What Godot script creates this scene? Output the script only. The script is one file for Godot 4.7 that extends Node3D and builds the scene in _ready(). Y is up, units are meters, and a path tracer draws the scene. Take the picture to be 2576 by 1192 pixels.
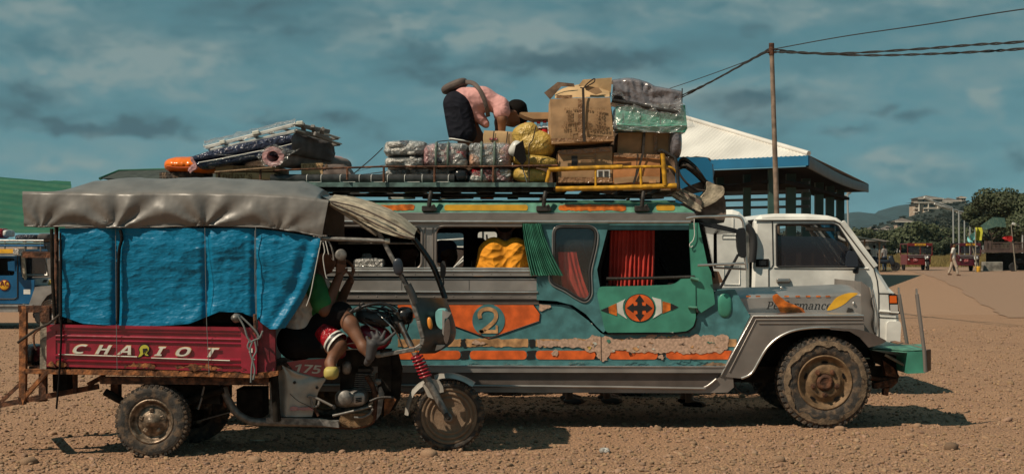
extends Node3D
# A roadside terminal: loaded passenger jeepney,cargo tricycle,white truck,market and hills behind.
# Sizes were measured in the photograph (2576 px wide); at() turns such a measure into metres at a known distance.
const FOCAL := 3718.0
const MIDX := 1288.0
const HORIZON := 620.0
const EYE := 1.57
const DJ := 12.69
const DT := 10.95
const DB := 11.38
var rng := RandomNumberGenerator.new()
var M := {}
var taken := {}
var nz := FastNoiseLite.new()
var nz2 := FastNoiseLite.new()
class Mb:
	var v := PackedVector3Array()
	var n := PackedVector3Array()
	var uv := PackedVector2Array()
	var c := PackedColorArray()
	var ix := PackedInt32Array()
	var col := Color.WHITE
	func add(p: Vector3,nn: Vector3,u := Vector2.ZERO) -> int:
		v.append(p); n.append(nn); uv.append(u); c.append(col)
		return v.size() - 1
	func tri(a: Vector3,b: Vector3,d: Vector3) -> void:
		var nn := (d - a).cross(b - a).normalized()
		var i := v.size()
		add(a,nn); add(b,nn); add(d,nn)
		ix.append_array(PackedInt32Array([i,i + 1,i + 2]))
	func quad(a: Vector3,b: Vector3,d: Vector3,e: Vector3) -> void:
		var nn := (d - a).cross(b - a).normalized()
		if nn == Vector3.ZERO:
			nn = (e - a).cross(d - a).normalized()
		var i := v.size()
		add(a,nn,Vector2(0,0)); add(b,nn,Vector2(1,0)); add(d,nn,Vector2(1,1)); add(e,nn,Vector2(0,1))
		ix.append_array(PackedInt32Array([i,i + 1,i + 2,i,i + 2,i + 3]))
	func surf(rows: Array,cu := false,cv := false) -> void:
		var nr := rows.size()
		var nc: int = rows[0].size()
		var base := v.size()
		for i in nr:
			var r: PackedVector3Array = rows[i]
			for j in nc:
				add(r[j],Vector3.ZERO,Vector2(float(j)/maxi(nc - 1,1),float(i)/maxi(nr - 1,1)))
		var er := nr if cu else nr - 1
		var ec := nc if cv else nc - 1
		for i in er:
			for j in ec:
				var a := base + i*nc + j
				var b := base + i*nc + (j + 1) % nc
				var d := base + ((i + 1) % nr)*nc + (j + 1) % nc
				var e := base + ((i + 1) % nr)*nc + j
				_f(a,b,d)
				_f(a,d,e)
		for i in range(base,v.size()):
			n[i] = n[i].normalized() if n[i].length_squared() > 1e-20 else Vector3.UP
	func _f(a: int,b: int,d: int) -> void:
		var nn := (v[d] - v[a]).cross(v[b] - v[a])
		n[a] += nn; n[b] += nn; n[d] += nn
		ix.append(a); ix.append(b); ix.append(d)
	func box(p: Vector3,s: Vector3,b := Basis(),bev := 0.0) -> void:
		var h := s*0.5
		if bev <= 0.0:
			for ax in 3:
				for sg in [-1.0,1.0]:
					var u := Vector3.ZERO; var w := Vector3.ZERO; var q := Vector3.ZERO
					q[ax] = h[ax]*sg
					u[(ax + 1) % 3] = h[(ax + 1) % 3]
					w[(ax + 2) % 3] = h[(ax + 2) % 3]*sg
					quad(p + b*(q - u - w),p + b*(q - u + w),p + b*(q + u + w),p + b*(q + u - w))
			return
		var e := minf(bev,minf(h.x,minf(h.y,h.z))*0.9)
		for ax in 3:
			var a1 := (ax + 1) % 3
			var a2 := (ax + 2) % 3
			for sg in [-1.0,1.0]:
				var q := Vector3.ZERO; var u := Vector3.ZERO; var w := Vector3.ZERO
				q[ax] = h[ax]*sg
				u[a1] = h[a1] - e
				w[a2] = (h[a2] - e)*sg
				quad(p + b*(q - u - w),p + b*(q - u + w),p + b*(q + u + w),p + b*(q + u - w))
			for s1 in [-1.0,1.0]:
				for s2 in [-1.0,1.0]:
					var k := Vector3.ZERO
					k[ax] = h[ax] - e
					var m1 := Vector3.ZERO; var m2 := Vector3.ZERO
					m1[a1] = h[a1]*s1; m1[a2] = (h[a2] - e)*s2
					m2[a1] = (h[a1] - e)*s1; m2[a2] = h[a2]*s2
					if s1*s2 > 0:
						quad(p + b*(m1 - k),p + b*(m1 + k),p + b*(m2 + k),p + b*(m2 - k))
					else:
						quad(p + b*(m2 - k),p + b*(m2 + k),p + b*(m1 + k),p + b*(m1 - k))
		for sx in [-1.0,1.0]:
			for sy in [-1.0,1.0]:
				for sz in [-1.0,1.0]:
					var A := Vector3(h.x*sx,(h.y - e)*sy,(h.z - e)*sz)
					var B := Vector3((h.x - e)*sx,h.y*sy,(h.z - e)*sz)
					var C := Vector3((h.x - e)*sx,(h.y - e)*sy,h.z*sz)
					if sx*sy*sz > 0:
						tri(p + b*A,p + b*C,p + b*B)
					else:
						tri(p + b*A,p + b*B,p + b*C)
	func bar(a: Vector3,b: Vector3,w: float,h: float,up := Vector3.UP,bev := 0.0) -> void:
		var y := (b - a).normalized()
		var x := up.cross(y)
		if x.length() < 0.01:
			x = Vector3(0,0,1).cross(y)
		if x.length() < 0.01:
			x = Vector3.RIGHT
		x = x.normalized()
		box((a + b)*0.5,Vector3(w,(b - a).length(),h),Basis(x,y,x.cross(y)),bev)
	func tube(pts: PackedVector3Array,rad,sides := 8,closed := false,caps := true,flat := 1.0) -> void:
		var m := pts.size()
		var rows := []
		var prev := Vector3.ZERO
		for i in m:
			var t: Vector3
			if closed:
				t = pts[(i + 1) % m] - pts[(i + m - 1) % m]
			else:
				t = pts[mini(i + 1,m - 1)] - pts[maxi(i - 1,0)]
			t = t.normalized()
			var u: Vector3
			if prev == Vector3.ZERO:
				u = t.cross(Vector3.UP)
				if u.length() < 0.1:
					u = t.cross(Vector3(0,0,1))
			else:
				u = prev - t*prev.dot(t)
			u = u.normalized()
			prev = u
			var w := t.cross(u)
			var r: float = rad[i] if rad is Array or rad is PackedFloat32Array else rad
			var row := PackedVector3Array()
			for k in sides:
				var a := TAU*k/sides
				row.append(pts[i] + u*cos(a)*r + w*sin(a)*r*flat)
			rows.append(row)
		surf(rows,closed,true)
		if caps and not closed:
			for e in [0,m - 1]:
				var row: PackedVector3Array = rows[e]
				for k in range(1,sides - 1):
					if e == 0:
						tri(row[0],row[k],row[k + 1])
					else:
						tri(row[0],row[k + 1],row[k])
	func lathe(prof: PackedVector2Array,p: Vector3,axis: Vector3,segs := 24,arc := TAU,smooth := true) -> void:
		var y := axis.normalized()
		var x := y.cross(Vector3(0,0,1))
		if x.length() < 0.1:
			x = y.cross(Vector3(0,1,0))
		x = x.normalized()
		var z := x.cross(y)
		var rows := []
		for q in prof:
			var row := PackedVector3Array()
			var cnt := segs if arc >= TAU - 0.001 else segs + 1
			for k in cnt:
				var a := arc*k/segs
				row.append(p + y*q.y + (x*cos(a) + z*sin(a))*q.x)
			rows.append(row)
		if smooth:
			surf(rows,false,arc >= TAU - 0.001)
		else:
			for i in rows.size() - 1:
				surf([rows[i],rows[i + 1]],false,arc >= TAU - 0.001)
	func ext(poly: PackedVector2Array,z0: float,z1: float,xf := Transform3D()) -> void:
		var t := Geometry2D.triangulate_polygon(poly)
		for k in range(0,t.size(),3):
			var a := poly[t[k]]; var b := poly[t[k + 1]]; var d := poly[t[k + 2]]
			if (b - a).cross(d - a) > 0:
				var s := b; b = d; d = s
			tri(xf*Vector3(a.x,a.y,z0),xf*Vector3(b.x,b.y,z0),xf*Vector3(d.x,d.y,z0))
			tri(xf*Vector3(a.x,a.y,z1),xf*Vector3(d.x,d.y,z1),xf*Vector3(b.x,b.y,z1))
		var cw := Geometry2D.is_polygon_clockwise(poly)
		for i in poly.size():
			var a := poly[i]; var b := poly[(i + 1) % poly.size()]
			if cw:
				var s := a; a = b; b = s
			quad(xf*Vector3(a.x,a.y,z0),xf*Vector3(a.x,a.y,z1),xf*Vector3(b.x,b.y,z1),xf*Vector3(b.x,b.y,z0))
	func blob(p: Vector3,r: Vector3,nzz: FastNoiseLite,amp := 0.1,freq := 3.0,e := 0.6,b := Basis(),seg := 28,folds := 0.0,fold_f := 10.0) -> void:
		var rows := []
		for i in seg/2 + 1:
			var row := PackedVector3Array()
			var th := PI*i/(seg/2)
			for k in seg:
				var ph := TAU*k/seg
				var cx := sin(th)*cos(ph); var cy := cos(th); var cz := sin(th)*sin(ph)
				var q := Vector3(signf(cx)*pow(absf(cx),e),signf(cy)*pow(absf(cy),e),signf(cz)*pow(absf(cz),e))
				var l := 1.0 + amp*nzz.get_noise_3d((q.x*r.x + p.x)*freq*10,(q.y*r.y + p.y)*freq*10,(q.z*r.z + p.z)*freq*10)
				if folds > 0.0:
					var wv := nzz.get_noise_3d(q.x*r.x*fold_f*25 + p.x*100,q.y*r.y*fold_f*9,q.z*r.z*fold_f*25)
					l += folds*(1.0 - absf(wv)*4.0)
				row.append(p + b*(q*r*l))
			rows.append(row)
		surf(rows,false,true)
	func clip(p: Vector3,nn: Vector3) -> void:
		var o := PackedInt32Array()
		for i in range(0,ix.size(),3):
			if (v[ix[i]] - p).dot(nn) < 0 or (v[ix[i + 1]] - p).dot(nn) < 0 or (v[ix[i + 2]] - p).dot(nn) < 0:
				o.append(ix[i]); o.append(ix[i + 1]); o.append(ix[i + 2])
		ix = o
		for i in v.size():
			var h := (v[i] - p).dot(nn)
			if h > 0:
				v[i] -= nn*h
	func mesh(off: Vector3) -> ArrayMesh:
		var a := []
		a.resize(Mesh.ARRAY_MAX)
		var w := PackedVector3Array()
		w.resize(v.size())
		for i in v.size():
			w[i] = v[i] - off
		a[Mesh.ARRAY_VERTEX] = w; a[Mesh.ARRAY_NORMAL] = n; a[Mesh.ARRAY_TEX_UV] = uv; a[Mesh.ARRAY_COLOR] = c; a[Mesh.ARRAY_INDEX] = ix
		var m := ArrayMesh.new()
		m.add_surface_from_arrays(Mesh.PRIMITIVE_TRIANGLES,a)
		return m
	func foot() -> Vector3:
		var bb := AABB(v[0],Vector3.ZERO)
		for p in v:
			bb = bb.expand(p)
		return Vector3(bb.get_center().x,bb.position.y,bb.get_center().z)
func at(px: float,py: float,d: float) -> Vector3:
	return Vector3((px - MIDX)/FOCAL*d,EYE + (HORIZON - py)/FOCAL*d,-d)
func pp(a: Array,d: float) -> PackedVector2Array:
	var o := PackedVector2Array()
	for i in range(0,a.size(),2):
		var q := at(a[i],a[i + 1],d)
		o.append(Vector2(q.x,q.y))
	return o
# measured line -> points at one distance
func pl(a: Array,d: float) -> PackedVector3Array:
	var o := PackedVector3Array()
	for i in range(0,a.size(),2):
		o.append(at(a[i],a[i + 1],d))
	return o
# smooth curve through points
func curve(p: PackedVector3Array,per := 6) -> PackedVector3Array:
	var o := PackedVector3Array()
	for i in p.size() - 1:
		var a := p[maxi(i - 1,0)]; var b := p[i]; var d := p[i + 1]; var e := p[mini(i + 2,p.size() - 1)]
		for k in per:
			o.append(b.cubic_interpolate(d,a,e,float(k)/per))
	o.append(p[p.size() - 1])
	return o
func curve2(p: PackedVector2Array,per := 5,closed := true) -> PackedVector2Array:
	var o := PackedVector2Array()
	var m := p.size()
	for i in (m if closed else m - 1):
		var a := p[(i + m - 1) % m] if closed else p[maxi(i - 1,0)]
		var b := p[i]
		var d := p[(i + 1) % m]
		var e := p[(i + 2) % m] if closed else p[mini(i + 2,m - 1)]
		for k in per:
			o.append(b.cubic_interpolate(d,a,e,float(k)/per))
	if not closed:
		o.append(p[m - 1])
	return o
# cut the corners of an outline round
func rounded(p: PackedVector2Array,r: float,per := 4) -> PackedVector2Array:
	var o := PackedVector2Array()
	var m := p.size()
	for i in m:
		var a := p[(i + m - 1) % m]; var b := p[i]; var d := p[(i + 1) % m]
		var ra := minf(r,(a - b).length()*0.45); var rd := minf(r,(d - b).length()*0.45)
		var s := b + (a - b).normalized()*ra; var e := b + (d - b).normalized()*rd
		for k in per + 1:
			var t := float(k)/per
			o.append(s.lerp(b,t).lerp(b.lerp(e,t),t))
	return o
func ring2(outer: PackedVector2Array,hole: PackedVector2Array) -> PackedVector2Array:
	var o := outer.duplicate()
	var h := hole.duplicate()
	if Geometry2D.is_polygon_clockwise(o):
		o.reverse()
	if not Geometry2D.is_polygon_clockwise(h):
		h.reverse()
	var bi := 0; var bj := 0; var best := 1e9
	for i in o.size():
		for j in h.size():
			var l := o[i].distance_to(h[j])
			if l < best:
				best = l; bi = i; bj = j
	var r := PackedVector2Array()
	for i in o.size() + 1:
		r.append(o[(bi + i) % o.size()])
	for j in h.size() + 1:
		r.append(h[(bj + j) % h.size()])
	var dir := (h[bj] - o[bi]).normalized().orthogonal()*0.0004
	r[0] = r[0] - dir
	r[r.size() - 1] = r[r.size() - 1] - dir
	r[o.size()] = r[o.size()] + dir
	r[o.size() + 1] = r[o.size() + 1] + dir
	if Geometry2D.triangulate_polygon(r).is_empty():
		r[0] = r[0] + dir*2; r[r.size() - 1] = r[r.size() - 1] + dir*2
		r[o.size()] = r[o.size()] - dir*2; r[o.size() + 1] = r[o.size() + 1] - dir*2
		if Geometry2D.triangulate_polygon(r).is_empty():
			print("ring2 failed ",outer.size()," ",hole.size())
	return r
func ragged(p: PackedVector2Array,step: float,amp: float,seed_ := 1.0) -> PackedVector2Array:
	var o := PackedVector2Array()
	for i in p.size():
		var a := p[i]; var b := p[(i + 1) % p.size()]
		var k := maxi(1,int((b - a).length()/step))
		var nn := (b - a).normalized().orthogonal()
		for j in k:
			var q := a.lerp(b,float(j)/k)
			o.append(q + nn*amp*(nz.get_noise_2d(q.x*900 + seed_*77,q.y*900) + 0.6*nz.get_noise_2d(q.x*3500,q.y*3500 + seed_*31))*1.6)
	return o
func numbered(called: String) -> String:
	var k: int = taken.get(called,0)
	taken[called] = k + 1
	return called if k == 0 else "%s_%03d" % [called,k]
func tag(o: Node,label: String,category: String,group := "") -> void:
	o.set_meta("label",label)
	o.set_meta("category",category)
	if group:
		o.set_meta("group",group)
func thing(called: String,label: String,category: String,base: Vector3,group := "") -> Node3D:
	var o := Node3D.new()
	o.name = numbered(called)
	o.position = base
	add_child(o)
	tag(o,label,category,group)
	return o
func origin_of(o: Node3D) -> Vector3:
	var p := Vector3.ZERO
	while o != self:
		p += o.position
		o = o.get_parent()
	return p
func part(mb: Mb,called: String,mat: Material,parent: Node3D,label := "") -> MeshInstance3D:
	var o := MeshInstance3D.new()
	o.name = called
	o.mesh = mb.mesh(origin_of(parent))
	o.mesh.surface_set_material(0,mat)
	parent.add_child(o,true)
	if label:
		o.set_meta("label",label)
	return o
func solo(mb: Mb,called: String,mat: Material,label: String,category: String,group := "") -> MeshInstance3D:
	var f := mb.foot()
	var o := MeshInstance3D.new()
	o.name = numbered(called)
	o.mesh = mb.mesh(f)
	o.mesh.surface_set_material(0,mat)
	o.position = f
	add_child(o)
	tag(o,label,category,group)
	return o
func setting(mb: Mb,called: String,mat: Material,kind := "structure") -> MeshInstance3D:
	var o := MeshInstance3D.new()
	o.name = numbered(called)
	o.mesh = mb.mesh(Vector3.ZERO)
	o.mesh.surface_set_material(0,mat)
	add_child(o)
	o.set_meta("kind",kind)
	return o
func stuff_part(o: Node) -> Node:
	o.set_meta("kind","stuff")
	return o
# lettering as a thin solid,lower middle at p
func letters(text: String,size: float,p: Vector3,called: String,mat: Material,parent: Node3D,b := Basis(),font := "Droid Sans",weight := 700,shear := 0.0,depth := 0.004) -> MeshInstance3D:
	var tm := TextMesh.new()
	var f := SystemFont.new()
	f.font_names = PackedStringArray([font])
	f.font_weight = weight
	tm.font = f
	tm.text = text
	tm.font_size = 64
	tm.pixel_size = size/46.0
	tm.depth = depth
	tm.curve_step = 2.0
	tm.material = mat
	var o := MeshInstance3D.new()
	o.name = called
	o.mesh = tm
	parent.add_child(o,true)
	o.transform = Transform3D(b*Basis(Vector3(1,0,0),Vector3(shear,1,0),Vector3(0,0,1)),p - origin_of(parent))
	return o
# ---------------------------------------------------------------- materials
var T := {}
func noise_tex(key: String,freq: float,lo: float,hi: float,oct := 4,kind := FastNoiseLite.TYPE_SIMPLEX_SMOOTH,normal := false,strength := 4.0,px := 512,seed_ := 1,ridged := false,sharp := false) -> void:
	var t := NoiseTexture2D.new()
	t.width = px; t.height = px
	t.seamless = true
	var f := FastNoiseLite.new()
	f.noise_type = kind
	f.frequency = freq
	f.seed = seed_
	f.fractal_octaves = oct
	f.fractal_type = FastNoiseLite.FRACTAL_RIDGED if ridged else FastNoiseLite.FRACTAL_FBM
	t.noise = f
	if normal:
		t.as_normal_map = true
		t.bump_strength = strength
	else:
		var g := Gradient.new()
		if sharp:
			g.offsets = PackedFloat32Array([0.0,0.52,0.60,1.0])
			g.colors = PackedColorArray([Color(hi,hi,hi),Color(hi,hi,hi),Color(lo,lo,lo),Color(lo,lo,lo)])
		else:
			g.offsets = PackedFloat32Array([0.2,0.8])
			g.colors = PackedColorArray([Color(lo,lo,lo),Color(hi,hi,hi)])
		t.color_ramp = g
	T[key] = t
# lin: linear base colour
func mat(key: String,lin: Color,rough := 0.8,metal := 0.0,tex := "",scale := 1.0,nrm := "",nstr := 0.5,opts := {}) -> StandardMaterial3D:
	var m := StandardMaterial3D.new()
	m.resource_name = key
	m.albedo_color = lin.linear_to_srgb()
	m.albedo_color.a = lin.a
	m.roughness = rough
	m.metallic = metal
	m.cull_mode = BaseMaterial3D.CULL_DISABLED
	if tex or nrm:
		m.uv1_triplanar = true
		m.uv1_scale = Vector3.ONE*scale
	if tex:
		m.albedo_texture = T[tex]
	if nrm:
		m.normal_enabled = true
		m.normal_texture = T[nrm]
		m.normal_scale = nstr
	for k in opts:
		if k == "dirt":
			m.detail_enabled = true
			m.detail_blend_mode = BaseMaterial3D.BLEND_MODE_MIX
			m.detail_albedo = T.dust_color
			m.detail_mask = T[opts[k]]
			m.detail_uv_layer = BaseMaterial3D.DETAIL_UV_2
			m.uv2_triplanar = true
			m.uv2_scale = Vector3.ONE*opts.get("dirt_scale",0.7)
		elif k != "dirt_scale":
			m.set(k,opts[k])
	M[key] = m
	return m
func flat_tex(lin: Color) -> ImageTexture:
	var im := Image.create(4,4,false,Image.FORMAT_RGB8)
	im.fill(lin.linear_to_srgb())
	return ImageTexture.create_from_image(im)
func _ready() -> void:
	var cam := Camera3D.new()
	cam.name = "camera"
	cam.position = Vector3(0,EYE,0)
	cam.projection = Camera3D.PROJECTION_FRUSTUM
	cam.near = 0.1
	cam.far = 9000.0
	cam.size = 0.1*1192.0/FOCAL
	cam.frustum_offset = Vector2(0,0.1*(HORIZON - 596.0)/FOCAL)
	cam.current = true
	add_child(cam)
	var env := Environment.new()
	env.background_mode = Environment.BG_SKY
	env.tonemap_mode = Environment.TONE_MAPPER_LINEAR
	env.tonemap_exposure = 1.0
	env.background_energy_multiplier = 1.0
	env.sdfgi_enabled = true
	env.ssao_enabled = true
	env.ssil_enabled = true
	env.fog_enabled = true
	env.fog_density = 0.00007
	env.fog_light_color = Color(0.62,0.80,0.86)
	var we := WorldEnvironment.new()
	we.name = "world_environment"
	we.environment = env
	add_child(we)
	var sun := DirectionalLight3D.new()
	sun.name = "sun"
	sun.light_energy = 1.55
	sun.light_color = Color(1.0,0.93,0.83)
	sun.light_angular_distance = 0.5
	sun.shadow_enabled = true
	sun.basis = Basis.looking_at(Vector3(0.72,-1.0,-0.50).normalized(),Vector3.UP)
	sun.position = Vector3(-20,30,10)
	add_child(sun)
	rng.seed = 7
	nz.seed = 3
	nz.noise_type = FastNoiseLite.TYPE_SIMPLEX_SMOOTH
	nz.frequency = 0.01
	nz.fractal_octaves = 3
	nz2.seed = 11
	nz2.noise_type = FastNoiseLite.TYPE_CELLULAR
	nz2.frequency = 0.01
	nz2.fractal_type = FastNoiseLite.FRACTAL_NONE
	nz2.cellular_return_type = FastNoiseLite.RETURN_DISTANCE
	var sky := Sky.new()
	var pan := PanoramaSkyMaterial.new()
	pan.panorama = sky_picture()
	sky.sky_material = pan
	env.sky = sky
	materials()
	ground()
	far_land()
	hall()
	pole_and_wires()
	market_left()
	right_side()
	truck()
	jeepney()
	roof_load()
	people()
	tricycle()
	litter()
func sky_color(az: float,el: float,band: Array,sn: FastNoiseLite) -> Color:
	var x := az*FOCAL
	var y := el*FOCAL
	var wx := x + 90.0*sn.get_noise_2d(x*0.18,y*0.5 + 900.0) + 30.0*sn.get_noise_2d(x*0.7 + 300.0,y*1.6)
	var wy := y + 34.0*sn.get_noise_2d(x*0.22 + 500.0,y*0.6) + 16.0*sn.get_noise_2d(x*0.9,y*1.8 + 70.0)
	var lt := 0.0
	var dk := 0.0
	for b in band:
		var dx: float = (wx - b[0])/b[2]
		var dy: float = (wy - b[1])/b[3]
		var q := dx*dx + dy*dy
		if q < 1.0:
			var k: float = (1.0 - q)*(1.0 - q)*b[4]
			if k > 0: lt += k
			else: dk -= k
	var n0 := sn.get_noise_2d(x*0.08 + 40.0,y*0.40)
	var n1 := sn.get_noise_2d(x*0.22 + 700.0 + wx*0.05,y*0.85)
	var n2 := sn.get_noise_2d(wx*0.75 + 90.0,wy*2.1 + 300.0)
	var grain := clampf(0.75 + 1.1*n1 + 0.9*n2,0.0,2.0)
	lt = lt*1.4*grain + maxf(0.0,n0 + 0.7*n1 + 0.35*n2 - 0.02)*0.62
	dk = dk*clampf(1.0 - 0.7*n1 - 0.8*n2,0.3,1.7) + maxf(0.0,-n0 - 0.6*n1 - 0.3*n2 - 0.04)*0.42
	var t := clampf(el/0.19,0.0,1.0)
	var base := Vector3(0.140,0.295,0.332).lerp(Vector3(0.088,0.200,0.234),t)
	var c := base.lerp(Vector3(0.066,0.120,0.143),clampf(dk,0.0,0.85))
	c = c.lerp(Vector3(0.245,0.320,0.315),clampf(lt*0.9,0.0,0.8))
	return Color(c.x,c.y,c.z)
func sky_picture() -> ImageTexture:
	var sn := FastNoiseLite.new()
	sn.seed = 21
	sn.noise_type = FastNoiseLite.TYPE_SIMPLEX_SMOOTH
	sn.frequency = 0.011
	sn.fractal_octaves = 4
	var px := [[300,175,360,80,.6],[120,50,260,60,.3],[1000,30,170,60,.45],[1010,95,230,40,.5],[1340,95,300,42,.6],[1900,25,330,40,.4],[2350,35,260,40,.35],
		[2500,278,60,34,.75],[2290,428,170,40,.7],[2250,400,60,22,.3],[2030,220,280,34,.25],[190,428,110,28,.5],[850,408,60,22,.6],[560,160,220,50,.25],[1650,230,160,40,.2],
		[1450,150,290,38,-1.0],[1150,185,190,34,-.75],[1020,140,150,40,-.4],[720,70,300,50,-.4],[250,332,300,24,-.85],[100,300,160,30,-.5],[50,240,150,34,-.55],[330,348,240,14,-.7],
		[690,290,110,20,-.7],[840,305,90,26,-.5],[920,335,90,24,-.4],[1880,262,270,28,-.85],[1890,305,130,36,-.6],[2100,330,90,16,-.6],[2290,302,90,16,-.5],[2200,275,42,20,-.6],
		[1880,76,60,18,-.5],[2560,412,60,30,-.6],[2150,290,70,10,-.4],[640,20,280,30,-.25],[1560,20,160,30,-.2]]
	var band := []
	for b in px:
		band.append([b[0] - MIDX,HORIZON - b[1],b[2]*1.2,b[3]*1.45,b[4]*(0.9 if b[4] < 0 else 1.05)])
	var r := RandomNumberGenerator.new()
	r.seed = 5
	var all := band.duplicate()
	for i in 230:
		var ax := r.randf_range(1500.0,TAU*FOCAL - 1500.0)
		if ax > PI*FOCAL:
			ax -= TAU*FOCAL
		all.append([ax,r.randf_range(40.0,1500.0),r.randf_range(60.0,330.0),r.randf_range(14.0,60.0),r.randf_range(-0.9,0.65)])
	var W := 1024
	var H := 512
	var lo := Image.create(W,H,false,Image.FORMAT_RGB8)
	var bins := []
	for i in 64:
		bins.append([])
	for b in all:
		for i in 64:
			var bc: float = ((i + 0.5)/64.0 - 0.5)*TAU*FOCAL
			if absf(bc - b[0]) < b[2] + 640.0:
				bins[i].append(b)
	for j in H:
		var el := (0.5 - (j + 0.5)/H)*PI
		if el < -0.02:
			for i in W:
				lo.set_pixel(i,j,Color(0.20,0.14,0.09).linear_to_srgb())
			continue
		for i in W:
			var az := wrapf((i + 0.5)/W*TAU,-PI,PI)
			lo.set_pixel(i,j,sky_color(az,el,bins[int((az/TAU + 0.5)*63.99)] if el < 0.5 else [],sn).linear_to_srgb())
	lo.resize(4096,2048,Image.INTERPOLATE_CUBIC)
	for j in range(1024 - 250,1034):
		var el := (0.5 - (j + 0.5)/2048.0)*PI
		for k in range(-262,262):
			var az := (k + 0.5)/4096.0*TAU
			lo.set_pixel(posmod(k,4096),j,sky_color(tan(az),tan(maxf(el,0.0)),band,sn).linear_to_srgb())
	return ImageTexture.create_from_image(lo)
func materials() -> void:
	T.dust_color = flat_tex(Color(0.30,0.19,0.11))
	noise_tex("fine",0.045,0.80,1.0,4)
	noise_tex("blotch",0.012,0.66,1.0,5)
	noise_tex("soft",0.008,0.86,1.0,4,FastNoiseLite.TYPE_SIMPLEX_SMOOTH,false,4,512,4)
	noise_tex("mottle",0.014,0.82,1.0,5,FastNoiseLite.TYPE_SIMPLEX_SMOOTH,false,4,512,31)
	noise_tex("grit",0.09,0.55,1.0,4,FastNoiseLite.TYPE_SIMPLEX_SMOOTH,false,4,1024,6)
	noise_tex("dirtmask",0.012,-0.25,0.42,5,FastNoiseLite.TYPE_SIMPLEX_SMOOTH,false,4,512,9)
	noise_tex("rustmask",0.016,0.45,1.0,5,FastNoiseLite.TYPE_SIMPLEX_SMOOTH,false,4,512,12)
	noise_tex("n_fine",0.06,0,1,3,FastNoiseLite.TYPE_SIMPLEX_SMOOTH,true,6.0)
	noise_tex("n_soft",0.010,0,1,3,FastNoiseLite.TYPE_SIMPLEX_SMOOTH,true,8.0)
	noise_tex("n_grit",0.05,0,1,5,FastNoiseLite.TYPE_SIMPLEX_SMOOTH,true,10.0,1024,8)
	noise_tex("n_crinkle",0.016,0,1,4,FastNoiseLite.TYPE_SIMPLEX_SMOOTH,true,14.0,512,15,true)
	noise_tex("n_film",0.010,0,1,5,FastNoiseLite.TYPE_SIMPLEX_SMOOTH,true,22.0,512,17,true)
	noise_tex("n_fold",0.007,0,1,2,FastNoiseLite.TYPE_SIMPLEX_SMOOTH,true,26.0,512,23,true)
	noise_tex("n_tarp",0.012,0,1,3,FastNoiseLite.TYPE_SIMPLEX_SMOOTH,true,12.0,512,29,true)
	mat("earth",Color(0.57,0.335,0.195),0.97,0,"grit",0.55,"n_grit",1.0,{"vertex_color_use_as_albedo": true})
	mat("earth_far",Color(0.475,0.279,0.165),0.97,0,"grit",0.55)
	mat("stone",Color(0.46,0.29,0.18),0.95,0,"grit",2.0,"",0,{"vertex_color_use_as_albedo": true})
	mat("road",Color(0.420,0.258,0.164),0.95,0,"grit",0.4)
	mat("grass_earth",Color(0.20,0.15,0.06),0.95,0,"blotch",0.06)
	mat("blade",Color(0.22,0.17,0.065),0.9,0,"",1,"",0,{"vertex_color_use_as_albedo": true})
	mat("teal",Color(0.068,0.215,0.235),0.5,0,"mottle",0.9,"n_soft",0.14)
	mat("green",Color(0.055,0.265,0.190),0.40,0,"soft",0.9,"n_soft",0.12)
	mat("green_worn",Color(0.10,0.30,0.215),0.55,0,"blotch",1.2,"n_soft",0.12)
	mat("orange",Color(0.78,0.135,0.022),0.45,0,"mottle",1.1)
	mat("orange2",Color(0.82,0.20,0.02),0.45,0,"blotch",1.6)
	mat("yellow",Color(0.78,0.42,0.03),0.45,0,"soft",1.3)
	mat("yellow_rail",Color(0.70,0.36,0.015),0.5,0,"blotch",1.6,"n_soft",0.2)
	mat("tan",Color(0.66,0.36,0.16),0.6,0,"blotch",1.5)
	mat("filler",Color(0.56,0.375,0.275),0.85,0,"mottle",4.0,"n_fine",0.3)
	mat("white_paint",Color(0.70,0.70,0.66),0.4,0,"soft",1.0)
	mat("black_paint",Color(0.012,0.012,0.013),0.5)
	mat("black",Color(0.015,0.014,0.014),0.75,0,"fine",2.0)
	mat("black_gloss",Color(0.012,0.013,0.015),0.25)
	mat("steel",Color(0.40,0.375,0.355),0.38,0.6,"soft",0.6,"n_soft",0.06)
	mat("steel_dull",Color(0.28,0.25,0.23),0.42,0.5,"soft",0.6,"n_soft",0.10)
	mat("chrome",Color(0.62,0.61,0.59),0.33,0.9,"soft",1.4,"n_soft",0.12)
	mat("skirt",Color(0.125,0.10,0.088),0.5,0.3,"soft",0.9,"n_soft",0.1)
	mat("dark_metal",Color(0.045,0.04,0.036),0.55,0.3,"blotch",2.0,"n_fine",0.3)
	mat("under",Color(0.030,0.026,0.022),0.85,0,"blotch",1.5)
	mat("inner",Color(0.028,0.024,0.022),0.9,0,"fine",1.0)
	mat("rust",Color(0.17,0.070,0.035),0.85,0.1,"rustmask",1.6,"n_fine",0.5)
	mat("rust_orange",Color(0.36,0.135,0.045),0.85,0,"rustmask",1.4,"n_fine",0.4)
	mat("rim_rust",Color(0.23,0.125,0.065),0.7,0.35,"blotch",2.5,"n_fine",0.5)
	mat("rim_ochre",Color(0.25,0.155,0.08),0.7,0.25,"blotch",2.2,"n_fine",0.5)
	mat("rim_dust",Color(0.23,0.155,0.10),0.75,0.15,"soft",2.2,"n_fine",0.3)
	mat("rim_steel",Color(0.38,0.28,0.20),0.42,0.5,"rustmask",2.2,"n_fine",0.4)
	mat("tyre",Color(0.030,0.029,0.029),0.9,0,"blotch",2.0,"n_fine",0.5)
	mat("tyre_dusty",Color(0.045,0.042,0.039),0.92,0,"blotch",2.0,"n_fine",0.5,{"dirt": "dirtmask"})
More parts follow.
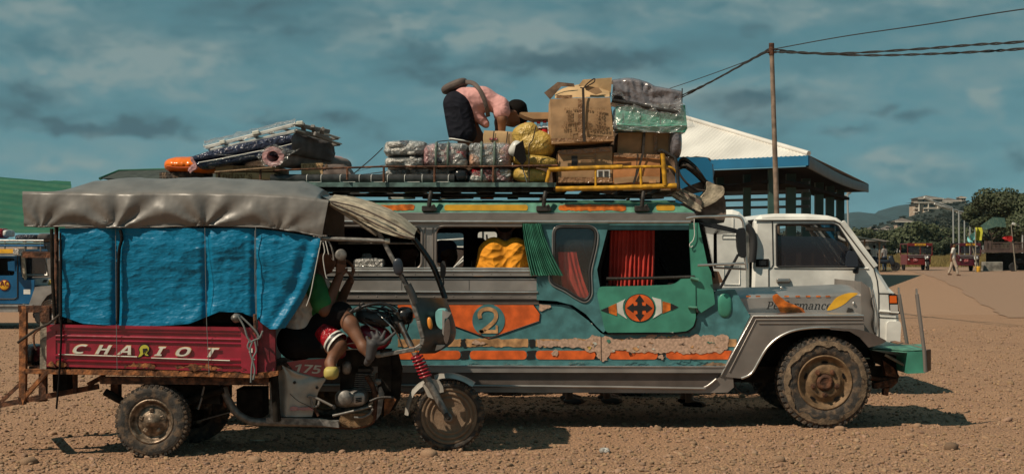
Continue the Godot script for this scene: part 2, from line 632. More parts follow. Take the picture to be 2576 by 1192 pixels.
	mat("mud",Color(0.24,0.17,0.11),0.97,0,"blotch",2.0,"n_fine",0.6)
	mat("rubber",Color(0.020,0.020,0.021),0.6)
	mat("glass",Color(0.75,0.80,0.80,0.015),0.04)
	mat("glass_dark",Color(0.02,0.022,0.03,0.62),0.05)
	mat("curtain_red",Color(0.46,0.035,0.022),0.85,0,"soft",1.5,"",0,{"backlight": Color(0.35,0.03,0.02),"backlight_enabled": true})
	mat("curtain_green",Color(0.06,0.27,0.18),0.7,0,"soft",1.5)
	mat("canvas",Color(0.50,0.43,0.32),0.9,0,"blotch",1.6,"n_fine",0.35)
	mat("canvas_brown",Color(0.20,0.145,0.115),0.75,0,"blotch",1.4,"n_soft",0.4)
	mat("brown_box",Color(0.20,0.11,0.065),0.6,0,"soft",2)
	mat("maroon",Color(0.29,0.012,0.035),0.30,0,"soft",1.3,"n_soft",0.12,{"clearcoat_enabled": true,"clearcoat": 0.6,"clearcoat_roughness": 0.15})
	mat("maroon_dull",Color(0.20,0.014,0.028),0.45,0,"blotch",1.2,"n_soft",0.15)
	mat("tarp_grey",Color(0.165,0.156,0.146),0.46,0,"soft",0.9,"n_soft",0.35,{"clearcoat_enabled": true,"clearcoat": 0.18,"clearcoat_roughness": 0.3})
	mat("tarp_blue",Color(0.003,0.148,0.285),0.42,0,"",1.0,"n_tarp",0.42,{"uv1_scale": Vector3(0.8,2.4,0.8),"metallic_specular": 0.35})
	mat("silver_plastic",Color(0.44,0.42,0.38),0.35,0.25,"soft",1.5,"n_soft",0.15)
	mat("engine",Color(0.30,0.28,0.26),0.5,0.6,"blotch",4,"n_fine",0.4)
	mat("fork_grey",Color(0.26,0.25,0.235),0.5,0.4,"blotch",3)
	mat("spring_red",Color(0.30,0.018,0.03),0.3,0,"soft",3)
	mat("fairing",Color(0.055,0.055,0.055),0.38,0,"blotch",1.5,"n_soft",0.2)
	mat("mirror_back",Color(0.020,0.026,0.038),0.35)
	mat("rope_grey",Color(0.17,0.19,0.19),0.9,0,"fine",6)
	mat("rope_dark",Color(0.045,0.035,0.028),0.95,0,"fine",6)
	mat("mud_splash",Color(0.30,0.20,0.125),0.95,0,"blotch",2.0)
	mat("wood",Color(0.27,0.17,0.095),0.85,0,"blotch",1.5,"n_fine",0.4)
	mat("wood_grey",Color(0.32,0.28,0.22),0.9,0,"blotch",1.6,"n_fine",0.4)
	mat("letter_cream",Color(0.66,0.66,0.58),0.45,0,"soft",2)
	mat("logo_yellow",Color(0.45,0.42,0.05),0.45)
	mat("amber",Color(0.60,0.22,0.03),0.3)
	mat("card",Color(0.40,0.245,0.125),0.8,0,"soft",1.5,"n_soft",0.2)
	mat("card_tan",Color(0.52,0.345,0.175),0.8,0,"soft",1.5,"n_soft",0.2)
	mat("card_orange",Color(0.50,0.215,0.075),0.7,0,"soft",1.5,"n_soft",0.2)
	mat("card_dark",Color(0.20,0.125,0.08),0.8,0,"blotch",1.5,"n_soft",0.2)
	mat("card_ink",Color(0.20,0.112,0.052),0.85)
	mat("film",Color(0.80,0.82,0.82,0.16),0.16,0,"",1.2,"n_film",0.7)
	mat("film_bag",Color(0.80,0.82,0.82,0.10),0.16,0,"",2.2,"n_film",2.6,{"metallic_specular": 0.8})
	mat("film_tape",Color(0.30,0.17,0.09),0.16,0,"soft",2,"n_film",0.5)
	mat("plastic_grey",Color(0.17,0.16,0.175),0.22,0,"soft",0.8,"n_film",0.30)
	mat("plastic_green",Color(0.07,0.40,0.28),0.3,0,"soft",0.8,"n_film",0.2)
	mat("navy_film",Color(0.030,0.038,0.075),0.12,0,"soft",1.4,"n_film",1.0)
	mat("foam_grey",Color(0.115,0.10,0.098),0.8,0,"blotch",1.0,"n_soft",0.3)
	mat("foam_pink",Color(0.52,0.27,0.27),0.5,0,"soft",1.6,"n_film",0.4)
	mat("foam_mauve",Color(0.25,0.19,0.165),0.75,0,"blotch",1.2)
	mat("orange_bag",Color(0.80,0.17,0.008),0.22,0,"soft",1.2,"n_soft",0.4)
	mat("slat_white",Color(0.55,0.55,0.52),0.35,0,"soft",2)
	mat("slat_grey",Color(0.20,0.185,0.17),0.6,0,"soft",2)
	mat("sack",Color(0.50,0.335,0.075),0.42,0,"mottle",1.4,"n_crinkle",0.8)
	mat("lino",Color(0.055,0.055,0.055),0.2,0,"blotch",1.6)
	mat("white_line",Color(0.62,0.61,0.58),0.5)
	mat("cloth_white",Color(0.66,0.64,0.60),0.20,0,"blotch",2.2,"n_film",1.5)
	mat("cloth_grey",Color(0.40,0.42,0.42),0.20,0,"blotch",2.4,"n_film",1.5)
	mat("cloth_dark",Color(0.07,0.065,0.085),0.20,0,"blotch",2.4,"n_film",1.5)
	mat("cloth_pink",Color(0.48,0.27,0.28),0.20,0,"blotch",2.4,"n_film",1.5)
	mat("cloth_rose",Color(0.60,0.16,0.17),0.20,0,"blotch",2.4,"n_film",1.5)
	mat("cloth_peach",Color(0.56,0.32,0.22),0.20,0,"blotch",2.4,"n_film",1.5)
	mat("cloth_red",Color(0.42,0.012,0.022),0.20,0,"blotch",2.4,"n_film",1.5)
	mat("strap_green",Color(0.10,0.14,0.115),0.3)
	mat("cola",Color(0.030,0.010,0.008),0.08)
	mat("cap_red",Color(0.50,0.015,0.02),0.4)
	mat("bottle_clear",Color(0.55,0.50,0.50,0.25),0.08)
	mat("plank_green",Color(0.115,0.20,0.185),0.6,0,"blotch",1.2,"n_soft",0.2)
	mat("skin",Color(0.235,0.105,0.055),0.55,0,"soft",3)
	mat("skin_dark",Color(0.13,0.055,0.032),0.55,0,"soft",3)
	mat("hair",Color(0.012,0.010,0.009),0.7,0,"fine",8,"n_fine",0.8)
	mat("shirt_pink",Color(0.66,0.335,0.32),0.85,0,"soft",1.5,"n_fold",0.55)
	mat("shorts_navy",Color(0.018,0.019,0.026),0.85,0,"soft",1.5,"n_fold",0.45)
	mat("shirt_orange",Color(0.85,0.33,0.012),0.85,0,"soft",1.5,"n_fold",0.75)
	mat("shirt_white",Color(0.62,0.60,0.56),0.85,0,"soft",1.5,"n_fold",0.75)
	mat("shirt_grey",Color(0.30,0.28,0.27),0.85,0,"soft",1.5,"n_fold",0.45)
	mat("shirt_green",Color(0.02,0.17,0.045),0.85,0,"soft",1.5,"n_fold",0.45)
	mat("cloth_black",Color(0.014,0.013,0.014),0.9,0,"soft",1.5,"n_fold",0.45)
	mat("khaki",Color(0.42,0.34,0.27),0.85,0,"soft",1.5,"n_fold",0.45)
	mat("denim",Color(0.05,0.07,0.11),0.85,0,"soft",1.5,"n_fold",0.45)
	mat("bag_brown",Color(0.095,0.07,0.06),0.75,0,"soft",2,"n_soft",0.5)
	mat("slipper",Color(0.40,0.33,0.09),0.6)
	mat("slipper_grey",Color(0.035,0.034,0.037),0.7)
	mat("cap_blue",Color(0.035,0.05,0.12),0.8)
	mat("van_white",Color(0.80,0.80,0.76),0.3,0,"soft",0.6,"n_soft",0.06)
	mat("lamp_orange",Color(0.70,0.12,0.01),0.2)
	mat("lamp_clear",Color(0.55,0.55,0.54),0.15,0.3)
	mat("roof_white",Color(0.72,0.70,0.655),0.5,0.1,"soft",0.1)
	mat("fascia_blue",Color(0.006,0.13,0.27),0.5,0,"soft",0.2)
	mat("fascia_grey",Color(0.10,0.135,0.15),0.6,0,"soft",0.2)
	mat("column",Color(0.030,0.085,0.075),0.6,0,"soft",0.3)
	mat("concrete",Color(0.26,0.25,0.22),0.9,0,"blotch",0.4)
	mat("post",Color(0.30,0.22,0.165),0.7,0.1,"blotch",0.6)
	mat("wire",Color(0.02,0.02,0.02),0.8)
	mat("galv",Color(0.42,0.43,0.42),0.45,0.5)
	mat("stall_green",Color(0.007,0.095,0.052),0.7,0,"soft",0.3)
	mat("roof_dark",Color(0.045,0.055,0.045),0.85,0,"blotch",0.3)
	mat("jeep_blue",Color(0.008,0.10,0.235),0.3,0,"soft",0.6)
	mat("hotel_wall",Color(0.46,0.34,0.25),0.9,0,"soft",0.1)
	mat("hotel_trim",Color(0.62,0.56,0.48),0.8)
	mat("hotel_roof",Color(0.14,0.115,0.10),0.9,0,"soft",0.1)
	mat("window_dark",Color(0.02,0.022,0.025),0.2)
	mat("leaf",Color(0.046,0.058,0.022),0.75,0,"",1,"",0,{"vertex_color_use_as_albedo": true,"backlight_enabled": true,"backlight": Color(0.10,0.13,0.04)})
	mat("leaf_dark",Color(0.016,0.021,0.011),0.8,0,"",1,"",0,{"vertex_color_use_as_albedo": true})
	mat("bark",Color(0.11,0.08,0.055),0.95,0,"blotch",0.8)
	mat("hill",Color(0.020,0.025,0.014),0.95,0,"blotch",0.02)
	mat("mountain",Color(0.014,0.034,0.040),0.95,0,"blotch",0.004)
	mat("trike_red",Color(0.15,0.012,0.012),0.35,0,"soft",1)
	mat("trike_maroon",Color(0.085,0.008,0.02),0.35,0,"soft",1)
	mat("flag_cyan",Color(0.22,0.55,0.55),0.7,0,"soft",1,"",0,{"backlight_enabled": true,"backlight": Color(0.2,0.45,0.45)})
	mat("flag_yellow",Color(0.48,0.48,0.04),0.7,0,"soft",1,"",0,{"backlight_enabled": true,"backlight": Color(0.4,0.4,0.04)})
	mat("flag_red",Color(0.55,0.03,0.03),0.7,0,"soft",1,"",0,{"backlight_enabled": true,"backlight": Color(0.45,0.03,0.03)})
	mat("net_green",Color(0.05,0.11,0.09,0.5),0.8,0,"",1,"",0,{"transparency": BaseMaterial3D.TRANSPARENCY_ALPHA})
	mat("fence_brown",Color(0.095,0.06,0.05),0.85,0,"soft",0.5)
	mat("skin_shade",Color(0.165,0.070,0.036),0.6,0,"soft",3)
	for k in ["shorts_navy","cloth_black","hair","inner","under","black","denim"]:
		M[k].metallic_specular = 0.12
	for k in ["glass","glass_dark","film","film_bag","bottle_clear"]:
		M[k].transparency = BaseMaterial3D.TRANSPARENCY_ALPHA
func ground_h(x: float,d: float) -> float:
	var lump := nz.get_noise_2d(x*55.0,d*55.0)
	var clod := clampf(0.5 + nz2.get_noise_2d(x*1500.0,d*1500.0) ,-1.0,1.0)
	var clod2 := clampf(0.5 + nz2.get_noise_2d(x*3300.0 + 55.0,d*3300.0),-1.0,1.0)
	var rough := clampf(0.55 + 1.1*nz.get_noise_2d(x*40.0 + 300.0,d*40.0),0.12,1.0)
	var track := 0.0
	for q in [10.35,11.75,14.6,16.1]:
		var e: float = (d - q - 0.35*nz.get_noise_2d(x*9.0,q*50.0))/0.13
		track += exp(-e*e)
	track = minf(track,1.0)*0.75
	return 0.014*lump - 0.012*track - (0.013*maxf(clod,0.0) + 0.010*maxf(clod2,0.0))*rough*(1.0 - track) + 0.006 + 0.005*nz.get_noise_2d(x*2600.0,d*2600.0)*(1.0 - track)
func ground() -> void:
	var b := Mb.new()
	var x0 := -9.4; var x1 := 12.6; var d0 := 9.3; var d1 := 34.0
	var nc := 560
	var ds := PackedFloat32Array()
	var d := d0
	while d < d1:
		ds.append(d)
		d += d*0.0028
	ds.append(d1)
	var rows := []
	for k in ds.size():
		var r := PackedVector3Array()
		for i in nc + 1:
			var x := lerpf(x0,x1,float(i)/nc)
			var e := minf(minf(x - x0,x1 - x)/0.5,minf((ds[k] - d0)/0.2,(d1 - ds[k])/6.0))
			r.append(Vector3(x,ground_h(x,ds[k])*clampf(e,0.0,1.0),-ds[k]))
		rows.append(r)
	b.surf(rows)
	for i in b.c.size():
		var p := b.v[i]
		var t := 0.5 + 0.5*nz.get_noise_2d(p.x*30.0,p.z*70.0 + 50.0)
		var u := 0.5 + 0.5*nz.get_noise_2d(p.x*300.0,p.z*300.0 + 250.0)
		var fe := clampf(minf(minf(p.x - x0,x1 - p.x)/2.0,(d1 + p.z)/12.0),0.0,1.0)
		b.c[i] = Color(0.70,0.67,0.68).lerp(Color(1.08,1.07,1.04),lerpf(0.5,t*0.5 + u*0.5,fe))
	setting(b,"ground",M.earth)
	b = Mb.new()
	var xs := [-6000.0,x0,x1,6000.0]
	var zs := [60.0,-d0,-d1,-7000.0]
	for i in 3:
		for j in 3:
			if i == 1 and j == 1:
				continue
			b.quad(Vector3(xs[i],0,zs[j]),Vector3(xs[i + 1],0,zs[j]),Vector3(xs[i + 1],0,zs[j + 1]),Vector3(xs[i],0,zs[j + 1]))
	setting(b,"ground",M.earth_far)
	b = Mb.new()
	var w := pl_ground([[2536,800],[2495,780],[2450,752],[2405,722],[2350,698],[2290,682],[2240,672],[2200,664]])
	var e := pl_ground([[3000,800],[2900,780],[2800,752],[2640,700],[2540,676],[2470,668],[2440,662],[2420,657]])
	var ra := PackedVector3Array(); var rb := PackedVector3Array()
	for i in w.size():
		ra.append(w[i] + Vector3(0,0.014,0)); rb.append(e[i] + Vector3(0,0.014,0))
	var cr := []
	var ca := curve(ra); var cb := curve(rb)
	for i in ca.size():
		var row := PackedVector3Array()
		for k in 9:
			row.append(ca[i].lerp(cb[i],k/8.0) + Vector3(0.25*nz.get_noise_2d(i*40.0,0) if k == 0 else 0.0,0,0))
		cr.append(row)
	b.surf(cr)
	setting(b,"road",M.road)
	var kinds := []
	for k in 3:
		var s := Mb.new()
		s.blob(Vector3(k*3.0,0,0),Vector3(0.5,0.33,0.42),nz,0.55,6.0,0.75,Basis(),10)
		for i in s.v.size():
			s.v[i].x -= k*3.0
		kinds.append(s.mesh(Vector3.ZERO))
	for k in 3:
		var mm := MultiMesh.new()
		mm.transform_format = MultiMesh.TRANSFORM_3D
		mm.use_colors = true
		mm.mesh = kinds[k]
		mm.instance_count = 20000
		kinds[k].surface_set_material(0,M.stone)
		for i in mm.instance_count:
			var dd := 9.4 + 20.0*pow(rng.randf(),1.7)
			var x := rng.randf_range(-1.0,1.0)*(dd*0.36 + 0.6)
			if nz.get_noise_2d(x*60.0,dd*60.0) + rng.randf_range(-0.5,0.5) < -0.1:
				x += rng.randf_range(-0.4,0.4)
			var s := 0.007 + 0.030*pow(rng.randf(),3.4) + (0.010 if rng.randf() < 0.15 else 0.0)
			if rng.randf() < 0.006:
				s *= 2.2
			var y := ground_h(x,dd) if dd < 29.0 and x > -9.0 and x < 12.0 else 0.0
			var bs := Basis.from_euler(Vector3(rng.randf_range(-.4,.4),rng.randf()*TAU,rng.randf_range(-.4,.4))).scaled_local(Vector3(s*rng.randf_range(.8,1.5),s,s*rng.randf_range(.7,1.2)))
			mm.set_instance_transform(i,Transform3D(bs,Vector3(x,y + s*0.12,-dd)))
			var g := rng.randf_range(0.7,1.25)
			mm.set_instance_color(i,Color(g,g*rng.randf_range(.95,1.05),g*rng.randf_range(0.9,1.12)))
		var o := MultiMeshInstance3D.new()
		o.name = numbered("pebbles")
		o.multimesh = mm
		add_child(o)
		o.set_meta("kind","stuff")
		o.set_meta("label","small brown stones scattered over the dirt lot")
func pl_ground(a: Array) -> PackedVector3Array:
	var o := PackedVector3Array()
	for q in a:
		var d: float = EYE*FOCAL/(q[1] - HORIZON)
		o.append(Vector3((q[0] - MIDX)/FOCAL*d,0.0,-d))
	return o
func leafy(b: Mb,p: Vector3,r: Vector3,count: int,size: float,rr: RandomNumberGenerator,tone := 1.0) -> void:
	var puffs := []
	var np := 9 + int(r.x*1.2)
	for i in np:
		var a := rr.randf()*TAU
		var q := Vector3(cos(a)*sqrt(rr.randf()),rr.randf_range(-0.55,0.75),sin(a)*sqrt(rr.randf()))*r*0.72
		puffs.append([p + q,r.x*rr.randf_range(0.26,0.46),rr.randf_range(0.72,1.28)*tone])
	for i in count:
		var f = puffs[i % np]
		var dir := Vector3(rr.randfn(),rr.randfn()*0.8 + 0.15,rr.randfn()).normalized()
		var c: Vector3 = f[0] + dir*f[1]*pow(rr.randf(),0.35)*Vector3(1,0.75,1)
		var s := size*rr.randf_range(0.6,1.35)
		var nn := (dir + Vector3(rr.randfn(),rr.randfn(),rr.randfn())*0.55).normalized()
		var u := nn.cross(Vector3(rr.randfn(),rr.randfn(),rr.randfn())).normalized()*s
		var w := nn.cross(u.normalized())*s*rr.randf_range(0.45,0.8)
		var g: float = f[2]*rr.randf_range(0.75,1.25)
		b.col = Color(g*rr.randf_range(.9,1.15),g,g*rr.randf_range(.8,1.1))
		b.tri(c - u,c + w,c + u)
		b.tri(c - u,c + u,c - w)
	b.col = Color.WHITE
func tree(called: String,label: String,p: Vector3,h: float,r: float,leaf: Material,group: String,count := 1300,tone := 1.0,seed_ := 1,lean := 0.0) -> void:
	var rr := RandomNumberGenerator.new()
	rr.seed = seed_*91 + 5
	var t := thing(called,label,"tree",p,group)
	var b := Mb.new()
	var top := p + Vector3(lean,h - r*0.7,0)
	b.tube(curve(PackedVector3Array([p,p + Vector3(lean*0.2,h*0.25,0),top])),[h*.04,h*.038,h*.036,h*.034,h*.032,h*.030,h*.028,h*.026,h*.024,h*.021,h*.018,h*.014,h*.01],7)
	for i in 5:
		var a := rr.randf()*TAU
		var s := p.lerp(top,rr.randf_range(0.4,0.85))
		b.tube(PackedVector3Array([s,s + Vector3(cos(a)*r*.35,r*.25,sin(a)*r*.35),s + Vector3(cos(a)*r*.7,r*.4,sin(a)*r*.7)]),[h*.016,h*.011,h*.006],5)
	part(b,"trunk",M.bark,t)
	b = Mb.new()
	leafy(b,p + Vector3(lean,h - r*0.75,0),Vector3(r,r*0.75,r),count,0.12 if count > 2000 else r*0.06 + 0.05,rr,tone)
	part(b,"crown",leaf,t)
func hill_h(x: float,d: float) -> float:
	return 24.0*smoothstep(118.0,232.0,x)*smoothstep(310.0,620.0,d)*(1.0 - smoothstep(690.0,800.0,d)) + 1.5*nz.get_noise_2d(x*3.0,d*3.0)*smoothstep(300.0,400.0,d)
func far_land() -> void:
	for k in 2:
		var prof: Array = [[[1700,600],[1900,585],[2000,570],[2060,556],[2114,540],[2150,533],[2168,535],[2190,541],[2222,533],[2252,519],[2298,514],[2360,520],[2450,530],[2600,545],[2800,590]],
			[[1200,612],[1500,606],[1800,598],[2000,585],[2120,565],[2230,572],[2300,560],[2420,568],[2600,575],[2850,605]]][k]
		var dd: float = [2600.0,1500.0][k]
		var b := Mb.new()
		var crest := PackedVector3Array()
		for q in prof:
			crest.append(at(q[0],q[1],dd))
		crest = curve(crest,8)
		var rows := []
		for j in 13:
			var row := PackedVector3Array()
			for i in crest.size():
				var c := crest[i]
				var f := 1.0 - absf(j - 7)/(7.0 if j < 7 else 6.0)
				var s := f*f*(3 - 2*f)
				var y: float = maxf(c.y,2.0)*s - 2.0*(1.0 - s) + (4.0*nz.get_noise_2d(c.x*0.9,j*60.0)*s*(1.0 if j != 7 else 0.35))*dd/2600.0
				row.append(Vector3(c.x,y,c.z + (7 - j)*dd*0.035 + 30.0*nz.get_noise_2d(i*30.0,j*40.0)))
			rows.append(row)
		b.surf(rows)
		setting(b,"mountain",M.mountain)
	var b := Mb.new()
	var rows := []
	for j in 40:
		var row := PackedVector3Array()
		for i in 50:
			var x := lerpf(60.0,420.0,i/49.0)
			var d := lerpf(290.0,900.0,j/39.0)
			row.append(Vector3(x,hill_h(x,d) - 0.3,-d))
		rows.append(row)
	b.surf(rows)
	setting(b,"hill",M.hill)
	var rr := RandomNumberGenerator.new()
	rr.seed = 17
	for k in 3:
		var lb := Mb.new()
		leafy(lb,Vector3(0,0.55,0),Vector3(0.62,0.5,0.62),150,0.13,rr)
		var mm := MultiMesh.new()
		mm.transform_format = MultiMesh.TRANSFORM_3D
		mm.use_colors = true
		mm.mesh = lb.mesh(Vector3.ZERO)
		mm.mesh.surface_set_material(0,M.leaf_dark)
		mm.instance_count = 1500
		for i in mm.instance_count:
			var d := rr.randf_range(300.0,720.0)
			var x := rr.randf_range(0.20,0.37)*d + rr.randf_range(-10.0,10.0)
			if d > 640.0 and x > 165.0 and x < 216.0 and rr.randf() < 0.75:
				d = rr.randf_range(480.0,640.0)
			var s := rr.randf_range(3.2,6.2)*(0.75 if d > 560.0 else 1.0)
			var px := MIDX + x/d*FOCAL
			var lim := EYE + (HORIZON - (586.0 - 38.0*smoothstep(2200.0,2330.0,px) - 46.0*smoothstep(2420.0,2520.0,px)))/FOCAL*d
			s = minf(s,maxf(1.6,(lim - hill_h(x,d))*1.05))
			mm.set_instance_transform(i,Transform3D(Basis(Vector3.UP,rr.randf()*TAU).scaled_local(Vector3(s,s*rr.randf_range(0.8,1.15),s)),Vector3(x,hill_h(x,d) - 0.5,-d)))
			var g := rr.randf_range(0.65,1.2)
			mm.set_instance_color(i,Color(g*rr.randf_range(.9,1.2),g,g*rr.randf_range(.8,1.0)))
		var o := MultiMeshInstance3D.new()
		o.name = numbered("forest")
		o.multimesh = mm
		add_child(o)
		o.set_meta("kind","stuff")
		o.set_meta("label","dark green woods covering the hillside below the hotel")
	var spots := [[2120,250,4.6,3.0],[2176,205,4.4,3.2],[2206,260,4.6,3.0],[2238,240,4.5,3.1],[2262,285,5.2,3.4],[2300,190,5.2,3.6],[2324,245,5.2,3.2],[2352,200,4.6,2.9],[2378,250,5.2,3.2],[2404,215,4.6,3.0],[2430,260,5.6,3.6],[2456,210,4.8,3.0],[2226,190,2.6,1.9],[2336,172,2.4,1.8],[2366,180,2.7,2.0]]
	var how := ["bushy green tree rising just behind the white truck's roof edge","pale green bushy tree above the dark shed roof","dense green tree below the small hillside roofs","rounded green tree under the middle hillside roof","dark tree standing below the white-eaved pavilion","large domed tree directly behind the oncoming red tricycle","green tree behind the right edge of the red tricycle","short bushy tree between the two tricycles, nearer one","dark tall tree between the red tricycle and the nearest street lamp","tree crown behind the foot of the nearest street lamp","broad dark tree behind the row of street lamps","tree behind the cyan and yellow flags","low bush beside the parked motorbike at the grass edge","low shrub right of the red tricycle on the grass edge","shrub in the grass left of the walking pedestrian"]
	for i in spots.size():
		var s = spots[i]
		var p := at(s[0],0,s[1]); p.y = 0
		tree("bush" if s[2] < 3.0 else "broad_tree",how[i],p,s[2],s[3],M.leaf,"trees along the far edge of the grass",1900,[1.0,1.25,0.9,1.05,0.8,1.2,1.0,1.1,0.85,0.95,0.8,0.95,0.9,1.0,1.0][i],i + 3)
	var big := [[2560,118,6.6,3.2,1.0],[2506,124,5.4,2.0,1.1],[2540,128,3.8,2.4,0.9],[2600,112,5.2,3.0,1.0]]
	var bl := ["tall leafy tree at the right edge above the picket fence","leaning tree whose branch reaches out left over the green net","low dark tree behind the red flag and the picket fence","leafy tree cut off by the right edge of the view"]
	for i in 4:
		var s = big[i]
		var p := at(s[0],0,s[1]); p.y = 0
		tree("broad_tree",bl[i],p,s[2],s[3],M.leaf,"tall trees behind the picket fence",14000,s[4],40 + i,-0.8 if i == 1 else 0.0)
	b = Mb.new()
	var field := pl_ground([[2150,690],[2235,678],[2400,668],[2480,660],[2520,645],[2560,636],[2140,636]])
	for i in range(1,field.size() - 1):
		b.tri(field[0] + Vector3(0,.004,0),field[i] + Vector3(0,.004,0),field[i + 1] + Vector3(0,.004,0))
	setting(b,"grass_field",M.grass_earth)
	var gb := Mb.new()
	for i in 14:
		var q := Vector3(rr.randf_range(-.18,.18),0,rr.randf_range(-.18,.18))
		var hgt := rr.randf_range(0.18,0.5)
		var ln := Vector3(rr.randf_range(-.12,.12),hgt,rr.randf_range(-.12,.12))
		gb.tri(q + Vector3(-.025,0,0),q + Vector3(.025,0,0),q + ln)
		gb.tri(q + Vector3(0,0,-.025),q + Vector3(0,0,.025),q + ln)
	var gm := MultiMesh.new()
	gm.transform_format = MultiMesh.TRANSFORM_3D
	gm.use_colors = true
	gm.mesh = gb.mesh(Vector3.ZERO)
	gm.mesh.surface_set_material(0,M.blade)
	gm.instance_count = 7000
	for i in gm.instance_count:
		var d := rr.randf_range(112.0,240.0)
		var x := rr.randf_range(0.235,0.33)*d
		var s := rr.randf_range(0.6,1.4)
		gm.set_instance_transform(i,Transform3D(Basis(Vector3.UP,rr.randf()*TAU).scaled_local(Vector3(s*1.5,s,s*1.5)),Vector3(x,0,-d)))
		var g := rr.randf_range(0.7,1.2)
		gm.set_instance_color(i,Color(g,g*rr.randf_range(.9,1.05),g*.9))
	var go := MultiMeshInstance3D.new()
	go.name = "grass"
	go.multimesh = gm
	add_child(go)
	go.set_meta("kind","stuff")
	go.set_meta("label","dry yellow grass along the far edge of the lot")
	hotels()
func hip_roof(b: Mb,c: Vector3,w: float,l: float,h: float,over := 0.6) -> void:
	var x := w/2 + over; var z := l/2 + over
	var rg := maxf(0.0,(w - l)/2)
	var r1 := c + Vector3(-rg,h,0); var r2 := c + Vector3(rg,h,0)
	var a := c + Vector3(-x,0,z); var e := c + Vector3(x,0,z); var f := c + Vector3(x,0,-z); var g := c + Vector3(-x,0,-z)
	b.quad(a,r1,r2,e)
	b.quad(f,r2,r1,g)
	b.tri(e,r2,f)
	b.tri(g,r1,a)
	b.quad(a,e,f,g)
func window_row(parent: Node3D,x0: float,x1: float,y: float,z: float,n: int,w: float,h: float) -> void:
	for i in n:
		var x := lerpf(x0,x1,(i + 0.5)/n)
		var b := Mb.new()
		b.box(Vector3(x,y,z + 0.05),Vector3(w,h,0.16))
		var o := part(b,"window",M.window_dark,parent)
		b = Mb.new()
		b.box(Vector3(x,y - h/2 - 0.12,z + 0.12),Vector3(w + 0.3,0.14,0.3))
		part(b,"sill",M.hotel_trim,o)
func hotels() -> void:
	var d := 700.0
	var g := at(2352,545,d)
	var t := thing("hotel_building","tan four-storey hotel with stepped hip roofs on the wooded hill","building",Vector3(g.x,8,-d - 6))
	var X := func(px: float) -> float: return (px - MIDX)/FOCAL*d
	var Y := func(py: float) -> float: return EYE + (HORIZON - py)/FOCAL*d
	var b := Mb.new()
	var xl: float = X.call(2312.0); var xr: float = X.call(2400.0)
	b.box(Vector3((xl + xr)/2,(8 + Y.call(508.0))/2,-d - 7),Vector3(xr - xl,Y.call(508.0) - 8,13))
	b.box(Vector3((X.call(2306.0) + xl)/2,(8 + Y.call(512.0))/2,-d - 7),Vector3(xl - X.call(2306.0),Y.call(512.0) - 8,10))
	part(b,"wall",M.hotel_wall,t)
	b = Mb.new()
	b.box(Vector3((X.call(2312.0) + X.call(2375.0))/2,(Y.call(508.0) + Y.call(499.0))/2,-d - 7),Vector3(X.call(2375.0) - X.call(2312.0),Y.call(499.0) - Y.call(508.0),11))
	part(b,"upper_wall",M.hotel_wall,t)
	b = Mb.new()
	hip_roof(b,Vector3(X.call(2342.0),Y.call(498.5),-d - 7),X.call(2372.0) - X.call(2312.0),12,1.6,1.0)
	part(b,"roof",M.hotel_roof,t)
	b = Mb.new()
	hip_roof(b,Vector3(X.call(2352.0),Y.call(508.5),-d - 7),X.call(2402.0) - X.call(2306.0),14,0.9,1.0)
	part(b,"roof",M.hotel_roof,t)
	for q in [[2310.0,2375.0,499.5],[2299.0,2404.0,509.5]]:
		b = Mb.new()
		b.box(Vector3((X.call(q[0]) + X.call(q[1]))/2,Y.call(q[2]),-d + 0.9),Vector3(X.call(q[1]) - X.call(q[0]),0.35,0.3))
		part(b,"eave",M.hotel_trim,t)
	for k in 3:
		var yy: float = Y.call([519.0,528.5,538.0][k])
		window_row(t,X.call(2326.0),X.call(2336.0),yy,-d - 0.5,2,0.8,1.2)
		for i in 2:
			b = Mb.new()
			b.box(Vector3(X.call([2347.0,2374.0][i]),yy,-d - 0.45),Vector3(3.2,1.25,0.2))
			part(b,"window",M.window_dark,t)
		b = Mb.new()
		b.box(Vector3(X.call(2362.0),yy - 1.0,-d + 0.3),Vector3(14.2,0.35,1.6))
		b.box(Vector3(X.call(2362.0),yy - 0.45,-d + 1.0),Vector3(14.2,0.12,0.1))
		part(b,"balcony",M.hotel_trim,t)
		b = Mb.new()
		b.box(Vector3(X.call(2309.0),yy - 0.9,-d - 1.0),Vector3(2.6,0.35,2.0))
		part(b,"balcony",M.hotel_trim,t)
	for px in [2313.0,2336.5,2360.0,2386.0]:
		b = Mb.new()
		b.box(Vector3(X.call(px),(Y.call(509.0) + Y.call(545.0))/2,-d + 0.2),Vector3(0.4,Y.call(509.0) - Y.call(545.0),1.2))
		part(b,"column",M.hotel_trim,t)
	window_row(t,X.call(2324.0),X.call(2330.0),Y.call(505.0),-d - 1.5,1,0.7,1.0)
	t = thing("hotel_wing","lower tan hotel wing with a small tower behind the street lamp arms","building",Vector3(X.call(2430.0),12,-d - 20))
	b = Mb.new()
	var z := -d - 20.0
	b.box(Vector3(X.call(2422.0),(Y.call(504.0) + 10)/2,z),Vector3(X.call(2442.0) - X.call(2402.0),Y.call(504.0) - 10,10))
	b.box(Vector3(X.call(2452.0),(Y.call(492.0) + 10)/2,z),Vector3(X.call(2460.0) - X.call(2445.0),Y.call(492.0) - 10,6))
	part(b,"wall",M.hotel_wall,t)
	b = Mb.new()
	hip_roof(b,Vector3(X.call(2418.0),Y.call(503.0),z),X.call(2444.0) - X.call(2390.0),10,1.7,0.8)
	part(b,"roof",M.hotel_roof,t)
	b = Mb.new()
	hip_roof(b,Vector3(X.call(2452.0),Y.call(494.0),z),X.call(2460.0) - X.call(2444.0),5,0.9,0.6)
	part(b,"tower_roof",M.hotel_roof,t)
	b = Mb.new()
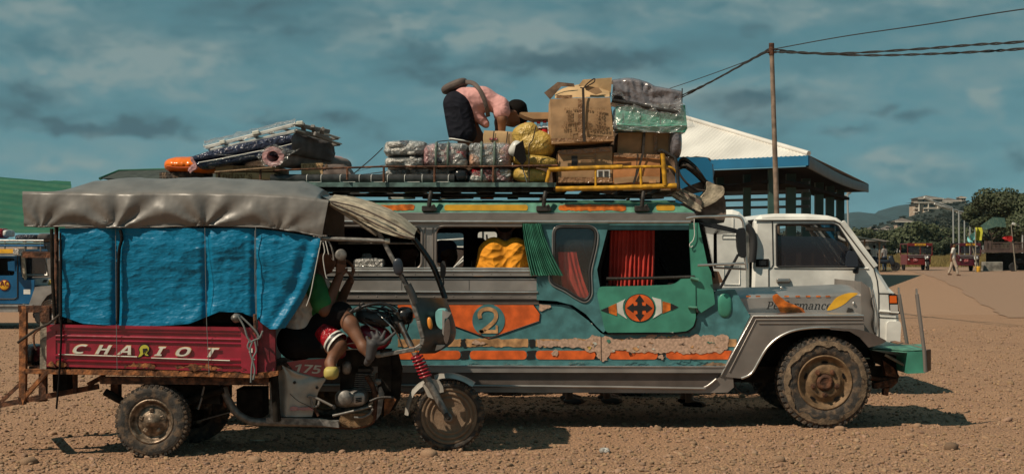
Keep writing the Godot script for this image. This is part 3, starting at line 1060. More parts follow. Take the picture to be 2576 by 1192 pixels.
	b.box(Vector3(X.call(2416.0),Y.call(503.6),z + 5.9),Vector3(X.call(2444.0) - X.call(2386.0),0.35,0.3))
	b.box(Vector3(X.call(2452.0),Y.call(494.5),z + 3.2),Vector3(X.call(2462.0) - X.call(2442.0),0.3,0.3))
	part(b,"eave",M.hotel_trim,t)
	window_row(t,X.call(2404.0),X.call(2440.0),Y.call(515.0),z + 5.0,5,0.9,2.6)
	window_row(t,X.call(2448.0),X.call(2458.0),Y.call(499.0),z + 3.0,2,0.6,0.9)
	var hs := [[2256,2298,557,548,572,470.0,"white-eaved pavilion with brown hip roof below the hotel",true],[2226,2253,577,567,584,400.0,"small brown hip-roofed house left of the pavilion, lower down",true],[2190,2212,577,569,583,380.0,"brown-roofed hut half hidden by trees beside the truck",false]]
	for q in hs:
		var dd: float = q[5]
		var A := at(q[0],q[2],dd); var B := at(q[1],q[2],dd); var top := at(q[0],q[3],dd); var bot := at(q[0],q[4],dd)
		var ht := thing("hillside_house",q[6],"house",Vector3((A.x + B.x)/2,0,-dd - 3),"houses on the hillside")
		b = Mb.new()
		b.box(Vector3((A.x + B.x)/2,A.y/2,-dd - 3),Vector3((B.x - A.x)*0.8,A.y,4))
		part(b,"wall",M.hotel_wall,ht)
		b = Mb.new()
		hip_roof(b,Vector3((A.x + B.x)/2,A.y,-dd - 3),B.x - A.x,5,top.y - A.y,0.3)
		part(b,"roof",M.hotel_roof,ht)
		if q[7]:
			b = Mb.new()
			b.box(Vector3((A.x + B.x)/2,A.y - 0.08,-dd + 0.3 - 0.5),Vector3(B.x - A.x + 0.6,0.28,0.2))
			part(b,"eave",M.hotel_trim,ht)
		window_row(ht,A.x + 0.8,B.x - 0.8,bot.y + 0.9,-dd - 1.0,3,0.7,0.8)
func hall() -> void:
	var c := at(2036,390,54.0); var l := at(1640,409,58.5); var r := at(2187,462,79.0)
	var ev := c.y
	c.y = ev; l.y = ev; r.y = ev
	var far := l + (r - c)
	var t := thing("terminal_hall","open-sided terminal hall with white corrugated hip roof and blue fascia","building",Vector3(c.x,0,c.z))
	var apex1 := at(1716,296,62.0); var apex2 := apex1 + (r - c)*0.55
	apex2.y = apex1.y
	var b := Mb.new()
	var n := 80
	var top := PackedVector3Array(); var bot := PackedVector3Array()
	var l2 := l + (l - c)*1.2
	var ridge_far := apex1 + (l - c)*1.2
	for i in n*2 + 1:
		var f := i/(2.0*n)
		var e := c.lerp(l2,f)
		var up := Vector3(0,0.04,0) if i % 2 == 0 else Vector3.ZERO
		var fa := (apex1 - c).dot((l2 - c).normalized())/(l2 - c).length()
		var tp: Vector3
		if f < fa:
			tp = c.lerp(apex1,f/fa)
		else:
			tp = apex1.lerp(ridge_far,(f - fa)/(1.0 - fa))
		bot.append(e + up - Vector3(0,0.03,0)); top.append(tp + up)
	for i in n*2:
		b.quad(bot[i],top[i],top[i + 1],bot[i + 1])
	var ro := part(b,"roof",M.roof_white,t)
	b = Mb.new()
	var rows := []
	for k in 5:
		var f: float = [0.0,0.35,0.7,0.88,1.0][k]
		var drop: float = [0.0,0.0,0.02,0.05,0.0][k]
		var row := PackedVector3Array()
		for i in 9:
			var g := i/8.0
			var a := apex1.lerp(apex2,minf(g*1.4,1.0)); var e := c.lerp(r,g)
			var p := a.lerp(e,f); p.y -= drop*6.0
			row.append(p)
		rows.append(row)
	b.surf(rows)
	part(b,"roof_slope",M.roof_white,t)
	b = Mb.new()
	b.tube(PackedVector3Array([c + Vector3(0,.06,0),apex1 + Vector3(0,.05,0)]),0.10,6)
	part(b,"ridge_cap",M.roof_white,ro)
	b = Mb.new()
	var fh := 0.36
	b.box((c + l2)/2 - Vector3(0,0.20,0),Vector3((l2 - c).length(),fh,0.12),Basis.looking_at((l2 - c).normalized(),Vector3.UP)*Basis(Vector3.UP,PI/2))
	part(b,"fascia",M.fascia_blue,t,"blue fascia board")
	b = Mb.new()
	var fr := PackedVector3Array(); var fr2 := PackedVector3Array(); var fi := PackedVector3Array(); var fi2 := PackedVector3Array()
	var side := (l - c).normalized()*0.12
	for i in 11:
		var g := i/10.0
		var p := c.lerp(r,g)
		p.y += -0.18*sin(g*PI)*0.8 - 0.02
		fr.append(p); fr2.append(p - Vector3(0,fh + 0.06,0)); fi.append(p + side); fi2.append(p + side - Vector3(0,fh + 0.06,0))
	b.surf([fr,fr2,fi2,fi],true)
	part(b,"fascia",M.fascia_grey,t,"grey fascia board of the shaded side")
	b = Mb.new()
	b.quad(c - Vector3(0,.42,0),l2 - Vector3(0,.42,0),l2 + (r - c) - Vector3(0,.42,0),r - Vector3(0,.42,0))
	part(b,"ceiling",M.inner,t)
	var cx := [[1946,56.0],[1990.5,59.5],[2029,63.5],[2061.5,67.5],[2089,71.5],[2115,76.0]]
	var cp := []
	for q in cx:
		var p := at(q[0],0,q[1])
		cp.append(p)
		b = Mb.new()
		b.box(Vector3(p.x,(ev - .42)/2,p.z),Vector3(.37,ev - .42,.30))
		part(b,"column",M.column,t)
	for q in [[1880,60.0],[1812,62.5]]:
		var p := at(q[0],0,q[1])
		b = Mb.new()
		b.box(Vector3(p.x,(ev - .42)/2,p.z),Vector3(.28,ev - .42,.3))
		part(b,"column",M.column,t)
		cp.push_front(p)
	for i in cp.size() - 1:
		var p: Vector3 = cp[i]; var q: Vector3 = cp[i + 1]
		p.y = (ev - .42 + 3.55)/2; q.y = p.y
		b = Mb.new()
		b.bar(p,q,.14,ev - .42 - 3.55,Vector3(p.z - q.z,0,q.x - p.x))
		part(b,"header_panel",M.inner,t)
	for i in 4:
		b = Mb.new()
		b.box((c + l2)/2 + (r - c)*0.22 - Vector3(0,0.75 + i*0.32,0),Vector3((l2 - c).length()*0.9,0.11,0.1),Basis.looking_at((l2 - c).normalized(),Vector3.UP)*Basis(Vector3.UP,PI/2))
		part(b,"louvre",M.fascia_grey,t)
func pole_and_wires() -> void:
	var d := 30.0
	var base := at(1964,0,d); base.y = 0
	var tip := at(1942,111,d)
	var t := thing("utility_pole","slender tan metal utility pole leaning slightly left behind the white truck","pole",base)
	var b := Mb.new()
	b.tube(PackedVector3Array([base,tip]),[0.062,0.045],12)
	part(b,"post",M.post,t)
	b = Mb.new()
	b.tube(PackedVector3Array([tip - Vector3(0,0.22,0),tip + Vector3(0,.02,0)]),[0.055,0.055],12)
	b.tube(PackedVector3Array([tip + Vector3(-.09,-.17,.02),tip + Vector3(.09,-.17,.02)]),0.02,6)
	part(b,"cap",M.rust,t)
	var ws := [[[1944,124,30.0],[2120,92,27.0],[2340,60,24.0],[2620,17,21.0],[3300,-60,16.0],[4200,-110,12.0],"single thin wire rising right from the pole top"],
		[[1947,123,30.0],[2010,131,29.0],[2120,134,27.0],[2300,124,25.0],[2460,112,23.0],[2620,100,21.5],[3300,20,17.0],[4200,-70,12.0],"upper twisted service cable running right from the pole"],
		[[1947,130,30.0],[2010,133,29.0],[2180,139,27.0],[2330,136,25.0],[2480,129,23.0],[2620,118,21.5],[3300,50,17.0],[4200,-50,12.0],"lower twisted service cable running right from the pole"],
		[[1938,122,30.0],[1880,155,32.0],[1800,200,34.0],[1719,243,36.0],[1600,300,40.0],[1300,395,50.0],[900,445,64.0],"lower twisted cable dropping left from the pole behind the load"],
		[[1938,125,30.0],[1870,162,32.0],[1790,205,34.0],[1719,238,36.0],[1600,292,40.0],[1300,388,50.0],[900,440,64.0],"second twisted cable dropping left from the pole"],
		[[1940,128,30.0],[1870,157,33.0],[1780,190,38.0],[1692,220,42.0],[1560,262,50.0],[1250,345,62.0],[900,430,80.0],"thin wire running left from the pole above the cables"]]
	for w in ws:
		var pts := PackedVector3Array()
		for q in w:
			if q is Array:
				pts.append(at(q[0],q[1],q[2]))
		pts = curve(pts,12)
		b = Mb.new()
		if "twisted" in w[w.size() - 1]:
			for s in 2:
				var tw := PackedVector3Array()
				for i in pts.size():
					tw.append(pts[i] + Vector3(0,0.013*sin(i*0.8 + s*PI),0.013*cos(i*0.8 + s*PI)))
				b.tube(tw,0.012,5)
		else:
			b.tube(pts,0.010,5)
		solo(b,"overhead_wire",M.wire,w[w.size() - 1],"wire","wires on the utility pole")
	b = Mb.new()
	b.tube(curve(PackedVector3Array([at(962,372,22.0),at(935,398,21.0),at(890,436,20.0)])),0.008,5)
	solo(b,"overhead_wire",M.wire,"dark wire slanting down left of the clear bags on the roof","wire","wires behind the load")
	b = Mb.new()
	b.tube(curve(PackedVector3Array([at(1100,356,30.0),at(1400,325,30.0),at(1560,300,30.0)])),0.010,5)
	solo(b,"overhead_wire",M.wire,"thin wire passing behind the bending man's arms","wire","wires behind the load")
# inset of an outline along its corner directions
func inset(p: PackedVector2Array,e: float) -> PackedVector2Array:
	var o := PackedVector2Array()
	var s := -1.0 if Geometry2D.is_polygon_clockwise(p) else 1.0
	for i in p.size():
		var a := p[(i + p.size() - 1) % p.size()]; var b := p[i]; var d := p[(i + 1) % p.size()]
		var nn := ((b - a).normalized() + (d - b).normalized()).normalized().orthogonal()*s
		o.append(b - nn*e)
	return o
func v3(p: PackedVector2Array,z: float) -> PackedVector3Array:
	var o := PackedVector3Array()
	for q in p:
		o.append(Vector3(q.x,q.y,z))
	return o
# tyre and rim; out: the side that faces outwards
func wheel(parent: Node3D,c: Vector3,R: float,W: float,rim: float,tyre: Material,rimm: Material,out := Vector3(0,0,1),lugs := 40,style := "dish",name_ := "wheel") -> Node3D:
	var w := Node3D.new()
	w.name = name_
	w.position = c - origin_of(parent)
	parent.add_child(w,true)
	var b := Mb.new()
	var h := W/2
	b.lathe(PackedVector2Array([Vector2(rim,-h*.8),Vector2(rim + .018,-h*.98),Vector2(lerpf(rim,R,.45),-h*1.06),Vector2(R*.90,-h),Vector2(R*.965,-h*.86),Vector2(R*.975,-h*.5),Vector2(R*.98,0),Vector2(R*.975,h*.5),Vector2(R*.965,h*.86),Vector2(R*.90,h),Vector2(R*.895,h*1.02),Vector2(lerpf(rim,R,.62),h*1.05),Vector2(lerpf(rim,R,.6),h*1.075),Vector2(lerpf(rim,R,.3),h*1.07),Vector2(rim + .018,h*.98),Vector2(rim,h*.8)]),c,out,64)
	for i in lugs:
		var a := TAU*i/lugs
		var x := Vector3(cos(a),sin(a),0) if absf(out.z) > 0.5 else (Vector3(cos(a),0,sin(a)) if absf(out.y) > 0.5 else Vector3(0,sin(a),cos(a)))
		var tg := out.cross(x).normalized()
		var ww := TAU*R/lugs
		for s in [-1.0,1.0]:
			var q: Vector3 = c + x*R*.972 + out*s*h*0.62
			b.box(q,Vector3(R*.045,ww*.66,h*.66),Basis(x,tg,out).rotated(x,0.25*s),0.0)
			b.box(c + x*R*.945 + out*s*h*.90,Vector3(R*.055,ww*.5,h*.16),Basis(x,tg,out),0.0)
	part(b,"tyre",tyre,w)
	b = Mb.new()
	if style == "truck":
		b.lathe(PackedVector2Array([Vector2(rim + .012,h*.80),Vector2(rim + .012,h*.97),Vector2(rim - .004,h*1.0),Vector2(rim - .02,h*.72),Vector2(rim*.80,h*.60),Vector2(rim*.74,h*.66),Vector2(rim*.60,h*.80),Vector2(rim*.58,h*.88),Vector2(rim*.36,h*.90),Vector2(rim*.34,h*.74),Vector2(0,h*.70)]),c,out,48)
	elif style == "spoke":
		b.lathe(PackedVector2Array([Vector2(rim + .012,h*.80),Vector2(rim + .012,h*.98),Vector2(rim - .005,h*1.0),Vector2(rim - .016,h*.50),Vector2(rim*.78,h*.34),Vector2(rim*.70,h*.42),Vector2(rim*.66,h*.60),Vector2(rim*.40,h*.62),Vector2(rim*.38,h*.85),Vector2(rim*.24,h*.95),Vector2(rim*.22,h*1.25),Vector2(0,h*1.28)]),c,out,48)
	else:
		b.lathe(PackedVector2Array([Vector2(rim + .012,h*.80),Vector2(rim + .012,h*.95),Vector2(rim - .006,h*.98),Vector2(rim - .014,h*.80),Vector2(rim*.90,h*.74),Vector2(rim*.88,h*.90),Vector2(rim*.80,h*.92),Vector2(rim*.78,h*.72),Vector2(rim*.70,h*.70),Vector2(rim*.68,h*.80),Vector2(rim*.63,h*.81),Vector2(rim*.61,h*.68),Vector2(rim*.26,h*.62),Vector2(rim*.24,h*.80),Vector2(rim*.12,h*.84),Vector2(0,h*.84)]),c,out,48)
	var rm := part(b,"rim",rimm,w)
	var up := Vector3(0,1,0)
	var sx := out.cross(up)
	if style == "truck":
		b = Mb.new()
		b.lathe(PackedVector2Array([Vector2(rim*.33,h*.72),Vector2(rim*.31,h*1.0),Vector2(rim*.22,h*1.12),Vector2(rim*.20,h*1.06),Vector2(0,h*1.06)]),c,out,28)
		part(b,"hub",M.rust,w)
		for i in 5:
			var a := TAU*i/5.0 - PI/2
			b = Mb.new()
			var q := c + (up*sin(a) + sx*cos(a))*rim*.47
			b.lathe(PackedVector2Array([Vector2(.026,h*.88),Vector2(.024,h*.97),Vector2(.016,h*.99),Vector2(.014,h*1.12),Vector2(0,h*1.12)]),q,out,6,TAU,false)
			part(b,"lug_nut",M.rust,rm)
			b = Mb.new()
			a += PI/5
			var k := c + (up*sin(a) + sx*cos(a))*rim*.765 + out*h*.655
			var tg := (up*cos(a) - sx*sin(a))
			var rd := (up*sin(a) + sx*cos(a))
			var oval := PackedVector3Array()
			for j in 12:
				oval.append(k + tg*cos(j*TAU/12)*.030 + rd*sin(j*TAU/12)*.0125 + out*.012)
			for j in range(1,11):
				b.tri(oval[0],oval[j],oval[j + 1])
			part(b,"rim_slot",M.black,rm)
	elif style == "spoke":
		for i in 5:
			var a := TAU*i/5.0 + 0.3
			b = Mb.new()
			var rd := (up*sin(a) + sx*cos(a))
			var tg := (up*cos(a) - sx*sin(a))
			b.box(c + rd*rim*.53 + out*h*.66,Vector3(rim*.20,rim*.22,h*.20),Basis(rd,tg,out),0.006)
			part(b,"wheel_stud_boss",rimm,rm)
	return w
func lozenge(x0: float,x1: float,y0: float,y1: float,d: float) -> PackedVector2Array:
	return rounded(pp([x0,y0,x1,y0,x1,y1,x0,y1],d),(y1 - y0)/FOCAL*d*0.48,5)
# a band of trim: a tube along a measured line
func trim(parent: Node3D,called: String,m: Material,pts: Array,d: float,r: float,smooth := false,sides := 8) -> Node3D:
	var b := Mb.new()
	var p := pl(pts,d)
	b.tube(curve(p,5) if smooth else p,r,sides)
	return part(b,called,m,parent)
func panel(parent: Node3D,called: String,m: Material,pts: Array,d: float,back: float,label := "") -> Node3D:
	var b := Mb.new()
	b.ext(pp(pts,d),-d,-d - back)
	return part(b,called,m,parent,label)
func decal(parent: Node3D,called: String,m: Material,poly: PackedVector2Array,d: float,back := 0.004,label := "") -> Node3D:
	var b := Mb.new()
	b.ext(poly,-d,-d - back)
	return part(b,called,m,parent,label)
func rect2(x0: float,y0: float,x1: float,y1: float,d: float) -> PackedVector2Array:
	return pp([x0,y0,x1,y0,x1,y1,x0,y1],d)
func jeepney() -> void:
	var d := DJ
	var far := 14.35
	var base := at(1400,0,(d + far)/2); base.y = 0
	var t := thing("passenger_jeepney","long teal and green passenger jeepney with steel trim, red curtains and a loaded roof","jeepney",base)
	var b := Mb.new()
	var H := func(py: float) -> float: return EYE + (HORIZON - py)/FOCAL*d
	var X := func(px: float) -> float: return (px - MIDX)/FOCAL*d
	b.ext(pp([430,764,1372,764,1430,768,1480,806,1512,838,1530,842,1735,838,1756,790,1806,728,1850,728,1888,795,1824,922,430,921],d),-d,-d - 0.05)
	var side := part(b,"side_panel",M.teal,t,"teal lower side with worn stripes")
	var e := d - 0.004
	decal(side,"number_panel",M.orange,pp([1000,767,1343,767,1359,789,1357,808,1229,852,1136,818,1000,790],e),e)
	for q in [[1229,852,1136,818],[1229,852,1357,808],[1357,808,1359,789],[1359,789,1343,767]]:
		trim(side,"outline",M.black_paint,[q[0],q[1],q[2],q[3]],e,0.0045)
	var cp := PackedVector2Array()
	var cc := at(1229,806,d)
	for i in 40:
		cp.append(Vector2(cc.x + cos(i*TAU/40)*0.140,cc.y + sin(i*TAU/40)*0.140))
	decal(side,"number_disc",M.teal,cp,d - 0.008)
	var two := curve(pl([1208,801,1206,790,1213,780,1228,777,1243,782,1248,794,1243,808,1230,820,1214,832,1206,836],d - 0.013),6)
	b = Mb.new()
	_ribbon(b,two,0.033)
	_ribbon(b,pl([1204,834,1252,834],d - 0.013),0.030)
	_ribbon(b,pl([1249.5,836,1249.5,818],d - 0.0125),0.020)
	part(b,"number_two",M.tan,side)
	var x := 1000.0
	for seg in [[1000,1160],[1170,1328],[1348,1640]]:
		decal(side,"tan_stripe",M.tan,ragged(rect2(seg[0],852.5,seg[1],872,e),0.02,0.006,seg[0]),e)
	for seg in [[1000,1158],[1182,1325],[1348,1500],[1532,1655],[1676,1826]]:
		decal(side,"orange_stripe",M.orange,lozenge(seg[0],seg[1],882,904,e) if seg[1] < 1800 else pp([1676,885,1684,882,1842,882,1832,904,1686,904,1677,898],e),e)
	for bx in [1170,1337,1508,1665]:
		decal(side,"black_break",M.black_paint,curve2(pp([bx - 12,884,bx + 2,882,bx + 13,882,bx + 8,893,bx + 9,902,bx - 4,904,bx - 13,903,bx - 9,893],e),3),e)
	for bx in [1165,1338]:
		decal(side,"black_break",M.black_paint,ragged(rect2(bx - 8,853,bx + 8,871,e - .003),0.012,0.012,bx),e - 0.003)
	decal(side,"tan_stripe",M.tan,rect2(1640,853,1854,872,e),e)
	var f2 := d - 0.008
	decal(side,"bare_filler",M.filler,ragged(pp([1350,856,1420,855,1475,852,1490,846,1530,848,1560,853,1640,850,1700,846,1770,843,1800,848,1825,842,1836,856,1832,880,1810,890,1780,886,1740,892,1690,886,1650,889,1600,884,1560,880,1535,886,1530,908,1512,910,1500,888,1480,884,1470,874,1420,872,1352,872],f2),0.012,0.013,3.0),f2,.001)
	decal(side,"bare_filler",M.filler,ragged(pp([1357,766,1386,768,1382,780,1358,781],f2),0.014,0.014,5.0),f2)
	var cr := RandomNumberGenerator.new()
	cr.seed = 12
	for i in 40:
		var q := Vector2(cr.randf_range(1480,1835),cr.randf_range(848,890))
		var r := cr.randf_range(1.5,6.0)
		decal(side,"paint_fleck",[M.teal,M.sack,M.filler,M.green_worn,M.tan,M.rust,M.letter_cream][i % 7],ragged(pp([q.x - r*1.6,q.y,q.x,q.y - r*.6,q.x + r*1.4,q.y + .5,q.x + r*.2,q.y + r*.7],f2 - .003),.008,.012,i*3.0),f2 - .003,.001)
	for q in [[1395,888,9,7],[1205,862,20,5],[1190,914,16,4],[1290,916,24,3],[1450,914,20,4],[1600,912,30,5],[1740,910,40,6],[1665,898,10,8],[1640,846,14,6]]:
		decal(side,"paint_chip",M.filler if q[2] < 30 else M.green_worn,ragged(pp([q[0] - q[2],q[1],q[0],q[1] - q[3],q[0] + q[2],q[1],q[0],q[1] + q[3]],f2 - .002),0.012,0.016,q[0]),f2 - 0.002)
	for q in [[1180,918,60,5],[1330,919,90,4],[1480,917,70,7],[1610,919,80,5],[1720,917,60,8],[1795,914,34,12],[1070,918,60,6]]:
		decal(side,"mud_splash",M.mud_splash,ragged(pp([q[0] - q[2],920.5,q[0] - q[2]*.5,920 - q[3]*.6,q[0],920 - q[3],q[0] + q[2]*.6,920 - q[3]*.5,q[0] + q[2],920.5],f2),0.012,0.012,q[0]),f2,.002)
	trim(side,"seam",M.black_paint,[1512,842,1513,908],d - 0.009,0.0025)
	for q in [[684,694.5,"steel",0.03],[703,731,"steel",0.012],[738,752,"steel_dull",0.02]]:
		panel(t,"belt_panel",M[q[2]],[430,q[0],1352,q[0] + 1,1352,q[1],430,q[1]],d - q[3],0.06)
	panel(t,"belt_shadow_gap",M.black_paint,[430,694,1352,695,1352,704,430,703],d + 0.02,0.03)
	panel(t,"lower_belt",M.skirt,[430,752,1356,752,1356,766,430,766],d - 0.006,0.05)
	trim(t,"chrome_strip",M.chrome,[430,700,1350,701.5],d - 0.014,0.006)
	trim(t,"chrome_strip",M.chrome,[430,733,1353,735],d - 0.024,0.010)
	trim(t,"window_rail",M.chrome,[430,674.5,1342,675],d - 0.012,0.008)
	trim(t,"window_rail",M.chrome,[430,682,1340,682],d - 0.024,0.014)
	for px in range(900,1350,48):
		for q in [[689.0,.030],[745.0,.020]]:
			b = Mb.new()
			b.blob(at(px,q[0],d - q[1] - .001),Vector3(.006,.006,.004),nz,0,1,1,Basis(),6)
			part(b,"rivet",M.steel_dull,t)
	for px in [1010,1180]:
		trim(t,"panel_seam",M.black_paint,[px,704,px,730],d - .0125,.002)
	var wins := [[545,790],[820,1061],[1096,1346]]
	var ed := [430.0,805.0,1079.0,1352.0]
	for i in 3:
		b = Mb.new()
		var hole := rounded(rect2(wins[i][0],569,wins[i][1],677,d),0.075,6)
		b.ext(ring2(rect2(ed[i],559,ed[i + 1] - 0.4,685,d),hole),-d,-d - 0.04)
		var fr := part(b,"window_frame",M.steel,t)
		b = Mb.new()
		b.tube(v3(hole,-d + 0.004),0.012,8,true)
		part(b,"window_trim",M.steel_dull,fr)
		if i > 0:
			for px in [ed[i] - 10.0,ed[i] + 10.0]:
				trim(fr,"pillar_bead",M.steel_dull,[px,572,px,676],d - 0.002,0.006)
	var oval := rounded(pp([1404,571.5,1486,571.5,1500,584,1497,617,1482,681,1485,742,1472,757,1450,746,1422,727,1389,712,1385,696,1395,640,1395,582],d),0.045,5)
	b = Mb.new()
	b.ext(ring2(pp([1350,560,1531,560,1528,578,1502,678,1509,722,1501,738,1523,831,1518,836,1502,822,1474,790,1440,767,1400,757,1350,754],d),oval),-d + 0.024,-d - 0.03)
	var cab := part(b,"cab_side",M.teal,t)
	b = Mb.new()
	b.tube(v3(oval,-d + 0.030),0.011,8,true)
	part(b,"window_seal",M.rubber,cab)
	b = Mb.new()
	b.tube(v3(inset(oval,-0.018),-d + 0.028),0.007,8,true)
	part(b,"window_bead",M.chrome,cab)
	b = Mb.new()
	b.ext(oval,-d - 0.012,-d - 0.016)
	part(b,"window_pane",M.glass,cab)
	panel(t,"door_header",M.teal,[1530,560,1745,560,1740,578,1527,578],d - 0.018,0.05)
	panel(t,"door_post",M.black,[1527,578,1536,578,1512,680,1514,720,1506,720,1502,680],d + 0.03,0.05)
	b = Mb.new()
	b.ext(rounded(pp([1508.6,721,1600,719,1686,716,1701,711.6,1722,694.6,1748.6,700,1750,800,1744,820,1728,832,1700,835,1527,836,1521,828,1501,738],d),0.02,3),-d + 0.036,-d - 0.01)
	var door := part(b,"door",M.green,t)
	b = Mb.new()
	b.tube(pl([1512,760,1526,832,1534,840,1700,839,1732,835,1748,821,1753,800],d - 0.02),0.008,6)
	part(b,"door_seal",M.rubber,door)
	var g := d - 0.040
	var ce := at(1609.5,774.5,g)
	var c1 := PackedVector2Array(); var c2 := PackedVector2Array()
	for i in 40:
		c1.append(Vector2(ce.x + cos(i*TAU/40)*.131,ce.y + sin(i*TAU/40)*.121))
		c2.append(Vector2(ce.x + cos(i*TAU/40)*.123,ce.y + sin(i*TAU/40)*.115))
	decal(door,"emblem_ring",M.black_paint,c1,g)
	decal(door,"emblem_disc",M.orange,c2,g - 0.003)
	var arrow := PackedVector2Array()
	for k in 4:
		for q in [[0.022,0.022],[0.018,0.050],[0.040,0.058],[0.0,0.112],[-0.040,0.058],[-0.018,0.050]]:
			arrow.append(Vector2(ce.x,ce.y) + Vector2(q[0],q[1]).rotated(k*PI/2)*Vector2(0.98,1.0))
	decal(door,"emblem_cross",M.black_paint,arrow,g - 0.006)
	for q in [["white_paint",[1574,752,1552,762.6,1554,787,1578.5,802.5,1571,790,1567,774,1569,760]],["orange2",[1551,763,1531,772,1532.5,787,1552.5,794.5]],["black_paint",[1530.5,772,1511.5,780,1531.5,788]],
		["white_paint",[1640,747,1664,753,1666,787,1643,801,1649,790,1652,774,1648,760]],["orange2",[1667.5,757.5,1687.5,763,1687.5,780,1667.5,788.5]],["black_paint",[1688.5,763,1707,772,1689,781]]]:
		decal(door,"emblem_wing",M[q[0]],pp(q[1],g),g)
	trim(door,"grab_bar",M.dark_metal,[1526,701,1560,701,1660,699,1748,696],d - 0.03,0.013)
	trim(door,"latch",M.green_worn,[1732,773,1754,774],d - 0.05,0.012)
	trim(door,"hinge",M.green_worn,[1738,700,1758,704],d - 0.05,0.016)
	trim(door,"hinge",M.dark_metal,[1753,776,1757,786],d - 0.05,0.012)
	panel(t,"front_pillar",M.green,[1734,562,1758,560,1781,666,1790,685,1799.7,764.5,1764,787,1751,779.6,1750,700,1741,696],d - 0.026,0.05)
	panel(t,"windshield_post",M.black,[1758,561.7,1772,566,1793,664,1800,700,1790,690,1781,664],d + 0.02,0.08)
	panel(t,"windshield_post",M.black,[1798,574,1804,576,1805,668,1798,672],far - 0.4,0.06)
	b = Mb.new()
	var ws := [at(1775,572,d + .08),at(1797,668,d + .08)]
	b.quad(ws[0],ws[1],Vector3(ws[1].x,ws[1].y,-far + .05),Vector3(ws[0].x,ws[0].y,-far + .05))
	part(b,"windshield",M.glass,t)
	trim(t,"wire_loop",M.white_line,[1748,545,1747,565,1748,590,1744,605,1736,614,1738,622,1744,618],d - 0.045,0.0035,true,5)
	b = Mb.new()
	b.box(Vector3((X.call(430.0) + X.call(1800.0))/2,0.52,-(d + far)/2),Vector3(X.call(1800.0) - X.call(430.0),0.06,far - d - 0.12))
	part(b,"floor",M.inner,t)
	for s in [0.28,1.38]:
		b = Mb.new()
		b.box(Vector3((X.call(440.0) + X.call(1330.0))/2,0.90,-d - s),Vector3(X.call(1330.0) - X.call(440.0),0.12,0.40),Basis(),0.03)
		part(b,"bench_seat",M.maroon_dull,t)
	b = Mb.new()
	b.box(Vector3(X.call(1590.0),1.0,-d - 0.85),Vector3(0.5,0.6,1.3),Basis(),0.05)
	b.box(Vector3(X.call(1545.0),1.35,-d - 0.85),Vector3(0.14,0.6,1.3),Basis(),0.05)
	part(b,"front_seat",M.cloth_black,t)
	b = Mb.new()
	var xs := X.call(1755.0) as float
	b.box(Vector3(xs,0.87,-(d + far)/2),Vector3(0.06,0.72,far - d - 0.12))
	b.box(Vector3(xs - 0.12,1.18,-(d + far)/2),Vector3(0.28,0.14,far - d - 0.14),Basis(),0.03)
	part(b,"dashboard",M.inner,t)
	b = Mb.new()
	var sw := Vector3(X.call(1700.0),1.30,-d - 0.45)
	var ringp := PackedVector3Array()
	for i in 24:
		ringp.append(sw + Basis(Vector3(0,0,1),0.5)*Vector3(0,cos(i*TAU/24)*.19,sin(i*TAU/24)*.19))
	b.tube(ringp,0.013,6,true)
	b.bar(sw,sw + Vector3(0.28,-.22,0),.03,.03)
	part(b,"steering_wheel",M.black,t)
	b = Mb.new()
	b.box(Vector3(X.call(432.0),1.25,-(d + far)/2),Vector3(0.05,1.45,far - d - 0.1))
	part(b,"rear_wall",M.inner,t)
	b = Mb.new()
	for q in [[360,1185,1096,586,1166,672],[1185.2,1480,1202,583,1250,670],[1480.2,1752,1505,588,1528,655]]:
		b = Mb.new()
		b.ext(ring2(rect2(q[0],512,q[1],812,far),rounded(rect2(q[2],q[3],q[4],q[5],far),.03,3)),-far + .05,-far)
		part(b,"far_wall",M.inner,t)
	var prof := [[0.0,534.0],[-0.05,510.0],[-0.20,503.0],[-0.45,499.5],[-0.83,498.0]]
	var rows := []
	for k in 9:
		var q = prof[k] if k < 5 else prof[8 - k]
		var zz: float = -d - 0.0 + q[0] if k < 5 else -far - q[0]
		var y: float = H.call(q[1])
		rows.append(PackedVector3Array([Vector3(X.call(430.0),y,zz),Vector3(X.call(900.0),y,zz),Vector3(X.call(1400.0),y,zz),Vector3(X.call(1690.0),y,zz),Vector3(X.call(1748.0 - (534.0 - q[1])*1.7),y,zz)]))
	b = Mb.new()
	for k in 8:
		b.surf([rows[k],rows[k + 1]])
	var roof := part(b,"roof",M.green_worn,t)
	for q in [[860,1042,"orange2"],[1117,1328,"yellow"],[1406,1575,"orange2"],[1652,1699,"yellow"],[560,800,"yellow"]]:
		b = Mb.new()
		var lz := lozenge(q[0],q[1],514.5,529.5,d)
		if q[2] == "orange2":
			lz = ragged(lz,0.02,0.006,q[0])
		b.ext(lz,-d + 0.005,-d)
		for i in b.v.size():
			b.v[i].z -= (b.v[i].y - H.call(534.0))/(H.call(510.0) - H.call(534.0))*0.05
		part(b,"paint_lozenge",M[q[2]],roof)
	panel(roof,"gutter",M.steel_dull,[430,537,1752,538,1745,556,430,555],d - 0.03,0.06)
	trim(roof,"gutter_lip",M.chrome,[430,557,1738,558],d - 0.045,0.012)
	trim(roof,"gutter_bead",M.chrome,[430,535.5,1748,536.5],d - 0.012,0.005)
	panel(roof,"header_gap",M.black,[430,556,1738,557,1738,563,430,563],d + 0.015,0.03)
	panel(roof,"front_visor",M.black_gloss,[1758,558,1800,562,1855,576,1854,587,1774,570,1762,562],d + 0.1,far - d - 0.2)
	var rack := Node3D.new()
	rack.name = "roof_rack"
	t.add_child(rack)
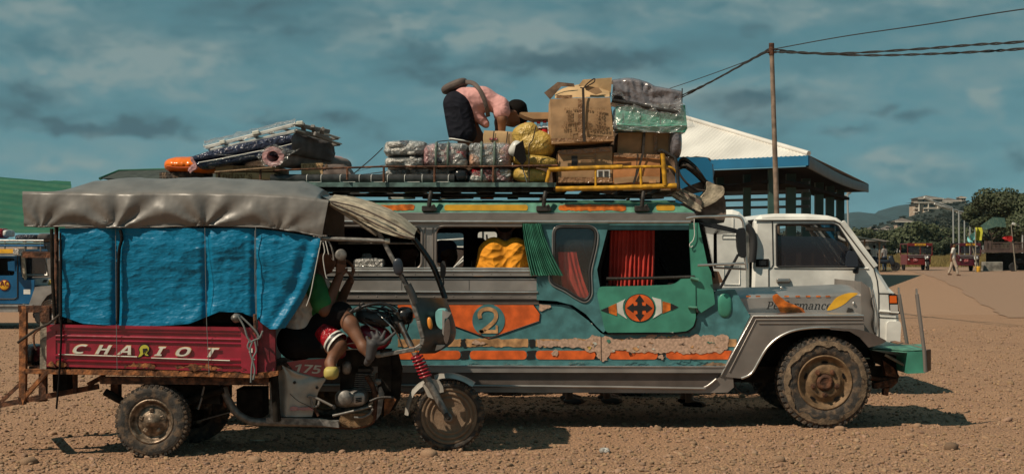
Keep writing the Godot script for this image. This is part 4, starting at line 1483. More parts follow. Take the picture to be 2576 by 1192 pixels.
	for px in [780.0,1078.0,1366.0,1613.0]:
		for s in [0,1]:
			var dd: float = d - 0.02 if s == 0 else far + 0.02
			var xx: float = X.call(px)
			b = Mb.new()
			b.box(Vector3(xx,H.call(525.0),-dd),Vector3(0.115,0.048,0.05),Basis(),0.006)
			b.box(Vector3(xx + 0.05,H.call(523.0),-dd + 0.005),Vector3(0.03,0.06,0.04),Basis(Vector3(0,0,1),0.5),0.004)
			b.tube(curve(PackedVector3Array([Vector3(xx + .005,H.call(519.0),-dd + .01),Vector3(xx + .012,H.call(500.0),-dd + .012),Vector3(xx + .022,H.call(482.0),-dd)])),0.019,8)
			part(b,"bracket",M.dark_metal,rack)
	panel(rack,"edge_plank",M.plank_green,[440,458,1398,459,1397,470,440,470],d - 0.01,0.12)
	panel(rack,"plank_bracing",M.under,[440,470.5,1392,470.5,1392,483,440,483],d + 0.01,0.10)
	trim(rack,"under_rail",M.dark_metal,[560,489,1100,491,1640,494],d + 0.25,0.018)
	for i in 14:
		b = Mb.new()
		b.box(Vector3(lerpf(X.call(460.0),X.call(1690.0),i/13.0),H.call(474.0),-(d + far)/2),Vector3(0.16,0.03,far - d - 0.05))
		part(b,"deck_board",M.wood,rack)
	trim(rack,"far_rail",M.rust,[440,462,1690,462],far,0.02)
	trim(rack,"side_rail",M.rust,[686,429,780,425,960,419,1200,419,1403,416],d - 0.03,0.0085)
	trim(rack,"side_rail",M.wood,[539,433.5,600,428.5,684,421.5],d - 0.05,0.010)
	for q in [[550,433,450],[654,425,452],[873,423,452],[965,420,458],[1093,419,458],[1241,418,458]]:
		trim(rack,"rail_post",M.rust,[q[0],q[1],q[0],q[2]],d - 0.03,0.010)
	var yr := Node3D.new()
	yr.name = "yellow_rack"
	t.add_child(yr)
	for s in 2:
		var dd: float = d - 0.03 if s == 0 else far
		trim(yr,"top_rail",M.yellow_rail,[1380,427,1470,423,1566,420],dd,0.020)
		trim(yr,"top_rail",M.yellow_rail,[1566,421,1620,419.5,1668,419],dd,0.013)
		trim(yr,"bottom_rail",M.yellow_rail,[1398,475.5,1500,473.5,1600,471,1704,467],dd,0.022)
		trim(yr,"upright",M.yellow_rail,[1382,428,1376,458],dd,0.017)
		trim(yr,"upright",M.yellow_rail,[1499,427,1499,470],dd,0.010)
		trim(yr,"upright",M.yellow_rail,[1612,422,1614,468],dd,0.012)
		trim(yr,"front_post",M.yellow_rail,[1668,386,1674,466],dd - 0.01,0.021)
		trim(yr,"corner_tube",M.dark_metal,[1664,378,1682,388,1699,399,1704,425,1708,475],dd - 0.02,0.015,true)
		trim(yr,"corner_tube",M.yellow_rail,[1676,419,1690,422,1702,432,1706,446],dd,0.010,true)
	b = Mb.new()
	for q in [[1664,378],[1704,467]]:
		b.tube(PackedVector3Array([at(q[0],q[1],d),at(q[0],q[1],d) + Vector3(0,0,-far + d)]),0.016,8)
	part(b,"cross_tube",M.dark_metal,yr)
	_curtain(t,"red_curtain",M.curtain_red,1535,1648,580,1531,1646,719,d + 0.10,11,0.030)
	_curtain(t,"red_curtain",M.curtain_red,1403,1450,634,1420,1486,750,d + 0.045,4,0.014)
	_curtain(t,"green_curtain",M.curtain_green,1313,1362,562,1336,1418,693,d - 0.05,13,0.026)
	var hd := d + 0.30
	var hf := far - 0.30
	var hx := [1806.0,1847.0,1950.0,2060.0,2150.0,2172.0]
	rows = []
	for k in hx.size():
		var ytop: float = [746.0,747.0,745.0,742.0,738.0,740.0][k]
		var row := PackedVector3Array()
		var a := at(hx[k],790,hd); var tp := at(hx[k],ytop,hd)
		row.append(a)
		row.append(tp - Vector3(0,.03,0))
		row.append(tp + Vector3(0,-.005,-.012))
		row.append(tp + Vector3(0,.012,-.05))
		for j in range(1,8):
			var f := j/8.0
			row.append(Vector3(tp.x,tp.y + .012 + 0.055*sin(f*PI),-lerpf(hd + .05,hf - .05,f)))
		row.append(Vector3(tp.x,tp.y,-hf + .01)); row.append(Vector3(a.x,a.y,-hf))
		rows.append(row)
	b = Mb.new()
	b.surf(rows)
	for i in b.v.size():
		b.v[i].y += 0.004*nz.get_noise_2d(b.v[i].x*260,b.v[i].z*260)
	var hood := part(b,"hood",M.steel,t)
	panel(hood,"hood_side",M.steel,[1847,751,2140,744,2168,746,2172,789,1846,790],hd - 0.010,0.02)
	decal(hood,"paint_flame",M.orange2,rounded(pp([1944,744,1955,738,1964,746,1978,758,2000,767,2020,775,2030,790,1966,790,1958,772,1946,757],hd - .013),.01,2),hd - 0.013,.002)
	decal(hood,"paint_swoosh",M.yellow,curve2(pp([2160,732 + 6,2135,737,2108,747,2094,762,2082,781,2106,775,2128,763,2142,750],hd - .013),4),hd - 0.013,.002)
	letters("Performance",0.066,at(2012,769,hd - 0.0105),"lettering",M.black_paint,hood,Basis(Vector3(0,0,1),-0.01),"Droid Serif",400,0.25,0.003)
	for i in 7:
		var px: float = [1884.0,1908.0,1980.0,2008.0,2034.0,2060.0,2084.0][i]
		decal(hood,"paint_dash",M.orange2,lozenge(px - 6,px + 6,743.5,747.0,hd - .016),hd - 0.016)
	for q in [[2149,763],[1967,724]]:
		b = Mb.new()
		b.blob(at(q[0],q[1],hd - .02),Vector3(.014,.014,.010),nz,0,1,1.0,Basis(),10)
		part(b,"rivet",M.chrome,hood)
	panel(hood,"hood_latch",M.dark_metal,[2132,784,2136,774,2146,776,2150,782,2142,785,2140,797,2130,797],hd - 0.03,0.02)
	b = Mb.new()
	b.ext(pp([2168,708,2192,725,2198,745,2207,846,2200,848,2172,836,2168,760],hd - .02),-hd + 0.02,-hf)
	var shell := part(b,"radiator_shell",M.steel_dull,t)
	for q in [[2196,728,2203,760,2209,800,2206,842],[2190,722,2196,750,2201,790,2202,836],[2199,740,2193,760,2200,785,2195,815,2204,840]]:
		for dd in [hd - .05,hd + .35,hd + .75]:
			trim(shell,"guard_bar",M.chrome if q.size() < 10 else M.dark_metal,q,dd,0.010,true)
	b = Mb.new()
	b.blob(at(1824,768,d + 0.0),Vector3(.062,.105,.02),nz,0.02,1,0.8,Basis(),20)
	part(b,"cowl_bulge",M.green,t)
	b = Mb.new()
	b.ext(pp([1788,680,1809,683,1819,706,1816,711,1792,714],d + .05),-d - 0.05,-d - 0.40)
	part(b,"air_box",M.brown_box,t)
	panel(t,"air_box_base",M.steel_dull,[1793,714,1812,712,1812,730,1796,730],d + .08,0.2)
	var arch := [2176,838,2150,832,2110,826,2070,824,2030,826,1990,834,1955,852,1930,876,1912,905,1897,932,1885,944,1866,952]
	var fp := [1893,793,2175,792]
	fp.append_array(arch)
	fp.append_array([1845,950,1812,946])
	b = Mb.new()
	b.ext(pp(fp,d - .03),-d + 0.03,-d - 0.0)
	var fender := part(b,"fender",M.steel_dull,t)
	b = Mb.new()
	var ftop := pl([1812,946,1893,793,2175,792],d - .03)
	var fback := PackedVector3Array()
	for q in ftop:
		fback.append(Vector3(q.x,q.y + 0.01,-hd - 0.05))
	b.surf([PackedVector3Array([ftop[0],ftop[1]]),PackedVector3Array([fback[0],fback[1]])])
	b.surf([PackedVector3Array([ftop[1],ftop[2]]),PackedVector3Array([fback[1],fback[2]])])
	part(b,"fender_top",M.steel,fender)
	b = Mb.new()
	var ap := curve(pl(arch,d - .036),4)
	b.tube(ap,0.011,8)
	part(b,"arch_trim",M.chrome,fender)
	panel(fender,"inner_fender",M.under,[1890,798,2200,798,2206,850,2190,900,1890,900],d + .62,.03)
	b = Mb.new()
	var ap2 := PackedVector3Array()
	for q in ap:
		ap2.append(q + Vector3(0,0.0,-0.55))
	b.surf([ap,ap2])
	part(b,"wheel_arch",M.under,fender)
	trim(fender,"fender_bead",M.chrome,[1816,943,1896,795,2174,794],d - .04,0.007)
	trim(fender,"fender_rib",M.steel_dull,[1836,935,1903,804,2172,803],d - .034,0.006)
	trim(fender,"fender_rib",M.steel_dull,[1910,814,2172,812],d - .034,0.005)
	b = Mb.new()
	b.ext(pp([2090,823,2160,828,2196,838,2232,857,2228,861,2192,845,2156,835,2090,829],d - .05),-d + 0.05,-d - 0.62)
	b.ext(pp([2112,826,2160,830,2196,841,2231,858,2222,864,2187,874,2164,848,2140,834],d - .05),-d + 0.052,-d + 0.03)
	part(b,"fender_brim",M.skirt,fender)
	panel(t,"sill",M.steel,[700,918,1826,922,1816,938,700,936],d - .04,0.12)
	trim(t,"sill_bead",M.chrome,[700,919,1824,922.5],d - .045,0.006)
	panel(t,"skirt",M.skirt,[700,936,1815,939,1800,958,1775,976,700,968],d - .005,0.08)
	b = Mb.new()
	var lr := curve(pl([700,969,1100,970,1500,973,1750,977,1772,975,1788,966,1803,953],d - .035),4)
	b.tube(lr,0.011,8)
	part(b,"lower_strip",M.steel,t)
	panel(t,"lower_rail",M.steel_dull,[700,972,1500,976,1765,979,1798,960,1812,946,1845,950,1847,974,1832,987,1760,989,700,984],d - .02,0.10)
	b = Mb.new()
	for s in [0.42,1.22]:
		b.box(Vector3(X.call(1380.0),0.44,-d - s),Vector3(6.2,0.14,0.10))
	b.box(Vector3(X.call(2080.0),0.42,-(d + far)/2),Vector3(0.12,0.12,far - d - .3))
	b.box(Vector3(X.call(820.0),0.42,-(d + far)/2),Vector3(0.16,0.16,far - d - .3))
	b.box(Vector3(X.call(2010.0),0.72,-(d + far)/2),Vector3(0.9,0.5,0.75))
	part(b,"chassis",M.under,t)
	trim(t,"brake_hose",M.rubber,[1846,960,1854,978,1872,989,1892,990,1908,982],d + .15,0.010,true)
	var R := 0.402
	wheel(t,Vector3(X.call(2077.0),R,-d - 0.10),R,0.22,0.225,M.tyre_dusty,M.rim_ochre,Vector3(0,0,1),46,"truck")
	wheel(t,Vector3(X.call(2077.0),R,-far + 0.10),R,0.22,0.225,M.tyre_dusty,M.rim_ochre,Vector3(0,0,-1),46,"truck")
	wheel(t,Vector3(X.call(820.0),R,-d - 0.16),R,0.30,0.225,M.tyre_dusty,M.rim_ochre,Vector3(0,0,1),46,"truck")
	wheel(t,Vector3(X.call(820.0),R,-far + 0.16),R,0.30,0.225,M.tyre_dusty,M.rim_ochre,Vector3(0,0,-1),46,"truck")
	b = Mb.new()
	var wc := Vector3(X.call(2077.0),R,-d + 0.027)
	for k in 90:
		var a0 := TAU*k/90; var a1 := TAU*(k + 1)/90
		var r0 := 0.315 + 0.030*nz.get_noise_2d(cos(a0)*300,sin(a0)*300) - 0.012*absf(nz.get_noise_2d(a0*900,7)); var r1 := 0.315 + 0.030*nz.get_noise_2d(cos(a1)*300,sin(a1)*300) - 0.012*absf(nz.get_noise_2d(a1*900,7))
		var o := 0.358 + 0.006*nz.get_noise_2d(a0*700,3)
		r0 = minf(r0 + .05*maxf(0.0,nz.get_noise_2d(cos(a0)*160,sin(a0)*160 + 90)),.352); r1 = minf(r1 + .05*maxf(0.0,nz.get_noise_2d(cos(a1)*160,sin(a1)*160 + 90)),.352)
		var zb := Vector3(0,0,-0.009)
		b.quad(wc + Vector3(cos(a0)*r0,sin(a0)*r0,0),wc + Vector3(cos(a0)*o,sin(a0)*o,0) + zb,wc + Vector3(cos(a1)*o,sin(a1)*o,0) + zb,wc + Vector3(cos(a1)*r1,sin(a1)*r1,0))
	part(b,"dried_mud",M.mud,t.get_node("wheel"))
	b = Mb.new()
	var bh := at(0,884,d).y
	b.ext(pp([2284,885,2327,883,2330,938,2285,940],d - .02),-d + 0.02,-far + 0.1)
	var bump := part(b,"bumper",M.green,t)
	b = Mb.new()
	var pt := [at(2186,876,d),at(2284,884.5,d - .02),at(2328,882,d - .02),at(2320,867,13.5),at(2230,868,13.5)]
	for i in range(1,4):
		b.tri(pt[0] + Vector3(0,.006,0),pt[i] + Vector3(0,.006,0),pt[i + 1] + Vector3(0,.006,0))
	for i in range(1,4):
		b.tri(pt[0] - Vector3(0,.01,0),pt[i + 1] - Vector3(0,.01,0),pt[i] - Vector3(0,.01,0))
	part(b,"bumper_plate",M.green_worn,bump)
	panel(bump,"bumper_end",M.brown_box,[2331,881,2344,879,2344,931,2331,937],d + .0,1.2)
	trim(bump,"bumper_rod",M.steel_dull,[2308,740,2327,884,2330,936],d - .045,0.017)
	trim(bump,"bumper_rod",M.steel_dull,[2263,740,2284,868],13.45,0.017)
	trim(bump,"rod_tip",M.chrome,[2307,726,2308,741],d - .045,0.009)
	trim(bump,"rod_tip",M.chrome,[2262,723,2263,741],13.45,0.009)
	panel(bump,"chassis_horn",M.under,[2190,880,2280,900,2284,920,2230,924,2200,910],d + .35,0.12)
	trim(bump,"stay_rod",M.wood_grey,[2228,892,2284,922],d + .1,0.013)
	for q in [[[2200,965,2262,950,2260,962,2245,976,2200,978]],[[2226,975,2240,972,2236,996,2224,994]],[[2222,905,2250,925,2262,950,2230,945]]]:
		panel(bump,"spring_hanger",M.rust,q[0],d + .3,0.08)
	trim(bump,"spring_leaf",M.rust,[2190,950,2230,955,2262,944],d + .35,0.022,true)
	var mir := Node3D.new()
	mir.name = "mirror_frame"
	t.add_child(mir)
	trim(mir,"mirror_arm",M.chrome,[1727,550,1752,546,1800,545,1851,544,1868,552,1873,575,1874,620,1876,650,1880,676],d - .12,0.0125,true)
	trim(mir,"mirror_arm",M.chrome,[1756,667.5,1800,665.5,1876,662.5],d - .12,0.011)
	trim(mir,"mirror_arm",M.steel_dull,[1797,673,1877,677],d - .10,0.009)
	trim(mir,"mirror_strut",M.black_gloss,[1858,640,1812,726],d - .05,0.012)
	b = Mb.new()
	b.ext(rounded(pp([1858,574,1872,572,1876,580,1878,645,1872,650,1862,646,1856,625,1854,595],d - .12),0.02,4),-d + 0.14,-d + 0.06)
	part(b,"mirror",M.black_gloss,mir)
func _ribbon(b: Mb,p: PackedVector3Array,w: float) -> void:
	var l := PackedVector3Array(); var r := PackedVector3Array()
	for i in p.size():
		var tg := (p[mini(i + 1,p.size() - 1)] - p[maxi(i - 1,0)]).normalized()
		var nn := Vector3(-tg.y,tg.x,0)*w*0.5
		l.append(p[i] + nn); r.append(p[i] - nn)
	b.surf([l,r])
func _curtain(t: Node3D,called: String,m: Material,tx0: float,tx1: float,ty: float,bx0: float,bx1: float,by: float,d: float,folds: int,amp: float) -> void:
	var b := Mb.new()
	var rows := []
	for i in 22:
		var f := i/21.0
		var row := PackedVector3Array()
		for j in folds*8 + 1:
			var u := float(j)/(folds*8)
			var px := lerpf(lerpf(tx0,tx1,u),lerpf(bx0,bx1,u),f*f*0.4 + f*0.6)
			var p := at(px,lerpf(ty,by,f),d)
			var k := sin(u*folds*TAU + 3.4*nz.get_noise_2d(u*210,f*40 + 20 + folds*90))*(0.6 + 0.4*nz.get_noise_2d(u*220 + 40,0)*2.0)
			p.z += amp*k*(0.55 + 0.45*f) + 0.012*nz.get_noise_2d(u*300,f*200)
			if i == 21:
				p.y += 0.012*nz.get_noise_2d(u*400,9)
			row.append(p)
		rows.append(row)
	b.surf(rows)
	part(b,called,m,t)
# a shell of one outline across the depth,with chamfered rims; segs: which outline edges belong to it
func shell(b: Mb,p: PackedVector2Array,z0: float,z1: float,cham: float,from := 0,to := -1) -> void:
	var q := inset(p,cham)
	var m := p.size()
	var last := m if to < 0 else to
	var rings := [v3(q,z0),v3(p,z0 - cham),v3(p,z1 + cham),v3(q,z1)]
	for k in 3:
		for i in range(from,last):
			var a: PackedVector3Array = rings[k]; var e: PackedVector3Array = rings[k + 1]
			b.quad(a[i],a[(i + 1) % m],e[(i + 1) % m],e[i])
func truck() -> void:
	var d := 15.4
	var far := d + 1.62
	var base := at(1830,0,d + .8); base.y = 0
	var t := thing("white_truck","white cab-over truck parked behind the jeepney's hood, front to the right","truck",base)
	var b := Mb.new()
	var out := pp([1899,560,1904,549,1916,540,1950,537,2033,537.5,2085,542,2108,548,2122,558,2206,671,2240,725,2254,738,2262,779,2265,806,2265,868,2250,884,1888,884],d)
	var win := rounded(pp([1954,564,2095,563,2108,567,2166,656,2176,671,1955.6,671],d),0.025,4)
	var n := out.size()
	var cham := 0.035
	var inner := inset(out,cham)
	b.ext(ring2(inner,win),-d,-d - 0.02)
	b.ext(ring2(inner,win),-far + 0.02,-far)
	shell(b,out,-d,-far,cham,0,7)
	shell(b,out,-d,-far,cham,8,n)
	var body := part(b,"cab_body",M.van_white,t)
	b = Mb.new()
	shell(b,out,-d - .06,-far + .06,0.01,7,8)
	part(b,"windshield",M.glass_dark,t)
	b = Mb.new()
	b.bar(Vector3(out[7].x,out[7].y,-d - .05),Vector3(out[8].x,out[8].y,-d - .05),0.05,0.08,Vector3(0,0,1))
	part(b,"windshield_pillar",M.van_white,t)
	b = Mb.new()
	b.bar(Vector3(out[7].x,out[7].y,-far + .05),Vector3(out[8].x,out[8].y,-far + .05),0.05,0.08,Vector3(0,0,1))
	part(b,"windshield_pillar",M.van_white,t)
	b = Mb.new()
	b.tube(v3(win,-d + .004),0.011,6,true)
	part(b,"window_seal",M.rubber,body)
	b = Mb.new()
	b.ext(pp([1956,593,2060,595,2096,600,2124,612,2150,640,2172,670,1956,670],d + .02),-d - 0.02,-d - 0.026)
	part(b,"side_glass",M.glass_dark,t)
	b = Mb.new()
	b.ext(pp([1956,593,2060,595,2096,600,2124,612,2150,640,2172,670,1956,670],d + .02),-far + 0.03,-far + 0.024)
	part(b,"side_glass",M.glass_dark,t)
	b = Mb.new()
	b.box(Vector3(at(2010,0,d).x,0.92,-d - .8),Vector3(.42,.30,1.3),Basis(),.05)
	b.box(Vector3(at(1968,0,d).x,1.25,-d - .8),Vector3(.13,.55,1.3),Basis(),.05)
	b.box(Vector3(at(1968,0,d).x,1.62,-d - .4),Vector3(.09,.2,.26),Basis(),.04)
	part(b,"seat",M.black,t)
	b = Mb.new()
	b.box(Vector3(at(2165,0,d).x,1.18,-d - .8),Vector3(.34,.3,1.5),Basis(),.06)
	part(b,"dashboard",M.black,t)
	trim(t,"sun_visor_rail",M.slat_white,[2028,576,2100,577],d + .25,.02)
	trim(t,"grab_handle",M.slat_white,[2110,582,2113,596,2124,604,2136,606],d + .06,.018,true)
	trim(body,"door_gap",M.black_paint,[1944,556,1946,666,1942,673,1935,678,1936,884],d - .001,.006)
	trim(body,"door_gap",M.black_paint,[1905,555,2098,556,2113,562,2200,676,2208,705,2212,740,2213,884],d - .001,.006)
	trim(body,"door_gap",M.black_paint,[2198,675,2206,671],d - .001,.005)
	trim(body,"panel_gap",M.black_paint,[2213,738,2254,739],d - .001,.005)
	trim(body,"panel_gap",M.black_paint,[2213,798,2262,801],d - .001,.005)
	trim(body,"moulding",M.van_white,[2213,783,2262,786],d - .004,.014)
	trim(body,"door_crease",M.van_white,[1948,673,2186,675],d - .002,.009)
	trim(body,"drip_rail",M.van_white,[1901,553,2034,552,2100,553,2116,560,2202,672],d - .006,.012)
	var vent := panel(t,"air_vent",M.black,[1903,652,1935,651,1936,671,1903,671],d - .012,.02)
	panel(vent,"vent_core",M.black_gloss,[1910,656,1929,656,1929,667,1910,667],d - .018,.01)
	b = Mb.new()
	b.box(at(1972,706,d - .012),Vector3(.145,.05,.02),Basis(),.008)
	var hdl := part(b,"door_handle",M.steel_dull,t)
	b = Mb.new()
	b.box(at(1972,705,d - .026),Vector3(.13,.034,.016),Basis(),.008)
	part(b,"handle_pull",M.chrome,hdl)
	b = Mb.new()
	b.lathe(PackedVector2Array([Vector2(.016,0),Vector2(.016,.012),Vector2(0,.013)]),at(1966,724,d),Vector3(0,0,1),12)
	part(b,"key_lock",M.dark_metal,t)
	b = Mb.new()
	b.ext(pp([2237,741,2259,741,2263,780,2266,788,2264,790,2240,790],d - .01),-d + .01,-d - .25)
	var lamp := part(b,"head_lamp",M.black,t)
	panel(lamp,"turn_lens",M.lamp_orange,[2240,744,2257,744,2258,762,2240,762],d - .016,.03)
	panel(lamp,"lamp_lens",M.lamp_clear,[2241,766,2260,766,2261,787,2242,787],d - .016,.03)
	b = Mb.new()
	b.ext(rounded(pp([2233,812,2238,808,2266,808,2269,818,2266,868,2231,868],d - .03),.012,3),-d + .03,-far - .03)
	part(b,"bumper",M.van_white,t)
	trim(t,"mirror_arm",M.rubber,[2146,640,2155,655,2160,670,2156,686],d - .08,.016)
	b = Mb.new()
	b.ext(rounded(pp([2131,641,2136,630,2152,632,2158,650,2159,671,2128,671],d - .10),.02,3),-d + .13,-d + .08)
	part(b,"mirror",M.mirror_back,t)
	b = Mb.new()
	b.box(at(2154,682,d - .05),Vector3(.055,.05,.06),Basis(),.012)
	part(b,"mirror_foot",M.rubber,t)
	b = Mb.new()
	var bx := pp([1398,884,1398,540,1408,529,1845,527,1862,533,1884,556,1887,575,1887,884],d + .02)
	var w1 := rounded(rect2(1470,575,1640,668,d),.04,4)
	var bi := inset(bx,.05)
	b.ext(ring2(bi,w1),-d - .0,-d - .03)
	shell(b,bx,-d,-far,.05)
	part(b,"cargo_body",M.van_white,t)
	b = Mb.new()
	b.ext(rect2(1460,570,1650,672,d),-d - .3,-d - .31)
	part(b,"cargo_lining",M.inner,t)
	for q in [[1822,668,1862,668,1862,716,1822,716],[1818,590,1866,590,1866,600,1818,600],[1844,548,1846,548,1846,590,1844,590]]:
		var qq: Array = q
		qq.append_array([q[0],q[1]])
		trim(t,"panel_line",M.van_white,qq,d - .002,.006)
	panel(t,"cab_gap",M.black,[1886,560,1898,552,1896,884,1886,884],d + .12,1.3)
	trim(t,"gap_hose",M.rubber,[1878,566,1892,585,1897,610,1893,660],d - .03,.04,true)
	b = Mb.new()
	b.box(Vector3(at(1800,0,d).x,.52,-d - .8),Vector3(3.2,.16,.9))
	part(b,"chassis",M.under,t)
	for q in [[1592,1.0],[2095,1.0]]:
		for s in 2:
			wheel(t,Vector3(at(q[0],0,d).x,.30,-d - .11 if s == 0 else -far + .11),.30,.17,.18,M.tyre,M.steel_dull,Vector3(0,0,1 if s == 0 else -1),24)
	base = at(980,0,d + .8); base.y = 0
	t = thing("white_van","white van glimpsed through the middle windows of the jeepney","van",base)
	b = Mb.new()
	var vo := pp([640,884,640,560,660,538,1300,538,1325,560,1330,884],d)
	var h1 := rounded(rect2(1095,574,1188,672,d),.03,3)
	b.ext(ring2(inset(vo,.04),h1),-d,-d - .03)
	shell(b,vo,-d,-far,.04)
	part(b,"body",M.van_white,t)
	b = Mb.new()
	b.ext(rect2(1090,570,1190,676,d),-d - .10,-d - .11)
	part(b,"window_pane",M.glass_dark,t)
	for q in [[1095,606,1188,600],[1100,622,1186,622],[1172,576,1172,672],[1182,576,1182,672],[1150,668,1186,640],[1140,676,1186,625]]:
		trim(t,"window_rack",M.slat_white,q,d - .01,.012)
	trim(t,"body_seam",M.black_paint,[1214,540,1214,884],d - .002,.007)
	trim(t,"body_seam",M.black_paint,[1224,590,1230,640,1240,690],d - .03,.010,true)
	for q in [1265.0,780.0]:
		for s in 2:
			wheel(t,Vector3(at(q,0,d).x,.30,-d - .11 if s == 0 else -far + .11),.30,.17,.18,M.tyre,M.steel_dull,Vector3(0,0,1 if s == 0 else -1),24)
	b = Mb.new()
	var rows := []
	var dd := 24.0
	var prof := curve(pl([1700,395,1740,394,1780,396,1790,405,1796,430,1801,470,1804,520,1806,860],dd),4)
	for k in 5:
		var row := PackedVector3Array()
		for i in prof.size():
			row.append(prof[i] + Vector3(0.05*nz.get_noise_2d(i*30,k*50),0.03*nz.get_noise_2d(i*50,k*70 + 30),-k*.5))
		rows.append(row)
	b.surf(rows)
	b.surf([PackedVector3Array([prof[0],at(1700,860,dd)]),PackedVector3Array([prof[8],at(1740,860,dd)]),PackedVector3Array([prof[prof.size()/2],at(1785,860,dd)]),PackedVector3Array([prof[prof.size() - 1],at(1806,860,dd)])])
	solo(b,"blue_awning",M.fascia_blue,"dark blue tarpaulin hood behind the coil of rope","awning")
func market_left() -> void:
	var d := 36.0
	var b := Mb.new()
	var rows := []
	for j in 130:
		var f := j/129.0
		var row := PackedVector3Array()
		for i in 30:
			var u := i/29.0
			var e := at(lerpf(-420.0,190.0,u),588,d)
			var top := at(lerpf(-420.0,176.0,u),442.0 + 18.0*pow(u,3.0),d + 4.5)
			var p := e.lerp(top,f)
			var rib := fposmod(f*9.0 + u*2.2,1.0)
			p.y += 0.085*pow(1.0 - rib,0.8)*(0.7 + 0.6*nz.get_noise_2d(u*160,floor(f*9.0 + u*2.2)*60)) + 0.03*nz.get_noise_2d(u*260,f*200)
			row.append(p)
		rows.append(row)
	b.surf(rows)
	var st := thing("market_stall","market stall under a ribbed green sheet roof behind the blue jeepney","stall",Vector3(at(60,0,d).x,0,-d - 2))
	part(b,"roof",M.stall_green,st)
	for px in [-120.0,60.0,185.0]:
		b = Mb.new()
		var p := at(px,590,d + .2); var q := p; q.y = 0
		b.tube(PackedVector3Array([q,p]),.05,6)
		part(b,"post",M.wood_grey,st)
	b = Mb.new()
	b.box(Vector3(at(60,0,d).x,0.75,-d - 3.0),Vector3(6.0,1.5,.1))
	part(b,"back_wall",M.under,st)
	d = 62.0
	var hb := thing("dark_roofed_building","low building with a dark green roof beyond the grey tarp","building",Vector3(at(380,0,d).x,0,-d - 4))
	b = Mb.new()
	var c := at(400,470,d)
	b.box(Vector3(c.x,c.y/2,-d - 4),Vector3(6.5,c.y,7))
	part(b,"wall",M.concrete,hb)
	b = Mb.new()
	var A := at(250,449,d); var B := at(560,449,d); var r1 := at(296,430,d + 3); var r2 := at(520,423,d + 3)
	b.quad(A,r1,r2,B)
	b.tri(A,Vector3(A.x,A.y,-d - 6),r1)
	b.quad(Vector3(A.x,A.y,-d - 6),Vector3(B.x,B.y,-d - 6),r2,r1)
	b.tri(B,r2,Vector3(B.x,B.y,-d - 6))
	part(b,"roof",M.roof_dark,hb)
	b = Mb.new()
	b.tube(PackedVector3Array([A,r1,r2]),.07,5)
	part(b,"ridge_cap",M.stall_green,hb)
	d = 28.0
	var far := d + 1.7
	var t := thing("blue_jeepney","blue jeepney with steel fenders parked at the left edge, front to the right","jeepney",Vector3(at(-60,0,d).x,0,-d - .85))
	var X := func(px: float) -> float: return (px - MIDX)/FOCAL*d
	var win := rounded(rect2(-60,649,34,693,d),.05,3)
	b = Mb.new()
	b.ext(ring2(pp([-330,636,44,636,50,690,56,704,84,704,82,764,-330,764],d),win),-d,-d - .05)
	part(b,"body",M.jeep_blue,t)
	b = Mb.new()
	b.ext(pp([-330,700,84,704,82,764,-330,764],d),-far,-far + .05)
	part(b,"far_side",M.jeep_blue,t)
	b = Mb.new()
	b.box(Vector3(X.call(-140.0),at(0,632,d).y,-d - .85),Vector3(X.call(46.0) - X.call(-330.0),.07,1.7),Basis(),.02)
	part(b,"roof",M.jeep_blue,t)
	b = Mb.new()
	b.box(Vector3(X.call(-140.0),at(0,745,d).y,-d - .85),Vector3(X.call(46.0) - X.call(-330.0),.07,1.6))
	b.box(Vector3(X.call(-60.0),at(0,700,d).y,-d - .85),Vector3(.15,.8,1.5))
	part(b,"cabin_lining",M.inner,t)
	trim(t,"door_line",M.black_paint,[42,640,42,748,34,752,-80,752],d - .004,.012)
	panel(t,"mirror",M.jeep_blue,[17,658,34,656,35,682,18,680],d - .18,.08)
	var em := at(9,717,d - .01)
	for q in [[.105,"maroon_dull",0.0],[.088,"yellow",.006]]:
		b = Mb.new()
		b.lathe(PackedVector2Array([Vector2(q[0],-.01),Vector2(q[0],.004 + q[2]),Vector2(0,.004 + q[2])]),em,Vector3(0,0,1),24)
		part(b,"emblem",M[q[1]],t)
	letters("AC",.09,em + Vector3(0,.03,.016),"emblem_letters",M.maroon_dull,t)
	panel(t,"sticker",M.white_paint,[57,728,74,728,74,740,57,740],d - .004,.01)
	for k in 2:
		panel(t,"chrome_sill",M.chrome,[[-330,765,80,766,78,771,-330,770],[-330,777,70,778,68,785,-330,785]][k],d - .05,.12)
	panel(t,"sill_panel",M.steel_dull,[-330,771,78,772,70,778,-330,777],d - .01,.1)
	panel(t,"visor_board",M.yellow,[-200,629,37,626,42,637,-200,638],d - .12,.05)
	panel(t,"visor_board",M.white_paint,[-200,639,48,638.5,50,643,-200,644],d - .10,.05)
	b = Mb.new()
	b.box(at(44,632,d),Vector3(.10,.10,.3))
	part(b,"visor_end",M.cloth_white,t)
	var ws := Mb.new()
	ws.tube(pl([55,690,55,642,112,640,118,692,57,693],d + .3),.035,6)
	part(ws,"windshield_frame",M.steel,t)
	b = Mb.new()
	b.ext(pp([58,645,110,643,115,689,59,690],d + .3),-d - .3,-d - .32)
	part(b,"windshield",M.glass_dark,t)
	panel(t,"windshield_post",M.canvas,[50,644,57,644,62,700,60,708,56,690],d + .02,.08)
	b = Mb.new()
	b.ext(pp([80,702,140,701,144,704,144,718,78,717],d + .3),-d - .3,-far + .3)
	part(b,"hood",M.slat_white,t)
	for q in [[108,703,118,703,114,710,104,710],[122,703,134,703,134,716,118,716]]:
		panel(t,"hood_decal",M.black_paint if q[0] == 108 else M.sack,q,d + .29,.02)
	b = Mb.new()
	b.ext(pp([86,722,142,718,146,736,132,735,116,744,103,762,101,768,70,768],d - .02),-d + .02,-d - .03)
	b.surf([pl([86,722,142,718],d - .02),pl([86,720,142,716],d + .35)])
	part(b,"fender",M.steel,t)
